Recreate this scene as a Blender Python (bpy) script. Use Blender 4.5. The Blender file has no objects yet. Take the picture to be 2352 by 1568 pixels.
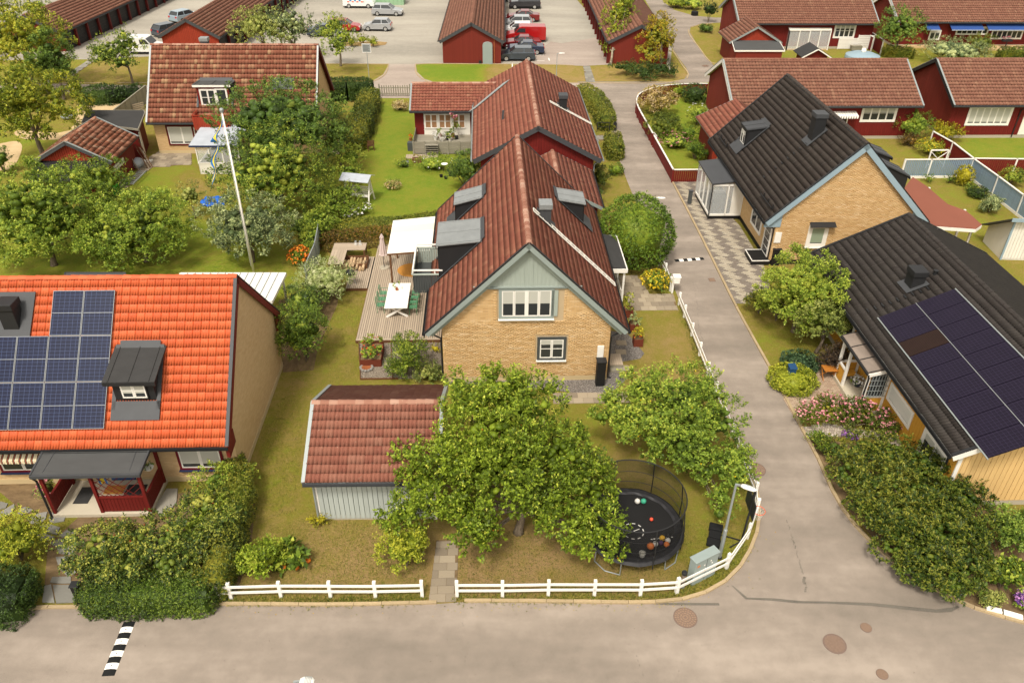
import bpy, math, random
import numpy as np
from mathutils import Matrix, Vector
R = math.radians
rng = np.random.default_rng(7)
random.seed(7)
sc = bpy.context.scene
col = sc.collection

# ---------------- camera, world, sun, exposure ----------------
CAM_H, PITCH, ROLL, FP = 24.0, 34.052, -0.592, 1807.25     # height, tilt, roll, focal length over a 2352 wide frame
cd = bpy.data.cameras.new('camera'); cam = bpy.data.objects.new('camera', cd); col.objects.link(cam)
cd.sensor_width = 36.0; cd.lens = 36.0*FP/2352; cd.clip_end = 600
cam.matrix_world = Matrix.Translation((0,0,CAM_H)) @ Matrix.Rotation(R(90-PITCH),4,'X') @ Matrix.Rotation(R(-ROLL),4,'Z')
sc.camera = cam
world = bpy.data.worlds.new('World'); sc.world = world; world.use_nodes = True
nt = world.node_tree; bg = nt.nodes['Background']
sky = nt.nodes.new('ShaderNodeTexSky'); sky.sky_type = 'NISHITA'; sky.sun_disc = False
SUN_EL, SUN_AZ = 58, 200       # elevation; azimuth counted clockwise from +Y
sky.sun_elevation = R(SUN_EL); sky.sun_rotation = R(SUN_AZ); sky.dust_density = 3.0; sky.air_density = 1.0
hs = nt.nodes.new('ShaderNodeHueSaturation'); hs.inputs['Saturation'].default_value = 0.12
wm = nt.nodes.new('ShaderNodeMix'); wm.data_type = 'RGBA'; wm.blend_type = 'MULTIPLY'; wm.inputs['Factor'].default_value = 1.0
wm.inputs['B'].default_value = (1.0, 0.945, 0.85, 1)
nt.links.new(sky.outputs[0], hs.inputs['Color']); nt.links.new(hs.outputs[0], wm.inputs['A']); nt.links.new(wm.outputs['Result'], bg.inputs['Color'])
bg.inputs['Strength'].default_value = 0.13
sd = bpy.data.lights.new('sun', 'SUN'); sd.energy = 1.5; sd.angle = R(10); sd.color = (1.0, 0.94, 0.85)
sun = bpy.data.objects.new('sun', sd); col.objects.link(sun)
_s = Vector((math.sin(R(SUN_AZ))*math.cos(R(SUN_EL)), math.cos(R(SUN_AZ))*math.cos(R(SUN_EL)), math.sin(R(SUN_EL))))
sun.rotation_euler = _s.to_track_quat('Z','Y').to_euler()
vs = sc.view_settings; vs.view_transform = 'Standard'; vs.look = 'None'; vs.gamma = 1; vs.exposure = 0.90; vs.use_curve_mapping = False
sc.cycles.use_denoising = True
sc.cycles.max_bounces = 6; sc.cycles.diffuse_bounces = 2; sc.cycles.transparent_max_bounces = 12

# ---------------- where a sight line of the survey meets a level plane ----------------
_p, _r = R(PITCH), R(ROLL)
def G(px, py, z=0.0):
    X=(px-1176)/FP; U=(784-py)/FP
    x=X*math.cos(_r)+U*math.sin(_r); u=-X*math.sin(_r)+U*math.cos(_r)
    dy=math.cos(_p)+u*math.sin(_p); dz=-math.sin(_p)+u*math.cos(_p)
    k=(z-CAM_H)/dz
    return Vector((x*k, dy*k, z))
def Gy(px, py, Y):
    'point of the sight line at distance Y'
    a=G(px,py,0); t=Y/a.y
    return Vector((a.x*t, Y, CAM_H-CAM_H*t))
def depth(v): return v.y*math.cos(_p)-(v.z-CAM_H)*math.sin(_p)
def mpp(v): return depth(v)/FP

# ---------------- materials ----------------
MATS={}
def hexc(c):
    if isinstance(c,str):
        c=c.lstrip('#'); c=[int(c[i:i+2],16)/255 for i in (0,2,4)]
        c=[x/12.92 if x<=.04045 else ((x+.055)/1.055)**2.4 for x in c]
    return (c[0],c[1],c[2],1)
class NT:
    def __init__(s,mat): s.t=mat.node_tree; s.n=s.t.nodes; s.l=s.t.links
    def new(s,k,**kw):
        n=s.n.new(k)
        for a,b in kw.items(): setattr(n,a,b)
        return n
    def link(s,a,b): s.l.new(a,b)
    def coord(s,kind='Object',scale=None,rot=None):
        tc=s.new('ShaderNodeTexCoord')
        if scale is None and rot is None: return tc.outputs[kind]
        mp=s.new('ShaderNodeMapping'); s.link(tc.outputs[kind],mp.inputs['Vector'])
        if scale is not None: mp.inputs['Scale'].default_value=scale
        if rot is not None: mp.inputs['Rotation'].default_value=rot
        return mp.outputs[0]
    def noise(s,scale,detail=4,rough=.55,vec=None):
        n=s.new('ShaderNodeTexNoise'); n.inputs['Scale'].default_value=scale; n.inputs['Detail'].default_value=detail; n.inputs['Roughness'].default_value=rough
        if vec is not None: s.link(vec,n.inputs['Vector'])
        return n.outputs['Fac']
    def ramp(s,fac,stops,interp='LINEAR'):
        r=s.new('ShaderNodeValToRGB'); cr=r.color_ramp; cr.interpolation=interp
        while len(cr.elements)<len(stops): cr.elements.new(.5)
        for e,(p,c) in zip(cr.elements,stops): e.position=p; e.color=hexc(c) if not isinstance(c,float) else (c,c,c,1)
        s.link(fac,r.inputs[0]); return r.outputs[0]
    def mix(s,f,a,b,mode='MIX'):
        m=s.new('ShaderNodeMix',data_type='RGBA',blend_type=mode)
        for v,i in ((f,'Factor'),(a,'A'),(b,'B')):
            if isinstance(v,(int,float)) and i=='Factor': m.inputs['Factor'].default_value=v
            elif isinstance(v,(str,tuple,list)): m.inputs[i].default_value=hexc(v)
            else: s.link(v,m.inputs[i])
        return m.outputs['Result']
    def math(s,op,a,b=None,c=None):
        m=s.new('ShaderNodeMath',operation=op)
        for k,v in enumerate((a,b,c)):
            if v is None: continue
            if isinstance(v,(int,float)): m.inputs[k].default_value=v
            else: s.link(v,m.inputs[k])
        return m.outputs[0]
    def bump(s,h,strength=.3,dist=.02):
        b=s.new('ShaderNodeBump'); b.inputs['Strength'].default_value=strength; b.inputs['Distance'].default_value=dist
        s.link(h,b.inputs['Height']); return b.outputs[0]
def base(name,rough=.7,spec=.3,metal=0.):
    m=bpy.data.materials.new(name); m.use_nodes=True; MATS[name]=m
    b=m.node_tree.nodes['Principled BSDF']; b.inputs['Roughness'].default_value=rough; b.inputs['Specular IOR Level'].default_value=spec; b.inputs['Metallic'].default_value=metal
    return m,NT(m),b
def tint(n):
    'random 0..1 per piece: face attribute of joined pieces plus the object random of single ones'
    a=n.new('ShaderNodeAttribute',attribute_name='tint'); o=n.new('ShaderNodeObjectInfo')
    return n.math('FRACT',n.math('ADD',a.outputs['Fac'],o.outputs['Random']))
def paint(name,c,rough=.6,var=.12,spec=.3,scale=3.,metal=0.,bump=0.,piece=0.):
    'plain paint with soft wear'
    m,n,b=base(name,rough,spec,metal)
    c=hexc(c)[:3]
    f=n.noise(scale,5,.6)
    d=tuple(x*(1-var*1.6) for x in c); e=tuple(min(1,x*(1+var)+.01*var) for x in c)
    o=n.mix(f,d,e)
    if piece:
        t=tint(n); o=n.mix(n.math('MULTIPLY',t,piece),o,tuple(x*.45 for x in c))
    n.link(o,b.inputs['Base Color'])
    if bump: n.link(n.bump(n.noise(scale*12,3,.6),bump,.01),b.inputs['Normal'])
    return m
# ---------------- mesh building ----------------
class MB:
    def __init__(s): s.v=[]; s.f=[]; s.m=[]; s.T=Matrix.Identity(4); s.cm=0; s.t=[]; s.tt=None
    def add(s,vs,fs):
        b=len(s.v); T=s.T
        s.v+= [tuple(T@Vector(v)) for v in vs]; s.f+=[tuple(b+i for i in f) for f in fs]; s.m+=[s.cm]*len(fs)
        r=random.random() if s.tt is None else s.tt
        s.t+=[r]*len(fs)
        return s
    def box(s,x0,x1,y0,y1,z0,z1):
        return s.add([(x0,y0,z0),(x1,y0,z0),(x1,y1,z0),(x0,y1,z0),(x0,y0,z1),(x1,y0,z1),(x1,y1,z1),(x0,y1,z1)],
            [(3,2,1,0),(4,5,6,7),(0,1,5,4),(1,2,6,5),(2,3,7,6),(3,0,4,7)])
    def prism(s,pts,d,close=True):
        'pts: planar loop of 3-D points, d: extrusion vector'
        n=len(pts); d=Vector(d)
        vs=[tuple(p) for p in pts]+[tuple(Vector(p)+d) for p in pts]
        fs=[tuple(range(n-1,-1,-1)),tuple(range(n,2*n))]+[(i,(i+1)%n,n+(i+1)%n,n+i) for i in range(n)]
        return s.add(vs,fs)
    def bar(s,a,b,w,h=None,up=(0,0,1)):
        a,b=Vector(a),Vector(b); h=w if h is None else h
        d=(b-a); 
        if d.length<1e-6: return s
        d.normalize(); u=Vector(up)
        if abs(d.dot(u))>.98: u=Vector((0,1,0))
        x=d.cross(u).normalized(); y=x.cross(d).normalized()
        vs=[]
        for p in (a,b):
            for i,j in ((-1,-1),(1,-1),(1,1),(-1,1)): vs.append(tuple(p+x*(i*w/2)+y*(j*h/2)))
        return s.add(vs,[(3,2,1,0),(4,5,6,7),(0,1,5,4),(1,2,6,5),(2,3,7,6),(3,0,4,7)])
    def tube(s,pts,r,n=8,cap=True):
        pts=[Vector(p) for p in pts]; rs=r if isinstance(r,(list,tuple)) else [r]*len(pts)
        vs=[];fs=[]; px=None
        for i,p in enumerate(pts):
            d=(pts[min(i+1,len(pts)-1)]-pts[max(i-1,0)])
            if d.length<1e-9: d=Vector((0,0,1))
            d.normalize()
            if px is None: u=Vector((0,0,1)) if abs(d.z)<.9 else Vector((1,0,0)); px=d.cross(u).normalized()
            else:
                px=(px-d*px.dot(d)); px=px.normalized() if px.length>1e-6 else d.orthogonal().normalized()
            py=d.cross(px)
            for k in range(n):
                a=2*math.pi*k/n; vs.append(tuple(p+px*(math.cos(a)*rs[i])+py*(math.sin(a)*rs[i])))
        for i in range(len(pts)-1):
            for k in range(n): fs.append((i*n+k,i*n+(k+1)%n,(i+1)*n+(k+1)%n,(i+1)*n+k))
        if cap: fs.append(tuple(range(n-1,-1,-1))); fs.append(tuple(range((len(pts)-1)*n,len(pts)*n)))
        return s.add(vs,fs)
    def lathe(s,prof,n=16,c=(0,0,0)):
        'prof: (r,z) pairs from bottom to top'
        vs=[];fs=[]
        for r,z in prof:
            for k in range(n):
                a=2*math.pi*k/n; vs.append((c[0]+r*math.cos(a),c[1]+r*math.sin(a),c[2]+z))
        for i in range(len(prof)-1):
            for k in range(n): fs.append((i*n+k,i*n+(k+1)%n,(i+1)*n+(k+1)%n,(i+1)*n+k))
        fs.append(tuple(range(n-1,-1,-1))); fs.append(tuple(range((len(prof)-1)*n,len(prof)*n)))
        return s.add(vs,fs)
    def ball(s,c,r,n=12,sq=(1,1,1)):
        prof=[(max(1e-4,math.sin(math.pi*i/8)),-math.cos(math.pi*i/8)) for i in range(9)]
        T=s.T; s.T=T@Matrix.Translation(c)@Matrix.Diagonal((r*sq[0],r*sq[1],r*sq[2],1)); s.lathe(prof,n); s.T=T; return s
    def build(s,name,mats,parent=None,loc=None,smooth=False,bevel=0.,M=None):
        me=bpy.data.meshes.new(name); me.from_pydata(s.v,[],s.f)
        if not isinstance(mats,(list,tuple)): mats=[mats]
        for k in mats: me.materials.append(MATS[k])
        me.polygons.foreach_set('material_index',s.m)
        a=me.attributes.new('tint','FLOAT','FACE'); a.data.foreach_set('value',s.t)
        if smooth: me.polygons.foreach_set('use_smooth',[True]*len(s.f))
        me.update()
        o=bpy.data.objects.new(name,me); col.objects.link(o)
        if parent is not None: o.parent=parent
        if loc is not None: o.location=loc
        if M is not None: o.matrix_local=M
        if bevel:
            md=o.modifiers.new('bevel','BEVEL'); md.width=bevel; md.segments=2; md.limit_method='ANGLE'
        return o
def np_mesh(name,v,f,mat,tint_=None,smooth=False):
    'fast mesh: v (N,3), f (M,k)'
    me=bpy.data.meshes.new(name); n,k=f.shape
    me.vertices.add(len(v)); me.vertices.foreach_set('co',np.ascontiguousarray(v,dtype=np.float32).ravel())
    me.loops.add(n*k); me.loops.foreach_set('vertex_index',np.ascontiguousarray(f,dtype=np.int32).ravel())
    me.polygons.add(n); me.polygons.foreach_set('loop_start',np.arange(0,n*k,k,dtype=np.int32))
    if tint_ is not None:
        a=me.attributes.new('tint','FLOAT','FACE'); a.data.foreach_set('value',np.ascontiguousarray(tint_,dtype=np.float32))
    for m in (mat if isinstance(mat,(list,tuple)) else [mat]): me.materials.append(MATS[m])
    if smooth: me.polygons.foreach_set('use_smooth',[True]*n)
    me.update(calc_edges=True)
    return me
def link(name,me,parent=None,M=None,loc=None):
    o=bpy.data.objects.new(name,me); col.objects.link(o)
    if parent is not None: o.parent=parent
    if M is not None: o.matrix_local=M
    if loc is not None: o.location=loc
    return o
def tag(o,label=None,cat=None,group=None,kind=None):
    if label: o['label']=label
    if cat: o['category']=cat
    if group: o['group']=group
    if kind: o['kind']=kind
    return o
def thing(name,label,cat,loc=(0,0,0),rz=0.,group=None):
    o=bpy.data.objects.new(name,None); o.empty_display_size=.2; col.objects.link(o)
    o.location=loc; o.rotation_euler=(0,0,rz)
    return tag(o,label,cat,group)
def copy_tree(o,parent=None):
    c=o.copy(); col.objects.link(c)
    if parent is not None: c.parent=parent
    for ch in list(o.children): copy_tree(ch,c)
    return c
def frame(o,x,y=None,z=None):
    'matrix with origin o and axes x,y,z'
    x=Vector(x).normalized()
    if z is None: y=Vector(y); z=x.cross(y).normalized(); y=z.cross(x).normalized()
    else: z=Vector(z); y=z.cross(x).normalized(); z=x.cross(y).normalized()
    m=Matrix(((x.x,y.x,z.x,0),(x.y,y.y,z.y,0),(x.z,y.z,z.z,0),(0,0,0,1)))
    return Matrix.Translation(o)@m
def wallM(o,n):
    'wall frame: x to the right seen from outside, -y outward, z up'
    n=Vector((n[0],n[1],0)).normalized(); r=(-n).cross(Vector((0,0,1)))
    return frame(o,r,z=(0,0,1))
# ---------------- material set ----------------
def n_dk(c):
    c=c.lstrip('#'); return '#'+''.join('%02x'%int(int(c[i:i+2],16)*.72) for i in (0,2,4))
def leafmat(name,c1,c2,c3,trans=.16,rough=.5,patch=.5):
    m,n,b=base(name,rough,.25)
    t=tint(n); big=n.noise(.55*patch*2,3,.6); f=n.math('ADD',n.math('MULTIPLY',t,.95),n.math('MULTIPLY',n.math('SUBTRACT',big,.5),1.1))
    c=n.ramp(f,[(.0,n_dk(c1)),(.25,c1),(.58,c2),(.95,c3)])
    n.link(c,b.inputs['Base Color'])
    tr=n.new('ShaderNodeBsdfTranslucent'); n.link(c,tr.inputs['Color'])
    mx=n.new('ShaderNodeMixShader'); mx.inputs[0].default_value=trans
    out=m.node_tree.nodes['Material Output']
    n.link(b.outputs[0],mx.inputs[1]); n.link(tr.outputs[0],mx.inputs[2]); n.link(mx.outputs[0],out.inputs['Surface'])
    return m
leafmat('leaf_apple','#64791d','#9bad33','#dfe05c',trans=.3)
leafmat('leaf_shrub','#465a1f','#6a7d2d','#b8b450',trans=.2)
leafmat('leaf_kerb','#3f531c','#556e22','#7d8c30',patch=1.2)
leafmat('leaf_bright','#6d7d1f','#9da530','#cfc846',trans=.25)
leafmat('leaf_dark','#4b6326','#6b8331','#9aa843')
leafmat('leaf_mid','#5b7224','#849a33','#c2c84e',trans=.25)
leafmat('leaf_olive','#5f6c2e','#899243','#bcba66')
leafmat('leaf_grey','#66774a','#93a062','#bfc488')
leafmat('leaf_pale','#8f9f55','#b9c07c','#dcdcae')
leafmat('leaf_yellow','#8f8a1d','#b4a722','#d6c63a')
leafmat('leaf_hedge','#4a5a1c','#6f7a27','#9f9636',patch=1.2)
leafmat('leaf_hedge_dark','#2b3c18','#3d531e','#5b6e2a',patch=1.2)
leafmat('leaf_ball','#4b641c','#6b8426','#93a336',patch=.8)
leafmat('leaf_laurel','#394d18','#566a20','#8f8c34')
leafmat('leaf_rust','#5d4a24','#7b6a2c','#a87d3a')
leafmat('leaf_rhodo','#a5903f','#d6b98a','#efd6b4')
leafmat('leaf_autumn','#7d8024','#a39a2a','#c99f2a')
leafmat('leaf_purple','#2c2420','#47382c','#6d5a40')
leafmat('leaf_blue','#3d5636','#587149','#7c8f62')
leafmat('flower_pink','#b96a78','#d98a92','#eeb4b0',trans=.1)
leafmat('flower_yellow','#c8a418','#e2c022','#efd83c',trans=.1)
leafmat('flower_orange','#c9540f','#ea7d1a','#f6a53a',trans=.1)
leafmat('flower_red','#b5281c','#d9402a','#ee6038',trans=.1)
leafmat('flower_white','#d9d6cc','#efece4','#fffdf6',trans=.1)
leafmat('flower_purple','#5d3a80','#a86fb4','#d49acb',trans=.1)
leafmat('dry_flower','#a98f50','#d2bb82','#efdcb0',trans=.1)
leafmat('grass_blade','#5c6b1c','#8a8c30','#b3a556',trans=.2)
# bark
m,n,b=base('bark',.9,.1); c=n.ramp(n.noise(14,6,.7,n.coord('Object',(1,1,.25))),[(.3,'#4b4034'),(.7,'#877a68')]); n.link(c,b.inputs['Base Color']); n.link(n.bump(n.noise(30,4,.7),.5,.02),b.inputs['Normal'])
m,n,b=base('bark_pale',.9,.1); c=n.ramp(n.noise(14,6,.7),[(.3,'#7a6d5c'),(.7,'#b3a793')]); n.link(c,b.inputs['Base Color'])
# lawns: colour follows the stored growth, broken up by patches
m,n,b=base('lawn',.95,.1)
at_=n.new('ShaderNodeAttribute',attribute_name='growth'); v=n.coord('Object')
big=n.noise(.3,5,.65,v); mid=n.noise(1.6,5,.7,v); fine=n.noise(16,4,.75,v); vf=n.noise(70,2,.7,v)
f=n.math('ADD',at_.outputs['Fac'],n.math('ADD',n.math('MULTIPLY',n.math('SUBTRACT',big,.5),.85),n.math('MULTIPLY',n.math('SUBTRACT',mid,.5),.9)))
c=n.ramp(f,[(0.,'#ab8b60'),(.25,'#9d864c'),(.48,'#8c8234'),(.72,'#87902a'),(1.,'#6f8b1f')])
sm=n.noise(6,4,.75,v); c=n.mix(n.ramp(sm,[(.5,0.),(.68,.6)]),c,n.mix(.5,c,'#b49a66')); c=n.mix(n.ramp(fine,[(.35,.6),(.6,0.)]),c,n.mix(.55,c,'#3f4314')); c=n.mix(n.ramp(vf,[(.5,0.),(.75,.35)]),c,n.mix(.6,c,'#d2c288'))
n.link(c,b.inputs['Base Color']); n.link(n.bump(n.math('ADD',fine,vf),.8,.06),b.inputs['Normal'])
def soil(name,c1,c2,s=8):
    m,n,b=base(name,.95,.1); f=n.noise(s,7,.7); c=n.ramp(f,[(.3,c1),(.7,c2)]); n.link(c,b.inputs['Base Color']); n.link(n.bump(n.noise(s*5,4,.7),.6,.03),b.inputs['Normal'])
soil('soil','#5a4936','#8d7656'); soil('sand','#b39a72','#cdb48c',3)
def gravel(name,c1,c2,c3,s=26):
    m,n,b=base(name,.9,.2)
    vo=n.new('ShaderNodeTexVoronoi'); vo.inputs['Scale'].default_value=s; tc=n.coord('Object'); n.link(tc,vo.inputs['Vector'])
    sp=n.new('ShaderNodeSeparateColor'); n.link(vo.outputs['Color'],sp.inputs[0])
    c=n.ramp(sp.outputs[0],[(0.,c1),(.5,c2),(1.,c3)]); c=n.mix(n.ramp(vo.outputs['Distance'],[(.0,1.0),(.75,.25)]),'#3d3833',c)
    n.link(c,b.inputs['Base Color']); n.link(n.bump(n.math('SUBTRACT',1.,vo.outputs['Distance']),.8,.04),b.inputs['Normal'])
gravel('gravel','#77706a','#9a928c','#c0b8ae'); gravel('gravel_warm','#8a7a66','#b0a08c','#d6c8b4')
# asphalt
def asphalt(name,c1,c2,c3,s=.35):
    m,n,b=base(name,.9,.25)
    v=n.coord('Object'); big=n.noise(s,4,.6,n.coord('Object',(.25,1.,1.))); mid=n.noise(1.7,5,.6,v); fine=n.noise(24,4,.85,v)
    f=n.math('ADD',n.math('MULTIPLY',big,.8),n.math('MULTIPLY',mid,.25))
    c=n.ramp(f,[(.36,c1),(.52,c2),(.66,c3)]); c=n.mix(n.math('MULTIPLY',n.math('ABSOLUTE',n.math('SUBTRACT',fine,.5)),1.3),c,n.mix(.6,c,'#3a332c'))
    sp=n.noise(240,1,.5,v); c=n.mix(n.ramp(sp,[(.62,0.),(.70,.5)]),c,'#cbbfae')
    n.link(c,b.inputs['Base Color']); n.link(n.bump(fine,.35,.01),b.inputs['Normal'])
asphalt('asphalt','#7a7065','#8b7f73','#9f9285'); asphalt('asphalt_lot','#8f897d','#9e978a','#aaa395',.2); asphalt('asphalt_pink','#93857a','#a19286','#ad9e91',.3)
asphalt('tar','#56514a','#645e55','#716a60',1.)
m,n,b=base('kerb_stone',.85,.2); c=n.ramp(n.noise(6,5,.7),[(.3,'#958266'),(.7,'#c2ab84')]); t=tint(n); c=n.mix(n.math('MULTIPLY',t,.4),c,'#8a7a60'); n.link(c,b.inputs['Base Color'])
def slab(name,c1,c2,c3):
    m,n,b=base(name,.85,.2); t=tint(n); c=n.ramp(t,[(0.,c1),(.5,c2),(1.,c3)]); c=n.mix(n.math('MULTIPLY',n.noise(7,6,.7),.7),c,n.mix(.55,c,'#4d453a')); n.link(c,b.inputs['Base Color']); n.link(n.bump(n.noise(40,4,.7),.25,.01),b.inputs['Normal'])
slab('slab','#8a7d6b','#9c8e79','#b3a48c'); slab('slab_grey','#7f7b72','#918d82','#a39d8f'); slab('paver_light','#a69b87','#b0a591','#bbb09c'); slab('paver_dark','#766c63','#80766c','#8a8075'); slab('paver_pink','#a58d78','#b59c84','#bfaa92'); slab('cobble','#a2968a','#c0b3a2','#d6cabb'); slab('flagstone','#828078','#929088','#a3a097')
# brick as material (walls whose bricks are a pixel or two)
def brickmat(name,c1,c2,mort,axis='XZ',bump=.3):
    m,n,b=base(name,.85,.15)
    br=n.new('ShaderNodeTexBrick'); br.inputs['Scale'].default_value=1.; br.inputs['Brick Width'].default_value=.25; br.inputs['Row Height'].default_value=.075; br.inputs['Mortar Size'].default_value=.007; br.inputs['Bias'].default_value=0
    br.inputs['Color1'].default_value=hexc(c1); br.inputs['Color2'].default_value=hexc(c2); br.inputs['Mortar'].default_value=hexc(mort)
    tc=n.coord('Object'); sp=n.new('ShaderNodeSeparateXYZ'); n.link(tc,sp.inputs[0]); cb=n.new('ShaderNodeCombineXYZ')
    n.link(n.math('ADD',sp.outputs[0],sp.outputs[1]),cb.inputs[0]); n.link(sp.outputs[2],cb.inputs[1]); n.link(cb.outputs[0],br.inputs['Vector'])
    c=n.mix(n.math('MULTIPLY',n.noise(2.5,5,.6,tc),.45),br.outputs['Color'],n.mix(.4,c1,'#9a7f58'))
    n.link(c,b.inputs['Base Color']); n.link(n.bump(n.math('SUBTRACT',1.,br.outputs['Fac']),bump,.01),b.inputs['Normal'])
brickmat('brick_wall','#c7a26e','#d6b485','#ab9878'); brickmat('brick_pale','#c8a67a','#d6b88c','#c4ac86')
m,n,b=base('brick_piece',.85,.15); t=tint(n); c=n.ramp(t,[(0.,'#bd9766'),(.08,'#cba674'),(.5,'#d4b07e'),(.9,'#dab98a'),(1.,'#e2c69c')]); c=n.mix(n.math('MULTIPLY',n.noise(20,4,.7),.3),c,'#b08a58'); n.link(c,b.inputs['Base Color'])
paint('mortar','#bda684',.95,.15)
# roof tiles
def tilemat(name,stops,speck='#c9b9a0',amount=.5,rough=.85,moss=0.,spec=.2):
    m,n,b=base(name,rough,spec); t=tint(n)
    c=n.ramp(t,stops); v=n.coord('Object')
    big=n.noise(.8,4,.6,n.new('ShaderNodeNewGeometry').outputs['Position'])
    c=n.mix(n.math('MULTIPLY',big,.5),c,n.mix(.5,c,'#2d1c16'))
    pos=n.new('ShaderNodeNewGeometry').outputs['Position']
    sp=n.noise(9,5,.8,pos); c=n.mix(n.math('MULTIPLY',n.ramp(sp,[(.60,0.),(.74,1.)]),amount),c,speck)
    if moss: sp2=n.noise(3.5,6,.8,pos); c=n.mix(n.math('MULTIPLY',n.ramp(sp2,[(.48,0.),(.62,1.)]),moss),c,'#3a3020')
    n.link(c,b.inputs['Base Color']); return m
tilemat('tile_orange',[(0,'#cc5c33'),(.5,'#d26338'),(1,'#d96c3f')],amount=.0,rough=.6,spec=.35)
tilemat('tile_red',[(0,'#885041'),(.5,'#8f5746'),(.95,'#95604c'),(1,'#9f6e58')],amount=.35)
tilemat('tile_garage',[(0,'#845142'),(.5,'#8b5948'),(.95,'#906150'),(1,'#9b6e5b')],amount=.5)
tilemat('tile_mix',[(0,'#85503d'),(.5,'#8c5743'),(.75,'#94624b'),(.92,'#a2755a'),(1,'#b08a68')],amount=.25)
tilemat('tile_brown',[(0,'#7d5444'),(.5,'#845b4a'),(.93,'#8a614e'),(1,'#936c57')],amount=.35)
tilemat('tile_moss',[(0,'#84503c'),(.4,'#a4684e'),(.8,'#b8836a'),(1,'#c09a80')],amount=.7,moss=.8)
tilemat('tile_black',[(0,'#3f3934'),(.5,'#433c37'),(1,'#47413b')],amount=.12,rough=.75)
tilemat('tile_black2',[(0,'#36322f'),(.5,'#393532'),(1,'#3d3935')],amount=.08,rough=.7)
tilemat('ridge_pale',[(0,'#8a5a48'),(.5,'#a67864'),(1,'#b8937f')],amount=.9)
# paints
paint('white','#e9e4da',.5,.08,piece=0); paint('white_board','#e4dfd3',.6,.1,piece=.12); paint('plastic_white','#ece8df',.45,.1)
paint('grey_green','#a3aba0',.65,.1,piece=.15); paint('grey_trim','#8f9892',.6,.08); paint('garage_board','#b3b9b3',.7,.16,piece=.2,bump=.1)
paint('dark_grey','#4a4d4c',.6,.1,piece=.15); paint('black_metal','#252526',.55,.1,spec=.35); paint('black','#1c1b1a',.6,.1); paint('felt','#4b4b4a',.95,.15,scale=5,bump=.2); paint('felt_dark','#3a3938',.95,.15,scale=5,bump=.2)
paint('zinc','#8d908f',.45,.2,spec=.5,metal=.2,scale=4); paint('zinc_dark','#434446',.6,.15,spec=.35,scale=4); paint('galv','#9aa09e',.5,.12,spec=.5,metal=.3)
paint('red_board','#782a1e',.75,.12,piece=.22,bump=.1); paint('red_bright','#9c3822',.75,.12,piece=.22,bump=.1); paint('red_deep','#6e1a14',.7,.12,piece=.2); paint('red_dark','#5f1a14',.7,.12,piece=.2); paint('wine','#6c1420',.5,.1)
paint('yellow_board','#cf9838',.7,.1,piece=.15,bump=.1); paint('yellow_pale','#dab579',.7,.06,piece=.1)
paint('blue_trim','#8fa3ad',.55,.08); paint('blue_board','#7f94a4',.65,.1,piece=.2); paint('navy','#27324f',.5,.1); paint('blue_awning','#2c4a86',.7,.1); paint('tarp','#1f66c4',.5,.25,scale=6); paint('light_cloth','#aeb3ba',.8,.15,scale=5)
paint('deck','#b7a58f',.8,.2,piece=.35,scale=5,bump=.2); paint('deck_new','#c9ab7c',.8,.15,piece=.2); paint('old_wood','#97907f',.9,.25,piece=.35,bump=.3); paint('brown_wood','#6f4b30',.7,.2,piece=.2); paint('oiled_wood','#b87530',.5,.2,piece=.3); paint('log_end','#c9ab84',.9,.25,piece=.5,scale=20)
paint('corten','#6e3320',.85,.25,scale=8); paint('concrete','#aca28f',.9,.15,scale=3); paint('concrete_pale','#c3b8a2',.9,.12,scale=3); paint('plinth','#c3ad84',.9,.12)
paint('sail','#ece6da',.8,.04,scale=1); paint('sail_cream','#eadfc4',.8,.04,scale=1); paint('parasol_cloth','#cdb9b2',.8,.1); paint('rug','#c48a3f',.95,.2,scale=12)
paint('chair_green','#4f8a62',.45,.08,spec=.5); paint('rubber','#171717',.85,.1); paint('terracotta','#a6613c',.8,.15); paint('rock','#8f8a82',.9,.25,scale=9); paint('rock_pale','#c9c3b6',.9,.25,scale=9)
paint('mat_black','#1d1c1c',.6,.15,scale=2); paint('pad_black','#242325',.45,.2,scale=6,spec=.5); paint('rim_orange','#e0603a',.5,.08); paint('net','#d9d5cc',.8,.05)
paint('felt_red','#86503f',.95,.1,scale=2,bump=.15); paint('copper_patina','#8a7c70',.45,.3,spec=.4,scale=3); paint('curtain','#d6d3c8',.9,.08); paint('interior','#3d342c',.9,.3); paint('interior_brown','#96714f',.9,.2,scale=2); paint('mailbox_blue','#1f4368',.5,.1)
paint('cabinet','#8f9a96',.5,.08); paint('door_blue','#2b4c7e',.5,.1); paint('green_plastic','#3f9a2e',.5,.1); paint('ball_green','#3d9c7c',.5,.1); paint('ball_orange','#d97a3c',.5,.1); paint('ball_white','#d8d4cb',.5,.3,scale=25); paint('ball_yellow','#cfa02c',.5,.15); paint('ball_purple','#4a2c52',.5,.15); paint('ball_red','#e8553a',.5,.1)
paint('flag_blue','#2b6ba6',.8,.1); paint('flag_yellow','#e8cf3a',.8,.1); paint('manhole','#8e7561',.8,.2,scale=10,bump=.3); paint('manhole_dark','#79655a',.8,.2,scale=10); paint('rust','#9a5a34',.9,.3,scale=10)
paint('hot_white','#f6f2e8',.4,.04); paint('sign_grey','#8c918e',.5,.1); paint('moss_stone','#9c9280',.9,.3,scale=6); paint('green_metal','#8fb08c',.6,.1); paint('tomato','#c03a2a',.5,.1); paint('pumpkin','#d9731f',.5,.1)
m,n,b=base('glass',.08,.6); b.inputs['Base Color'].default_value=(.035,.038,.04,1)
m,n,b=base('glass_sky',.12,.6); b.inputs['Base Color'].default_value=(.22,.22,.2,1)
m,n,b=base('window_blind',.35,.4); b.inputs['Base Color'].default_value=hexc('#b9b7ac')
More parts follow.
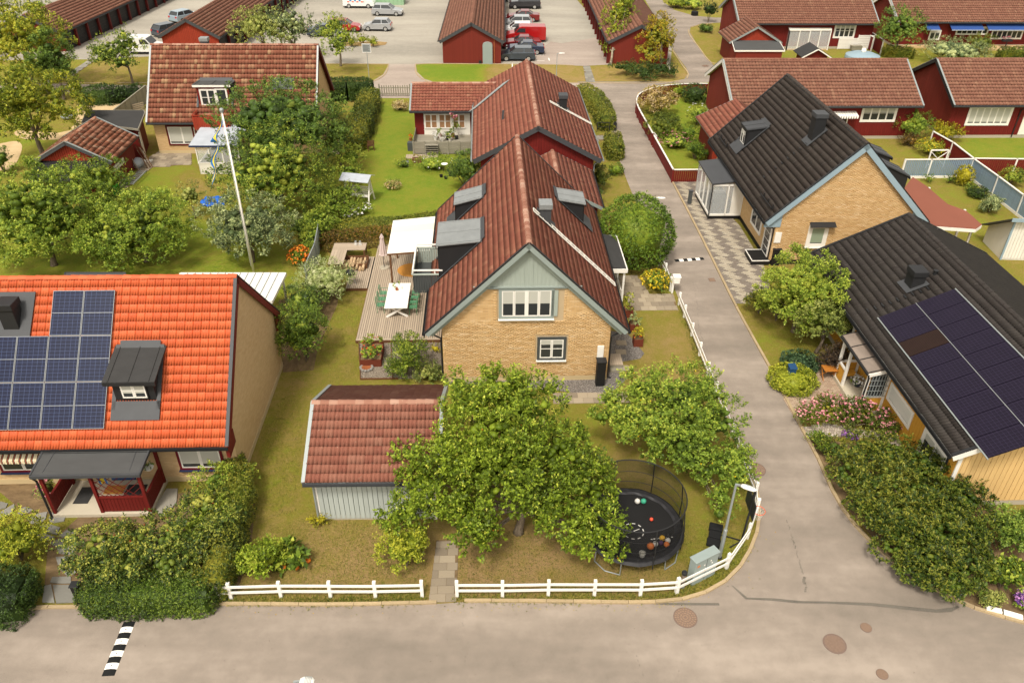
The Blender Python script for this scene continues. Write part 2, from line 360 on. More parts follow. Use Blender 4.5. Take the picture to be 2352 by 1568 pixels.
m,n,b=base('green_blind',.35,.4); b.inputs['Base Color'].default_value=hexc('#8d9a84')
m,n,b=base('clear_glass',.03,.5); b.inputs['Base Color'].default_value=(.9,.93,.92,1); b.inputs['Alpha'].default_value=.22
m,n,b=base('polycarbonate',.3,.4); b.inputs['Base Color'].default_value=hexc('#e9e2cf'); b.inputs['Alpha'].default_value=.93
# safety net mesh: fine holes let the view through
m,n,b=base('safety_net',.8,.1); b.inputs['Base Color'].default_value=(.012,.012,.012,1); b.inputs['Alpha'].default_value=.52
# solar cells: ruled grid in panel space
def solarmat(name,cell,line,gx,gy,lw,midline=None):
    m,n,b=base(name,.4,.15); sp=n.new('ShaderNodeSeparateXYZ'); n.link(n.coord('Object'),sp.inputs[0])
    def ln(o,g,w): return n.math('LESS_THAN',n.math('ABSOLUTE',n.math('SUBTRACT',n.math('FRACT',n.math('DIVIDE',o,g)),.5)),w/g/2)
    L=n.math('MAXIMUM',ln(sp.outputs[0],gx,lw),ln(sp.outputs[1],gy,lw))
    c=n.mix(n.noise(3,3,.6),cell,tuple(x*.55 for x in hexc(cell)[:3])); c=n.mix(L,c,line); n.link(c,b.inputs['Base Color']); return m
solarmat('solar_blue','#0a1434','#4c5b82',.2,.15,.0065); solarmat('solar_dark','#211b2b','#3b3448',.16,.16,.008); solarmat('solar_brown','#2b1d18','#3a2a24',.08,.08,.006)
# striped awning
m,n,b=base('stripe',.8,.1); sp=n.new('ShaderNodeSeparateXYZ'); n.link(n.coord('Object'),sp.inputs[0]); f=n.math('FRACT',n.math('DIVIDE',sp.outputs[0],.24))
n.link(n.ramp(f,[(0.,'#dccba8'),(.45,'#4a4238'),(.6,'#a5563a'),(.72,'#4a4238'),(.86,'#e4d8bc')],'CONSTANT'),b.inputs['Base Color'])
# car paints
def carpaint(name,c,metal=.3):
    m,n,b=base(name,.28,.5,metal); b.inputs['Base Color'].default_value=hexc(c); b.inputs['Coat Weight'].default_value=.6; b.inputs['Coat Roughness'].default_value=.08
for k,c in dict(silver='#a9abad',white='#e4e3df',red='#a31618',bordeaux='#7d1a1c',slate='#3f4a55',black='#1d1f22',charcoal='#35353a',light_blue='#9fb2bd',navy='#22304a').items(): carpaint('car_'+k,c,.05 if k in('white','red') else .35)
m,n,b=base('tail_light',.3,.5); b.inputs['Base Color'].default_value=hexc('#b01d18')
m,n,b=base('head_light',.15,.6); b.inputs['Base Color'].default_value=hexc('#d8d8d4')
m,n,b=base('alloy',.35,.5,.6); b.inputs['Base Color'].default_value=hexc('#b4b4b2')
def smooth_px(pts,n=6,closed=False):
    'Catmull-Rom through points'
    P=[Vector((p[0],p[1])) for p in pts]; out=[]; N=len(P)
    rngi=range(N if closed else N-1)
    for i in rngi:
        if closed: a,b,c,d=P[i-1],P[i],P[(i+1)%N],P[(i+2)%N]
        else: a,b,c,d=P[max(i-1,0)],P[i],P[i+1],P[min(i+2,N-1)]
        for k in range(n):
            t=k/n; out.append(tuple(.5*((2*b)+(c-a)*t+(2*a-5*b+4*c-d)*t*t+(3*b-a-3*c+d)*t**3)))
    if not closed: out.append(tuple(P[-1]))
    return out
# ---------------- ground sheets ----------------
_sz=[0]
def sheet(name,pts,z,mat,kind='structure',px=True,parent=None,group=None):
    _sz[0]+=1; z+=_sz[0]*.00035
    mb=MB(); v=[]
    for q in pts:
        g=G(q[0],q[1]) if px else Vector((q[0],q[1],0)); v.append((g.x,g.y,z))
    # consistent upward winding
    a=sum(v[i][0]*v[(i+1)%len(v)][1]-v[(i+1)%len(v)][0]*v[i][1] for i in range(len(v)))
    if a<0: v=v[::-1]
    mb.add(v,[tuple(range(len(v)))])
    o=mb.build(name,mat,parent)
    if kind: o['kind']=kind
    return o
# one ground sheet; how lush or how dry the lawn grows is stored per vertex and mixed softly
GX=np.concatenate([[-400,-250,-160],np.arange(-110,110,.8),[160,250,400]]); GYs=np.concatenate([[-60,-20,0],np.arange(10,50,.4),np.arange(50,175,1.),[220,320,560]])
gxx,gyy=np.meshgrid(GX,GYs)
def pmask(P):
    r=np.zeros(gxx.shape,bool); n=len(P); j=n-1
    for i in range(n):
        yi,yj,xi,xj=P[i].y,P[j].y,P[i].x,P[j].x
        if yi!=yj: r^=((yi>gyy)!=(yj>gyy))&(gxx<(xj-xi)*(gyy-yi)/(yj-yi)+xi)
        j=i
    return r.astype(float)
def blur(m,k):
    for _ in range(k):
        m=.25*np.roll(m,1,0)+.5*m+.25*np.roll(m,-1,0); m=.25*np.roll(m,1,1)+.5*m+.25*np.roll(m,-1,1)
    return m
growth=np.full(gxx.shape,.45)
def zone(pts,val,soft=3):
    global growth
    m=blur(pmask([G(*p) for p in smooth_px(pts,4,True)]),soft); growth=growth*(1-m)+val*m
zone([(868,225),(935,228),(1000,300),(1075,380),(1060,470),(1010,500),(860,505),(760,520),(830,400),(845,300)],0.82,2)
zone([(957,150),(1050,148),(1133,148),(1126,186),(1060,190),(1000,190),(966,178),(955,162)],0.97,1)
zone([(1134,148),(1336,154),(1352,190),(1128,189)],0.22,2)
zone([(1362,154),(1540,160),(1568,152),(1580,168),(1568,182),(1520,190),(1375,191)],0.25,2)
zone([(207,139),(345,132),(420,150),(420,192),(130,192),(170,160)],0.38,3)
zone([(60,135),(140,135),(200,140),(100,192),(0,192)],0.6,3)
zone([(740,150),(862,149),(826,190),(760,190)],0.42,2)
zone([(1640,58),(1583,78),(1612,108),(1640,140),(1700,138),(1700,80)],0.4,3)
zone([(-150,260),(130,300),(180,330),(110,440),(-60,520),(-300,400)],0.6,3)
zone([(640,1210),(700,1180),(900,1190),(1000,1200),(1200,1210),(1380,1290),(1560,1320),(1600,1340),(1500,1372),(1100,1376),(800,1383),(480,1380),(520,1330)],0.14,4)
zone([(660,900),(700,760),(790,650),(840,640),(850,660),(820,780),(830,870),(760,890),(700,930),(680,1150),(600,1240),(580,1150),(620,1010)],0.45,3)
zone([(-100,560),(200,500),(420,470),(660,560),(690,620),(640,690),(-100,690)],0.72,3)
zone([(540,480),(700,420),(770,260),(800,340),(760,460),(700,540),(600,560)],0.62,3)
zone([(300,400),(430,372),(520,400),(560,450),(480,520),(300,520),(270,480)],0.7,3)
zone([(420,400),(520,410),(500,470),(430,460)],0.35,2)
zone([(1480,705),(1550,708),(1600,810),(1640,900),(1600,960),(1500,960),(1460,900),(1480,820)],0.42,3)
zone([(1475,800),(1560,760),(1640,930),(1500,960)],0.25,4)
zone([(1700,700),(1740,694),(1800,740),(1880,800),(1900,850),(1790,838),(1742,760)],0.55,3)
zone([(2110,400),(2260,380),(2352,480),(2420,620),(2300,575),(2190,520)],0.52,3)
zone([(2200,310),(2352,310),(2420,370),(2230,372)],0.78,2)
zone([(1480,290),(1530,230),(1640,200),(1640,390),(1540,386),(1500,340)],0.8,3)
zone([(1700,140),(1900,120),(2352,120),(2352,138)],0.6,3)
zone([(1050,1220),(1330,1220),(1380,1300),(1200,1330),(1060,1300)],0.05,4)
zone([(1560,1180),(1700,1180),(1720,1240),(1640,1320),(1560,1330)],0.5,3)
zone([(1040,900),(1350,920),(1350,1000),(1300,1100)],0.6,4)
nr,nc=gxx.shape; vv=np.stack([gxx.ravel(),gyy.ravel(),np.zeros(gxx.size)],1); ii=np.arange(gxx.size).reshape(nr,nc)
ff=np.stack([ii[:-1,:-1],ii[:-1,1:],ii[1:,1:],ii[1:,:-1]],-1).reshape(-1,4); me=np_mesh('ground',vv,ff,'lawn')
at=me.attributes.new('growth','FLOAT','POINT'); at.data.foreach_set('value',growth.ravel().astype(np.float32)); link('ground',me)['kind']='structure'
# front road with the side road
road_left=[(1326,188),(1368,222),(1392,258),(1403,300),(1424,370),(1449,437),(1487,520),(1519,590),(1540,640),(1562,694),(1600,784),(1638,876),(1676,968),(1712,1050),(1738,1120),(1746,1170),(1741,1220),(1722,1268),(1688,1318),(1640,1352),(1590,1372),(1540,1380),(1470,1384),(1300,1384),(1080,1382),(1000,1386),(760,1391),(520,1389),(380,1390),(250,1398),(130,1396),(0,1404),(-300,1412)]
road_right=[(3000,1620),(2700,1520),(2500,1470),(2352,1432),(2255,1404),(2178,1373),(2110,1330),(2052,1293),(1985,1233),(1925,1156),(1878,1056),(1848,1000),(1818,943),(1765,843),(1720,762),(1685,697),(1648,623),(1598,523),(1541,414),(1504,334),(1478,280),(1461,240),(1466,215),(1490,200),(1540,192),(1625,190),(1662,176)]
up_right=[(1640,152),(1605,109),(1584,75),(1586,62),(1610,55),(1700,50),(1700,40),(1644,41),(1596,37),(1550,24),(1524,5),(1500,-30)]
up_left=[(1440,-30),(1482,0),(1510,50),(1544,111),(1560,135),(1577,158),(1580,170),(1572,182),(1540,188)]
front=[(-600,1412),(-600,2100),(3400,2100),(3400,1700)]
sheet('road',front+road_right+up_right+up_left+smooth_px(road_left,4)+[(-600,1412)],.008,'asphalt')
# cross road behind the houses and the parking yards
sheet('back_road',[(-200,190),(135,193),(345,197),(700,192),(850,190),(880,172),(893,148),(955,148),(958,166),(975,182),(1000,190),(1330,190.5),(1345,240),(1100,226),(935,226),(600,226),(145,216),(-200,214)],.010,'asphalt_pink')
sheet('parking_yard',[(-200,150),(143,133),(172,137),(207,137),(345,130),(600,142),(760,147.5),(958,148.5),(1015,146),(1128,147),(1145,147),(1260,149),(1340,152),(1398,149),(1410,130),(1360,40),(1290,-40),(1290,-120),(-400,-120)],.006,'asphalt_lot')
sheet('yard_patch',[(1265,96),(1290,100),(1390,84),(1398,149),(1340,152),(1260,149),(1200,147)],.012,'asphalt_pink')
sheet('yard_road_edge',[(1540,150),(1543,111),(1478,15),(1440,-30),(1430,-30),(1540,165)],.010,'asphalt_lot')
# lawns of different growth
def lawnpatch(name,pts,mat,z=.004,sm=4): return sheet(name,smooth_px(pts,sm,True),z,mat)
lawnpatch('sand_court',[(160,300),(185,215),(240,222),(300,215),(310,240),(250,260),(230,300),(190,318),(60,320),(40,300)],'sand',.008)
lawnpatch('sand_patch',[(0,330),(40,325),(50,345),(20,390),(-60,380),(-60,340)],'sand',.008)
# beds, gravel
gb=sheet('gravel_strip',[(1020,868),(1392,868),(1404,760),(1440,765),(1462,790),(1480,812),(1470,824),(1420,832),(1410,850),(1440,870),(1400,905),(1340,905),(1270,896),(1120,886),(1020,882)],.008,'gravel')
sheet('gravel_bed',[(824,782),(1015,780),(1018,868),(828,872)],.008,'gravel_warm')
sheet('rose_bed',[(1850,990),(1960,1000),(1900,1010),(2100,1040),(2190,1080),(2352,1200),(2420,1440),(2352,1425),(2260,1398),(2180,1368),(2050,1285),(1930,1150),(1885,1055)],.006,'soil')
sheet('hedge_bed',[(100,1375),(540,1370),(575,1270),(590,1130),(540,1110),(200,1170),(110,1250)],.006,'soil')
sheet('shed_border',[(640,690),(780,655),(775,700),(730,800),(720,850),(650,855)],.006,'soil')
sheet('stone_bed',[(80,1080),(150,1180),(60,1180),(0,1130),(-80,1130),(-80,1100)],.006,'soil')
# kerb stones along the roads
def path_pts(pts,step,px=True,z=0):
    'equally spaced world points on a pixel polyline'
    W=[G(*p) if px else Vector(p) for p in pts]; out=[W[0]]; acc=0.; 
    for a,b in zip(W,W[1:]):
        L=(b-a).length; d=step-acc
        while d<=L: out.append(a.lerp(b,d/L)); d+=step
        acc=L-(d-step)
    return out
def kerb(pts,label,step=1.0,h=.09,w=.13,name='kerb'):
    root=thing(name,None,None); root['kind']='structure'
    P=path_pts(smooth_px(pts,5),step)
    for a,b in zip(P,P[1:]):
        if random.random()<.02: continue
        mb=MB(); d=(b-a); L=d.length; mb.box(.008,L-.008,-w/2,w/2,-.05,h*random.uniform(.85,1.05))
        mb.build('kerb_stone','kerb_stone',root,M=frame(a+Vector((0,0,0)),d,z=(0,0,1)))
    return root
kerb([(p[0]-2 if i<24 else p[0],p[1]-(2 if i>22 else 0)) for i,p in enumerate(road_left) if i>=9],'')
kerb([(p[0]+1,p[1]-1) for p in road_right[2:23]][::-1],'')
kerb([(135,192),(345,191),(420,191)],'',1.5,.06); kerb([(893,148),(884,172),(862,186),(845,192)],'',1.2,.06)
kerb([(955,148),(955,166),(968,180),(1000,190),(1240,191),(1352,191),(1450,192),(1530,190),(1572,184),(1581,170),(1568,152),(1544,115)],'',1.5,.06)
kerb([(1700,141),(1640,148),(1605,109),(1582,77),(1590,62),(1642,53)],'',1.5,.05); kerb([(740,147),(893,148)],'',1.5,.05); kerb([(955,148),(1010,147),(1260,149),(1335,152)],'',1.5,.05)
sheet('tar_seam',[(1679,1344),(1684,1345),(1716,1372),(1780,1374),(1840,1380),(1900,1381),(2000,1384),(2080,1392),(2150,1399),(2190,1394),(2200,1390),(2204,1394),(2185,1405),(2150,1407),(2080,1400),(2000,1391),(1900,1386),(1830,1385),(1770,1379),(1712,1376)],.013,'tar')
mb=MB(); mb.cm=0
cr=[(1806,1190),(1812,1208),(1816,1222),(1820,1238),(1826,1256),(1832,1275),(1838,1296),(1842,1310),(1845,1325),(1849,1340),(1852,1356)]
def crackline(cr,w0,w1,skip,step=.09,j=.03):
    Q=path_pts(cr,step)
    for p,q in zip(Q,Q[1:]):
        if random.random()<skip: continue
        w=random.uniform(w0,w1); dx=random.uniform(-j,j); mb.add([(p.x-w+dx,p.y,.0135),(p.x+w+dx,p.y,.0135),(q.x+w+dx,q.y+.02,.0135),(q.x-w+dx,q.y+.02,.0135)],[(0,1,2,3)])
crackline(cr,.008,.03,.3); crackline([(1846,1325),(1852,1362)],.03,.06,.2)
crackline([(1590,640),(1600,690),(1606,760),(1622,800)],.006,.012,.5); crackline([(1060,1420),(1075,1470),(1068,1530)],.004,.01,.6); crackline([(1400,1480),(1460,1500),(1480,1560)],.004,.01,.6)
mb.build('road_crack','tar')['kind']='structure'
mb=MB()
for a,b in (((1473,1382),(1530,1386)),((1530,1386),(1652,1387))):
    p,q=G(*a),G(*b); mb.add([(p.x,p.y-.06,.012),(q.x,q.y-.06,.012),(q.x,q.y+.05,.012),(p.x,p.y+.04,.012)],[(0,1,2,3)])
mb.build('tar_strip','tar')['kind']='structure'
# ---------------- houses ----------------
def tile_template(tw,te,waves,amp,lod):
    n=waves*4 if waves<3 else waves*3
    xs=np.linspace(0,tw,n+1); zz=amp*np.abs(np.sin(np.linspace(0,waves*math.pi,n+1)))**.8
    lift=.045 if waves<3 else .024; V=[];F=[]
    for x,z in zip(xs,zz): V+=[(x,.06 if waves<3 else .03,z+lift-.055),(x,0,z+lift),(x,te+.03,z)]
    for i in range(n):
        a=3*i;b=3*(i+1); F+=[(a,b,b+1,a+1),(a+1,b+1,b+2,a+2)]
    return np.array(V,float),np.array(F,int)
def tiles(parent,O,U,V,Lu,Lv,mat,tw=.3,te=.34,waves=2,amp=.028,lod=True,parts=0,skip=None,worldM=None,clip=None,bands=None):
    O,U,V=Vector(O),Vector(U).normalized(),Vector(V).normalized(); N=U.cross(V)
    nu=max(1,round(Lu/tw)); nv=max(1,round(Lv/te)); tw=Lu/nu; te=Lv/nv
    tv,tf=tile_template(tw,te,waves,amp,lod)
    me=None
    ij=[(i,j) for j in range(nv) for i in range(nu)]
    if skip: ij=[(i,j) for i,j in ij if not skip((i+.5)*tw,(j+.5)*te)]
    if not ij: return
    I=np.array(ij,float); cen=np.array(O)[None]+np.outer((I[:,0]+.5)*tw,U)+np.outer((I[:,1]+.5)*te,V)
    sel=np.zeros(len(ij),bool)
    if parts:
        Mw=np.array(worldM); cw=cen@Mw[:3,:3].T+Mw[:3,3]; d=np.linalg.norm(cw-np.array([0,0,CAM_H]),axis=1)
        sel[np.argsort(d)[:parts]]=True
    jit=rng.normal(0,.004,(len(ij),2)); tn=rng.random(len(ij))
    B=np.stack([np.array(U),np.array(V),np.array(N)],1)   # columns
    rest=np.where(~sel)[0]
    if len(rest):
        base_=np.array(O)[None]+np.outer(I[rest,0]*tw,U)+np.outer(I[rest,1]*te,V)
        loc=tv[None]+np.stack([jit[rest,0]*0,jit[rest,0],jit[rest,1]*.5],1)[:,None,:]
        vv=base_[:,None,:]+loc@B.T
        ff=tf[None]+(np.arange(len(rest))*len(tv))[:,None,None]
        o=link('roof_tiles',np_mesh('roof_tiles',vv.reshape(-1,3),ff.reshape(-1,4),mat,np.repeat(tn[rest],len(tf))),parent); o['kind']='stuff'
    if sel.any():
        me=np_mesh('roof_tile',tv,tf,mat,np.zeros(len(tf)))
        for k in np.where(sel)[0]:
            p=O+U*(I[k,0]*tw)+V*(I[k,1]*te+jit[k,0])+N*(jit[k,1]*.5)
            link('roof_tile',me,parent,M=frame(p,U,V))
def ridge_caps(parent,a,b,mat,r=.13,step=.36,parts=True):
    a,b=Vector(a),Vector(b); d=b-a; n=max(1,round(d.length/step)); L=d.length/n
    mb=MB(); vs=[];fs=[]
    for e,(x,rr) in enumerate(((0,r*1.08),(L+.03,r*.9))):
        for k in range(7):
            t=math.pi*k/6; vs.append((x,rr*1.1*math.cos(t),rr*.8*math.sin(t)))
    for k in range(6): fs.append((k,k+1,8+k,7+k))
    fs.append(tuple(range(6,-1,-1)))
    if parts:
        mb.add(vs,fs); me=mb.build('ridge_tile',mat,parent).data; first=[o for o in parent.children if o.data is me][0]
        for i in range(n):
            o=first if i==0 else link('ridge_tile',me,parent)
            o.matrix_local=frame(a+d*(i/n)+Vector((0,0,random.uniform(-.008,.008))),d,z=(0,0,1))
    else:
        for i in range(n): mb.T=frame(a+d*(i/n),d,z=(0,0,1)); mb.add(vs,fs)
        mb.T=Matrix.Identity(4); o=mb.build('ridge_tiles',mat,parent); o['kind']='stuff'
class House:
    def __init__(s,name,label,cat,p,ins=(.3,.6),wall='brick_wall',group=None,plinth='plinth',wallobj=True):
        s.cx,s.cy,s.phi,s.L,s.W,s.ze,s.zr=p; s.ins=ins
        s.root=thing(name,label,cat,(s.cx,s.cy,0),R(s.phi),group)
        s.MW=Matrix.Translation((s.cx,s.cy,0))@Matrix.Rotation(R(s.phi),4,'Z'); s.MI=s.MW.inverted()
        s.m=(s.zr-s.ze)/(s.W/2); s.wx=s.L/2-ins[0]; s.wy=s.W/2-ins[1]; s.zw=s.ze+s.m*ins[1]-.16; s.za=s.zr-.16
        if wallobj:
            mb=MB(); x,y=s.wx,s.wy
            mb.prism([(-x,-y,0),(-x,y,0),(-x,y,s.zw),(-x,0,s.za),(-x,-y,s.zw)][::-1],(2*x,0,0)); mb.build('wall',wall,s.root)
        if plinth:
            mb=MB(); x,y=s.wx+.02,s.wy+.02
            mb.box(-x,x,-y,y,0,.28); mb.build('plinth',plinth,s.root)
    def ray(s,px,py):
        g=G(px,py); o=s.MI@Vector((0,0,CAM_H)); q=s.MI@g; return o,(q-o)
    def roofplane(s,t):
        'point, normal of slope t=-1 or +1'
        return Vector((0,0,s.zr)),Vector((0,t*s.m,1)).normalized()
    def hit_roof(s,px,py,t):
        o,d=s.ray(px,py); p,n=s.roofplane(t); k=(p-o).dot(n)/d.dot(n); return o+d*k
    def slopeM(s,t,x,y,off=0.):
        'frame on a slope: x along the eave, y up the slope, z normal; origin at (x,y) local'
        z=s.zr-s.m*abs(y); n=s.roofplane(t)[1]; U=Vector((-t,0,0)); V=n.cross(U)   # right-handed, V uphill
        return frame(Vector((x,y,z))+n*off,U,V)
    def wall(s,w):
        'w: g-,g+ gables, e-,e+ eaves'
        sg=-1 if w[1]=='-' else 1
        if w[0]=='g': return wallM((sg*s.wx,0,0),(sg,0))
        return wallM((0,sg*s.wy,0),(0,sg))
    def hit_wall(s,px,py,w,out=0.):
        M=s.wall(w); MI=(s.MW@M).inverted(); o=MI@Vector((0,0,CAM_H)); q=MI@G(px,py); d=q-o; k=(-out-o.y)/d.y; h=o+d*k; return h.x,h.z
    def roof(s,tile,parts=0,tw=.3,te=.34,waves=2,lod=True,barge='grey_trim',barge_h=.18,cap='tile',caps_parts=True,skipL=None,skipR=None,sides=(-1,1),verge=None,partside=None,xcl=None,amp=.028,soffit=None):
        sl=math.hypot(s.W/2,s.zr-s.ze)
        mb=MB()
        for t in (-1,1):
            n=s.roofplane(t)[1]; a=Vector((-s.L/2,0,s.zr))-n*.03; b=Vector((-s.L/2,t*s.W/2,s.ze))-n*.03
            mb.prism([a,b,b-n*.10,a-n*.10] if t<0 else [a,a-n*.10,b-n*.10,b],(s.L,0,0))
        mb.build('roof',soffit or barge,s.root)
        for t in sides:
            n=s.roofplane(t)[1]; U=Vector((-t,0,0)); V=n.cross(U)
            O=Vector((t*s.L/2,t*s.W/2,s.ze)); 
            tiles(s.root,O-n*.02,U,V,s.L,sl-.06,tile,tw,te,waves if (t<0 or s.phi>45) else 1,amp if (t<0 or s.phi>45) else amp*.35,lod,parts=(parts if partside in (None,t) else 0),skip=(skipL if t<0 else skipR),worldM=s.MW)
        ridge_caps(s.root,(-s.L/2,0,s.zr-.02),(s.L/2,0,s.zr-.02),cap if cap!='tile' else tile,parts=caps_parts)
        # barge boards on both gables, verge trim on top
        for e in (-1,1):
            for t in (-1,1):
                mb=MB(); n=s.roofplane(t)[1]; x=e*(s.L/2+.015)
                a=Vector((x,0,s.zr)); b=Vector((x,t*(s.W/2),s.ze)); o2=-n*(barge_h/2+.0)
                mb.bar(a+o2+Vector((0,0,0)),b+o2,.035,barge_h,up=n); mb.build('barge_board',barge,s.root)
                if verge:
                    mb=MB(); c=Vector((e*(s.L/2-.03),0,0)); mb.bar(Vector((c.x,0,s.zr+.03))+n*.03,Vector((c.x,t*s.W/2,s.ze+.03))+n*.03,.14,.04,up=n); mb.build('verge_trim',verge,s.root)
    def gutter(s,t,mat='black_metal',pipe=(),x0=None,x1=None):
        mb=MB(); y=t*(s.W/2+.07); z=s.ze-.05; x0=-s.L/2 if x0 is None else x0; x1=s.L/2 if x1 is None else x1
        k=[(0,.075*math.cos(a),.075*math.sin(a)) for a in [math.pi+math.pi*i/6 for i in range(7)]]
        vs=[(x0,y+b,z+c) for _,b,c in k]+[(x1,y+b,z+c) for _,b,c in k]
        mb.add(vs,[(i,i+1,8+i,7+i) for i in range(6)]); mb.bar((x0,y-t*.03,z-.02),(x1,y-t*.03,z-.02),.05,.16)
        mb.build('gutter',mat,s.root)
        for x in pipe:
            mb=MB(); mb.tube([(x,y,z-.05),(x,t*(s.wy+.08),z-.5),(x,t*(s.wy+.08),.1),(x,t*(s.wy+.25),.05)],.045,8); mb.build('downpipe',mat,s.root)
def window(parent,M,x0,z0,w,h,cases=2,rows=1,trim='white',tw=.09,frame_='white',blind=0.,bmat='window_blind',pane='glass',sill=None,name='window',proud=.07,colw=None):
    W=M@Matrix.Translation((x0,0,z0)); mb=MB()
    # casing
    mb.cm=0
    mb.box(-tw,w+tw,-proud,0,h,h+tw); mb.box(-tw,w+tw,-proud,0,-tw,0); mb.box(-tw,0,-proud,0,0,h); mb.box(w,w+tw,-proud,0,0,h)
    mb.cm=1; f=.055
    cw=w/cases
    for c in range(cases):
        a,b=c*cw+.006,(c+1)*cw-.006
        mb.box(a,b,-proud*.9,-.002,0.002,f); mb.box(a,b,-proud*.9,-.002,h-f,h-.002); mb.box(a,a+f,-proud*.9,-.002,f,h-f); mb.box(b-f,b,-proud*.9,-.002,f,h-f)
        for r in range(1,rows): z=h*r/rows; mb.box(a+f,b-f,-proud*.86,-.002,z-.018,z+.018)
    o=mb.build(name,[trim,frame_],parent,M=W)
    for c in range(cases):
        mb=MB(); mb.box(c*cw+f,(c+1)*cw-f,-proud*.68,-proud*.58,f,h-f); mb.build('pane',pane,o)
        if blind>0:
            mb=MB(); mb.box(c*cw+f+.005,(c+1)*cw-f-.005,-proud*.76,-proud*.69,f+(h-2*f)*(1-blind),h-f-.003); mb.build('blind',bmat,o)
    if sill:
        mb=MB(); mb.box(-tw-.03,w+tw+.03,-proud-.09,0,-tw-.05,-tw-.003); mb.build('sill',sill,o)
    return o
def boards(parent,M,x0,x1,z0,ztop,mat,bw=.14,gap=.02,th=.03,parts=True,off=0.,name='board',batten=False):
    'vertical boards on a wall frame; ztop may be a function of x'
    n=max(1,round((x1-x0)/bw)); w=(x1-x0)/n; big=MB()
    for i in range(n):
        a,b=x0+i*w+gap/2,x0+(i+1)*w-gap/2
        za=ztop(a) if callable(ztop) else ztop; zb=ztop(b) if callable(ztop) else ztop; zc=z0(.5*(a+b)) if callable(z0) else z0
        mb=MB() if parts else big
        if za<=zc and zb<=zc: continue
        t=th*random.uniform(.9,1.15)
        mb.prism([(a,0-off,zc),(b,0-off,zc),(b,0-off,max(zb,zc)),(a,0-off,max(za,zc))],(0,-t,0))
        if parts: mb.build(name,mat,parent,M=M)
    if not parts:
        o=big.build(name+'s',mat,parent,M=M); o['kind']='stuff'
def gable_fn(H,drop=.12):
    'height of the wall under the roof at wall x on a gable'
    return lambda x: H.zr-.14-H.m*abs(x)-drop+.12
def brick_wall_geo(H,w,z0,z1f,xr,n_parts,holes=()):
    'laid bricks on a wall: every brick stands proud of the mortar'
    M=H.wall(w); bl,bh,mt=.25,.075,.012; vs=[];tn=[];cen=[]
    nz=int(z1f(0)/bh)+1; x0,x1=xr
    boxes=[]
    for j in range(nz):
        za=z0+j*bh+mt/2; zb=z0+(j+1)*bh-mt/2; off=(j%2)*bl/2
        i0=int(math.floor((x0-off)/bl))
        for i in range(i0,int((x1-off)/bl)+1):
            a=max(x0,off+i*bl+mt/2); b=min(x1,off+(i+1)*bl-mt/2)
            if b-a<.03: continue
            # clip to gable
            if zb>min(z1f(a),z1f(b)):
                if za>max(z1f(a),z1f(b)): continue
                if zb>max(z1f(a),z1f(b)): continue
            if any(a<hx1 and b>hx0 and za<hz1 and zb>hz0 for hx0,hx1,hz0,hz1 in holes):
                for hx0,hx1,hz0,hz1 in holes:
                    if a<hx1 and b>hx0 and za<hz1 and zb>hz0:
                        if a<hx0: b=hx0
                        elif b>hx1: a=hx1
                        else: a=b
                if b-a<.03: continue
            boxes.append((a,b,za,zb))
    bx=np.array(boxes); n=len(bx); pr=rng.uniform(.012,.022,n)
    def bv(a,b,za,zb,p): 
        z=np.zeros_like(a); return np.stack([np.stack([a,z,za],1),np.stack([b,z,za],1),np.stack([b,z,zb],1),np.stack([a,z,zb],1),np.stack([a,-p,za],1),np.stack([b,-p,za],1),np.stack([b,-p,zb],1),np.stack([a,-p,zb],1)],1)
    V=bv(bx[:,0],bx[:,1],bx[:,2],bx[:,3],pr)
    F=np.array([(4,5,6,7),(0,1,5,4),(1,2,6,5),(2,3,7,6),(3,0,4,7)])
    Mw=np.array(H.MW@M); c=V.mean(1)@Mw[:3,:3].T+Mw[:3,3]; d=np.linalg.norm(c-np.array([0,0,CAM_H]),axis=1)
    full=(bx[:,1]-bx[:,0])>.2
    order=np.argsort(d+np.where(full,0,100)); sel=np.zeros(n,bool); sel[order[:n_parts]]=True
    if n_parts:
        mb=MB(); mb.add([(0,0,0),(bl-mt,0,0),(bl-mt,0,bh-mt),(0,0,bh-mt),(0,-.017,0),(bl-mt,-.017,0),(bl-mt,-.017,bh-mt),(0,-.017,bh-mt)],[tuple(f) for f in F]); me=bpy.data.meshes.new('brick'); me.from_pydata(mb.v,[],mb.f); me.materials.append(MATS['brick_piece'])
        for k in np.where(sel)[0]: link('brick',me,H.root,M=M@Matrix.Translation((bx[k,0],random.uniform(-.004,.003),bx[k,2])))
    r=np.where(~sel)[0]
    o=link('bricks',np_mesh('bricks',V[r].reshape(-1,3),(F[None]+(np.arange(len(r))*8)[:,None,None]).reshape(-1,4),'brick_piece',np.repeat(rng.random(len(r)),5)),H.root,M=M); o['kind']='stuff'
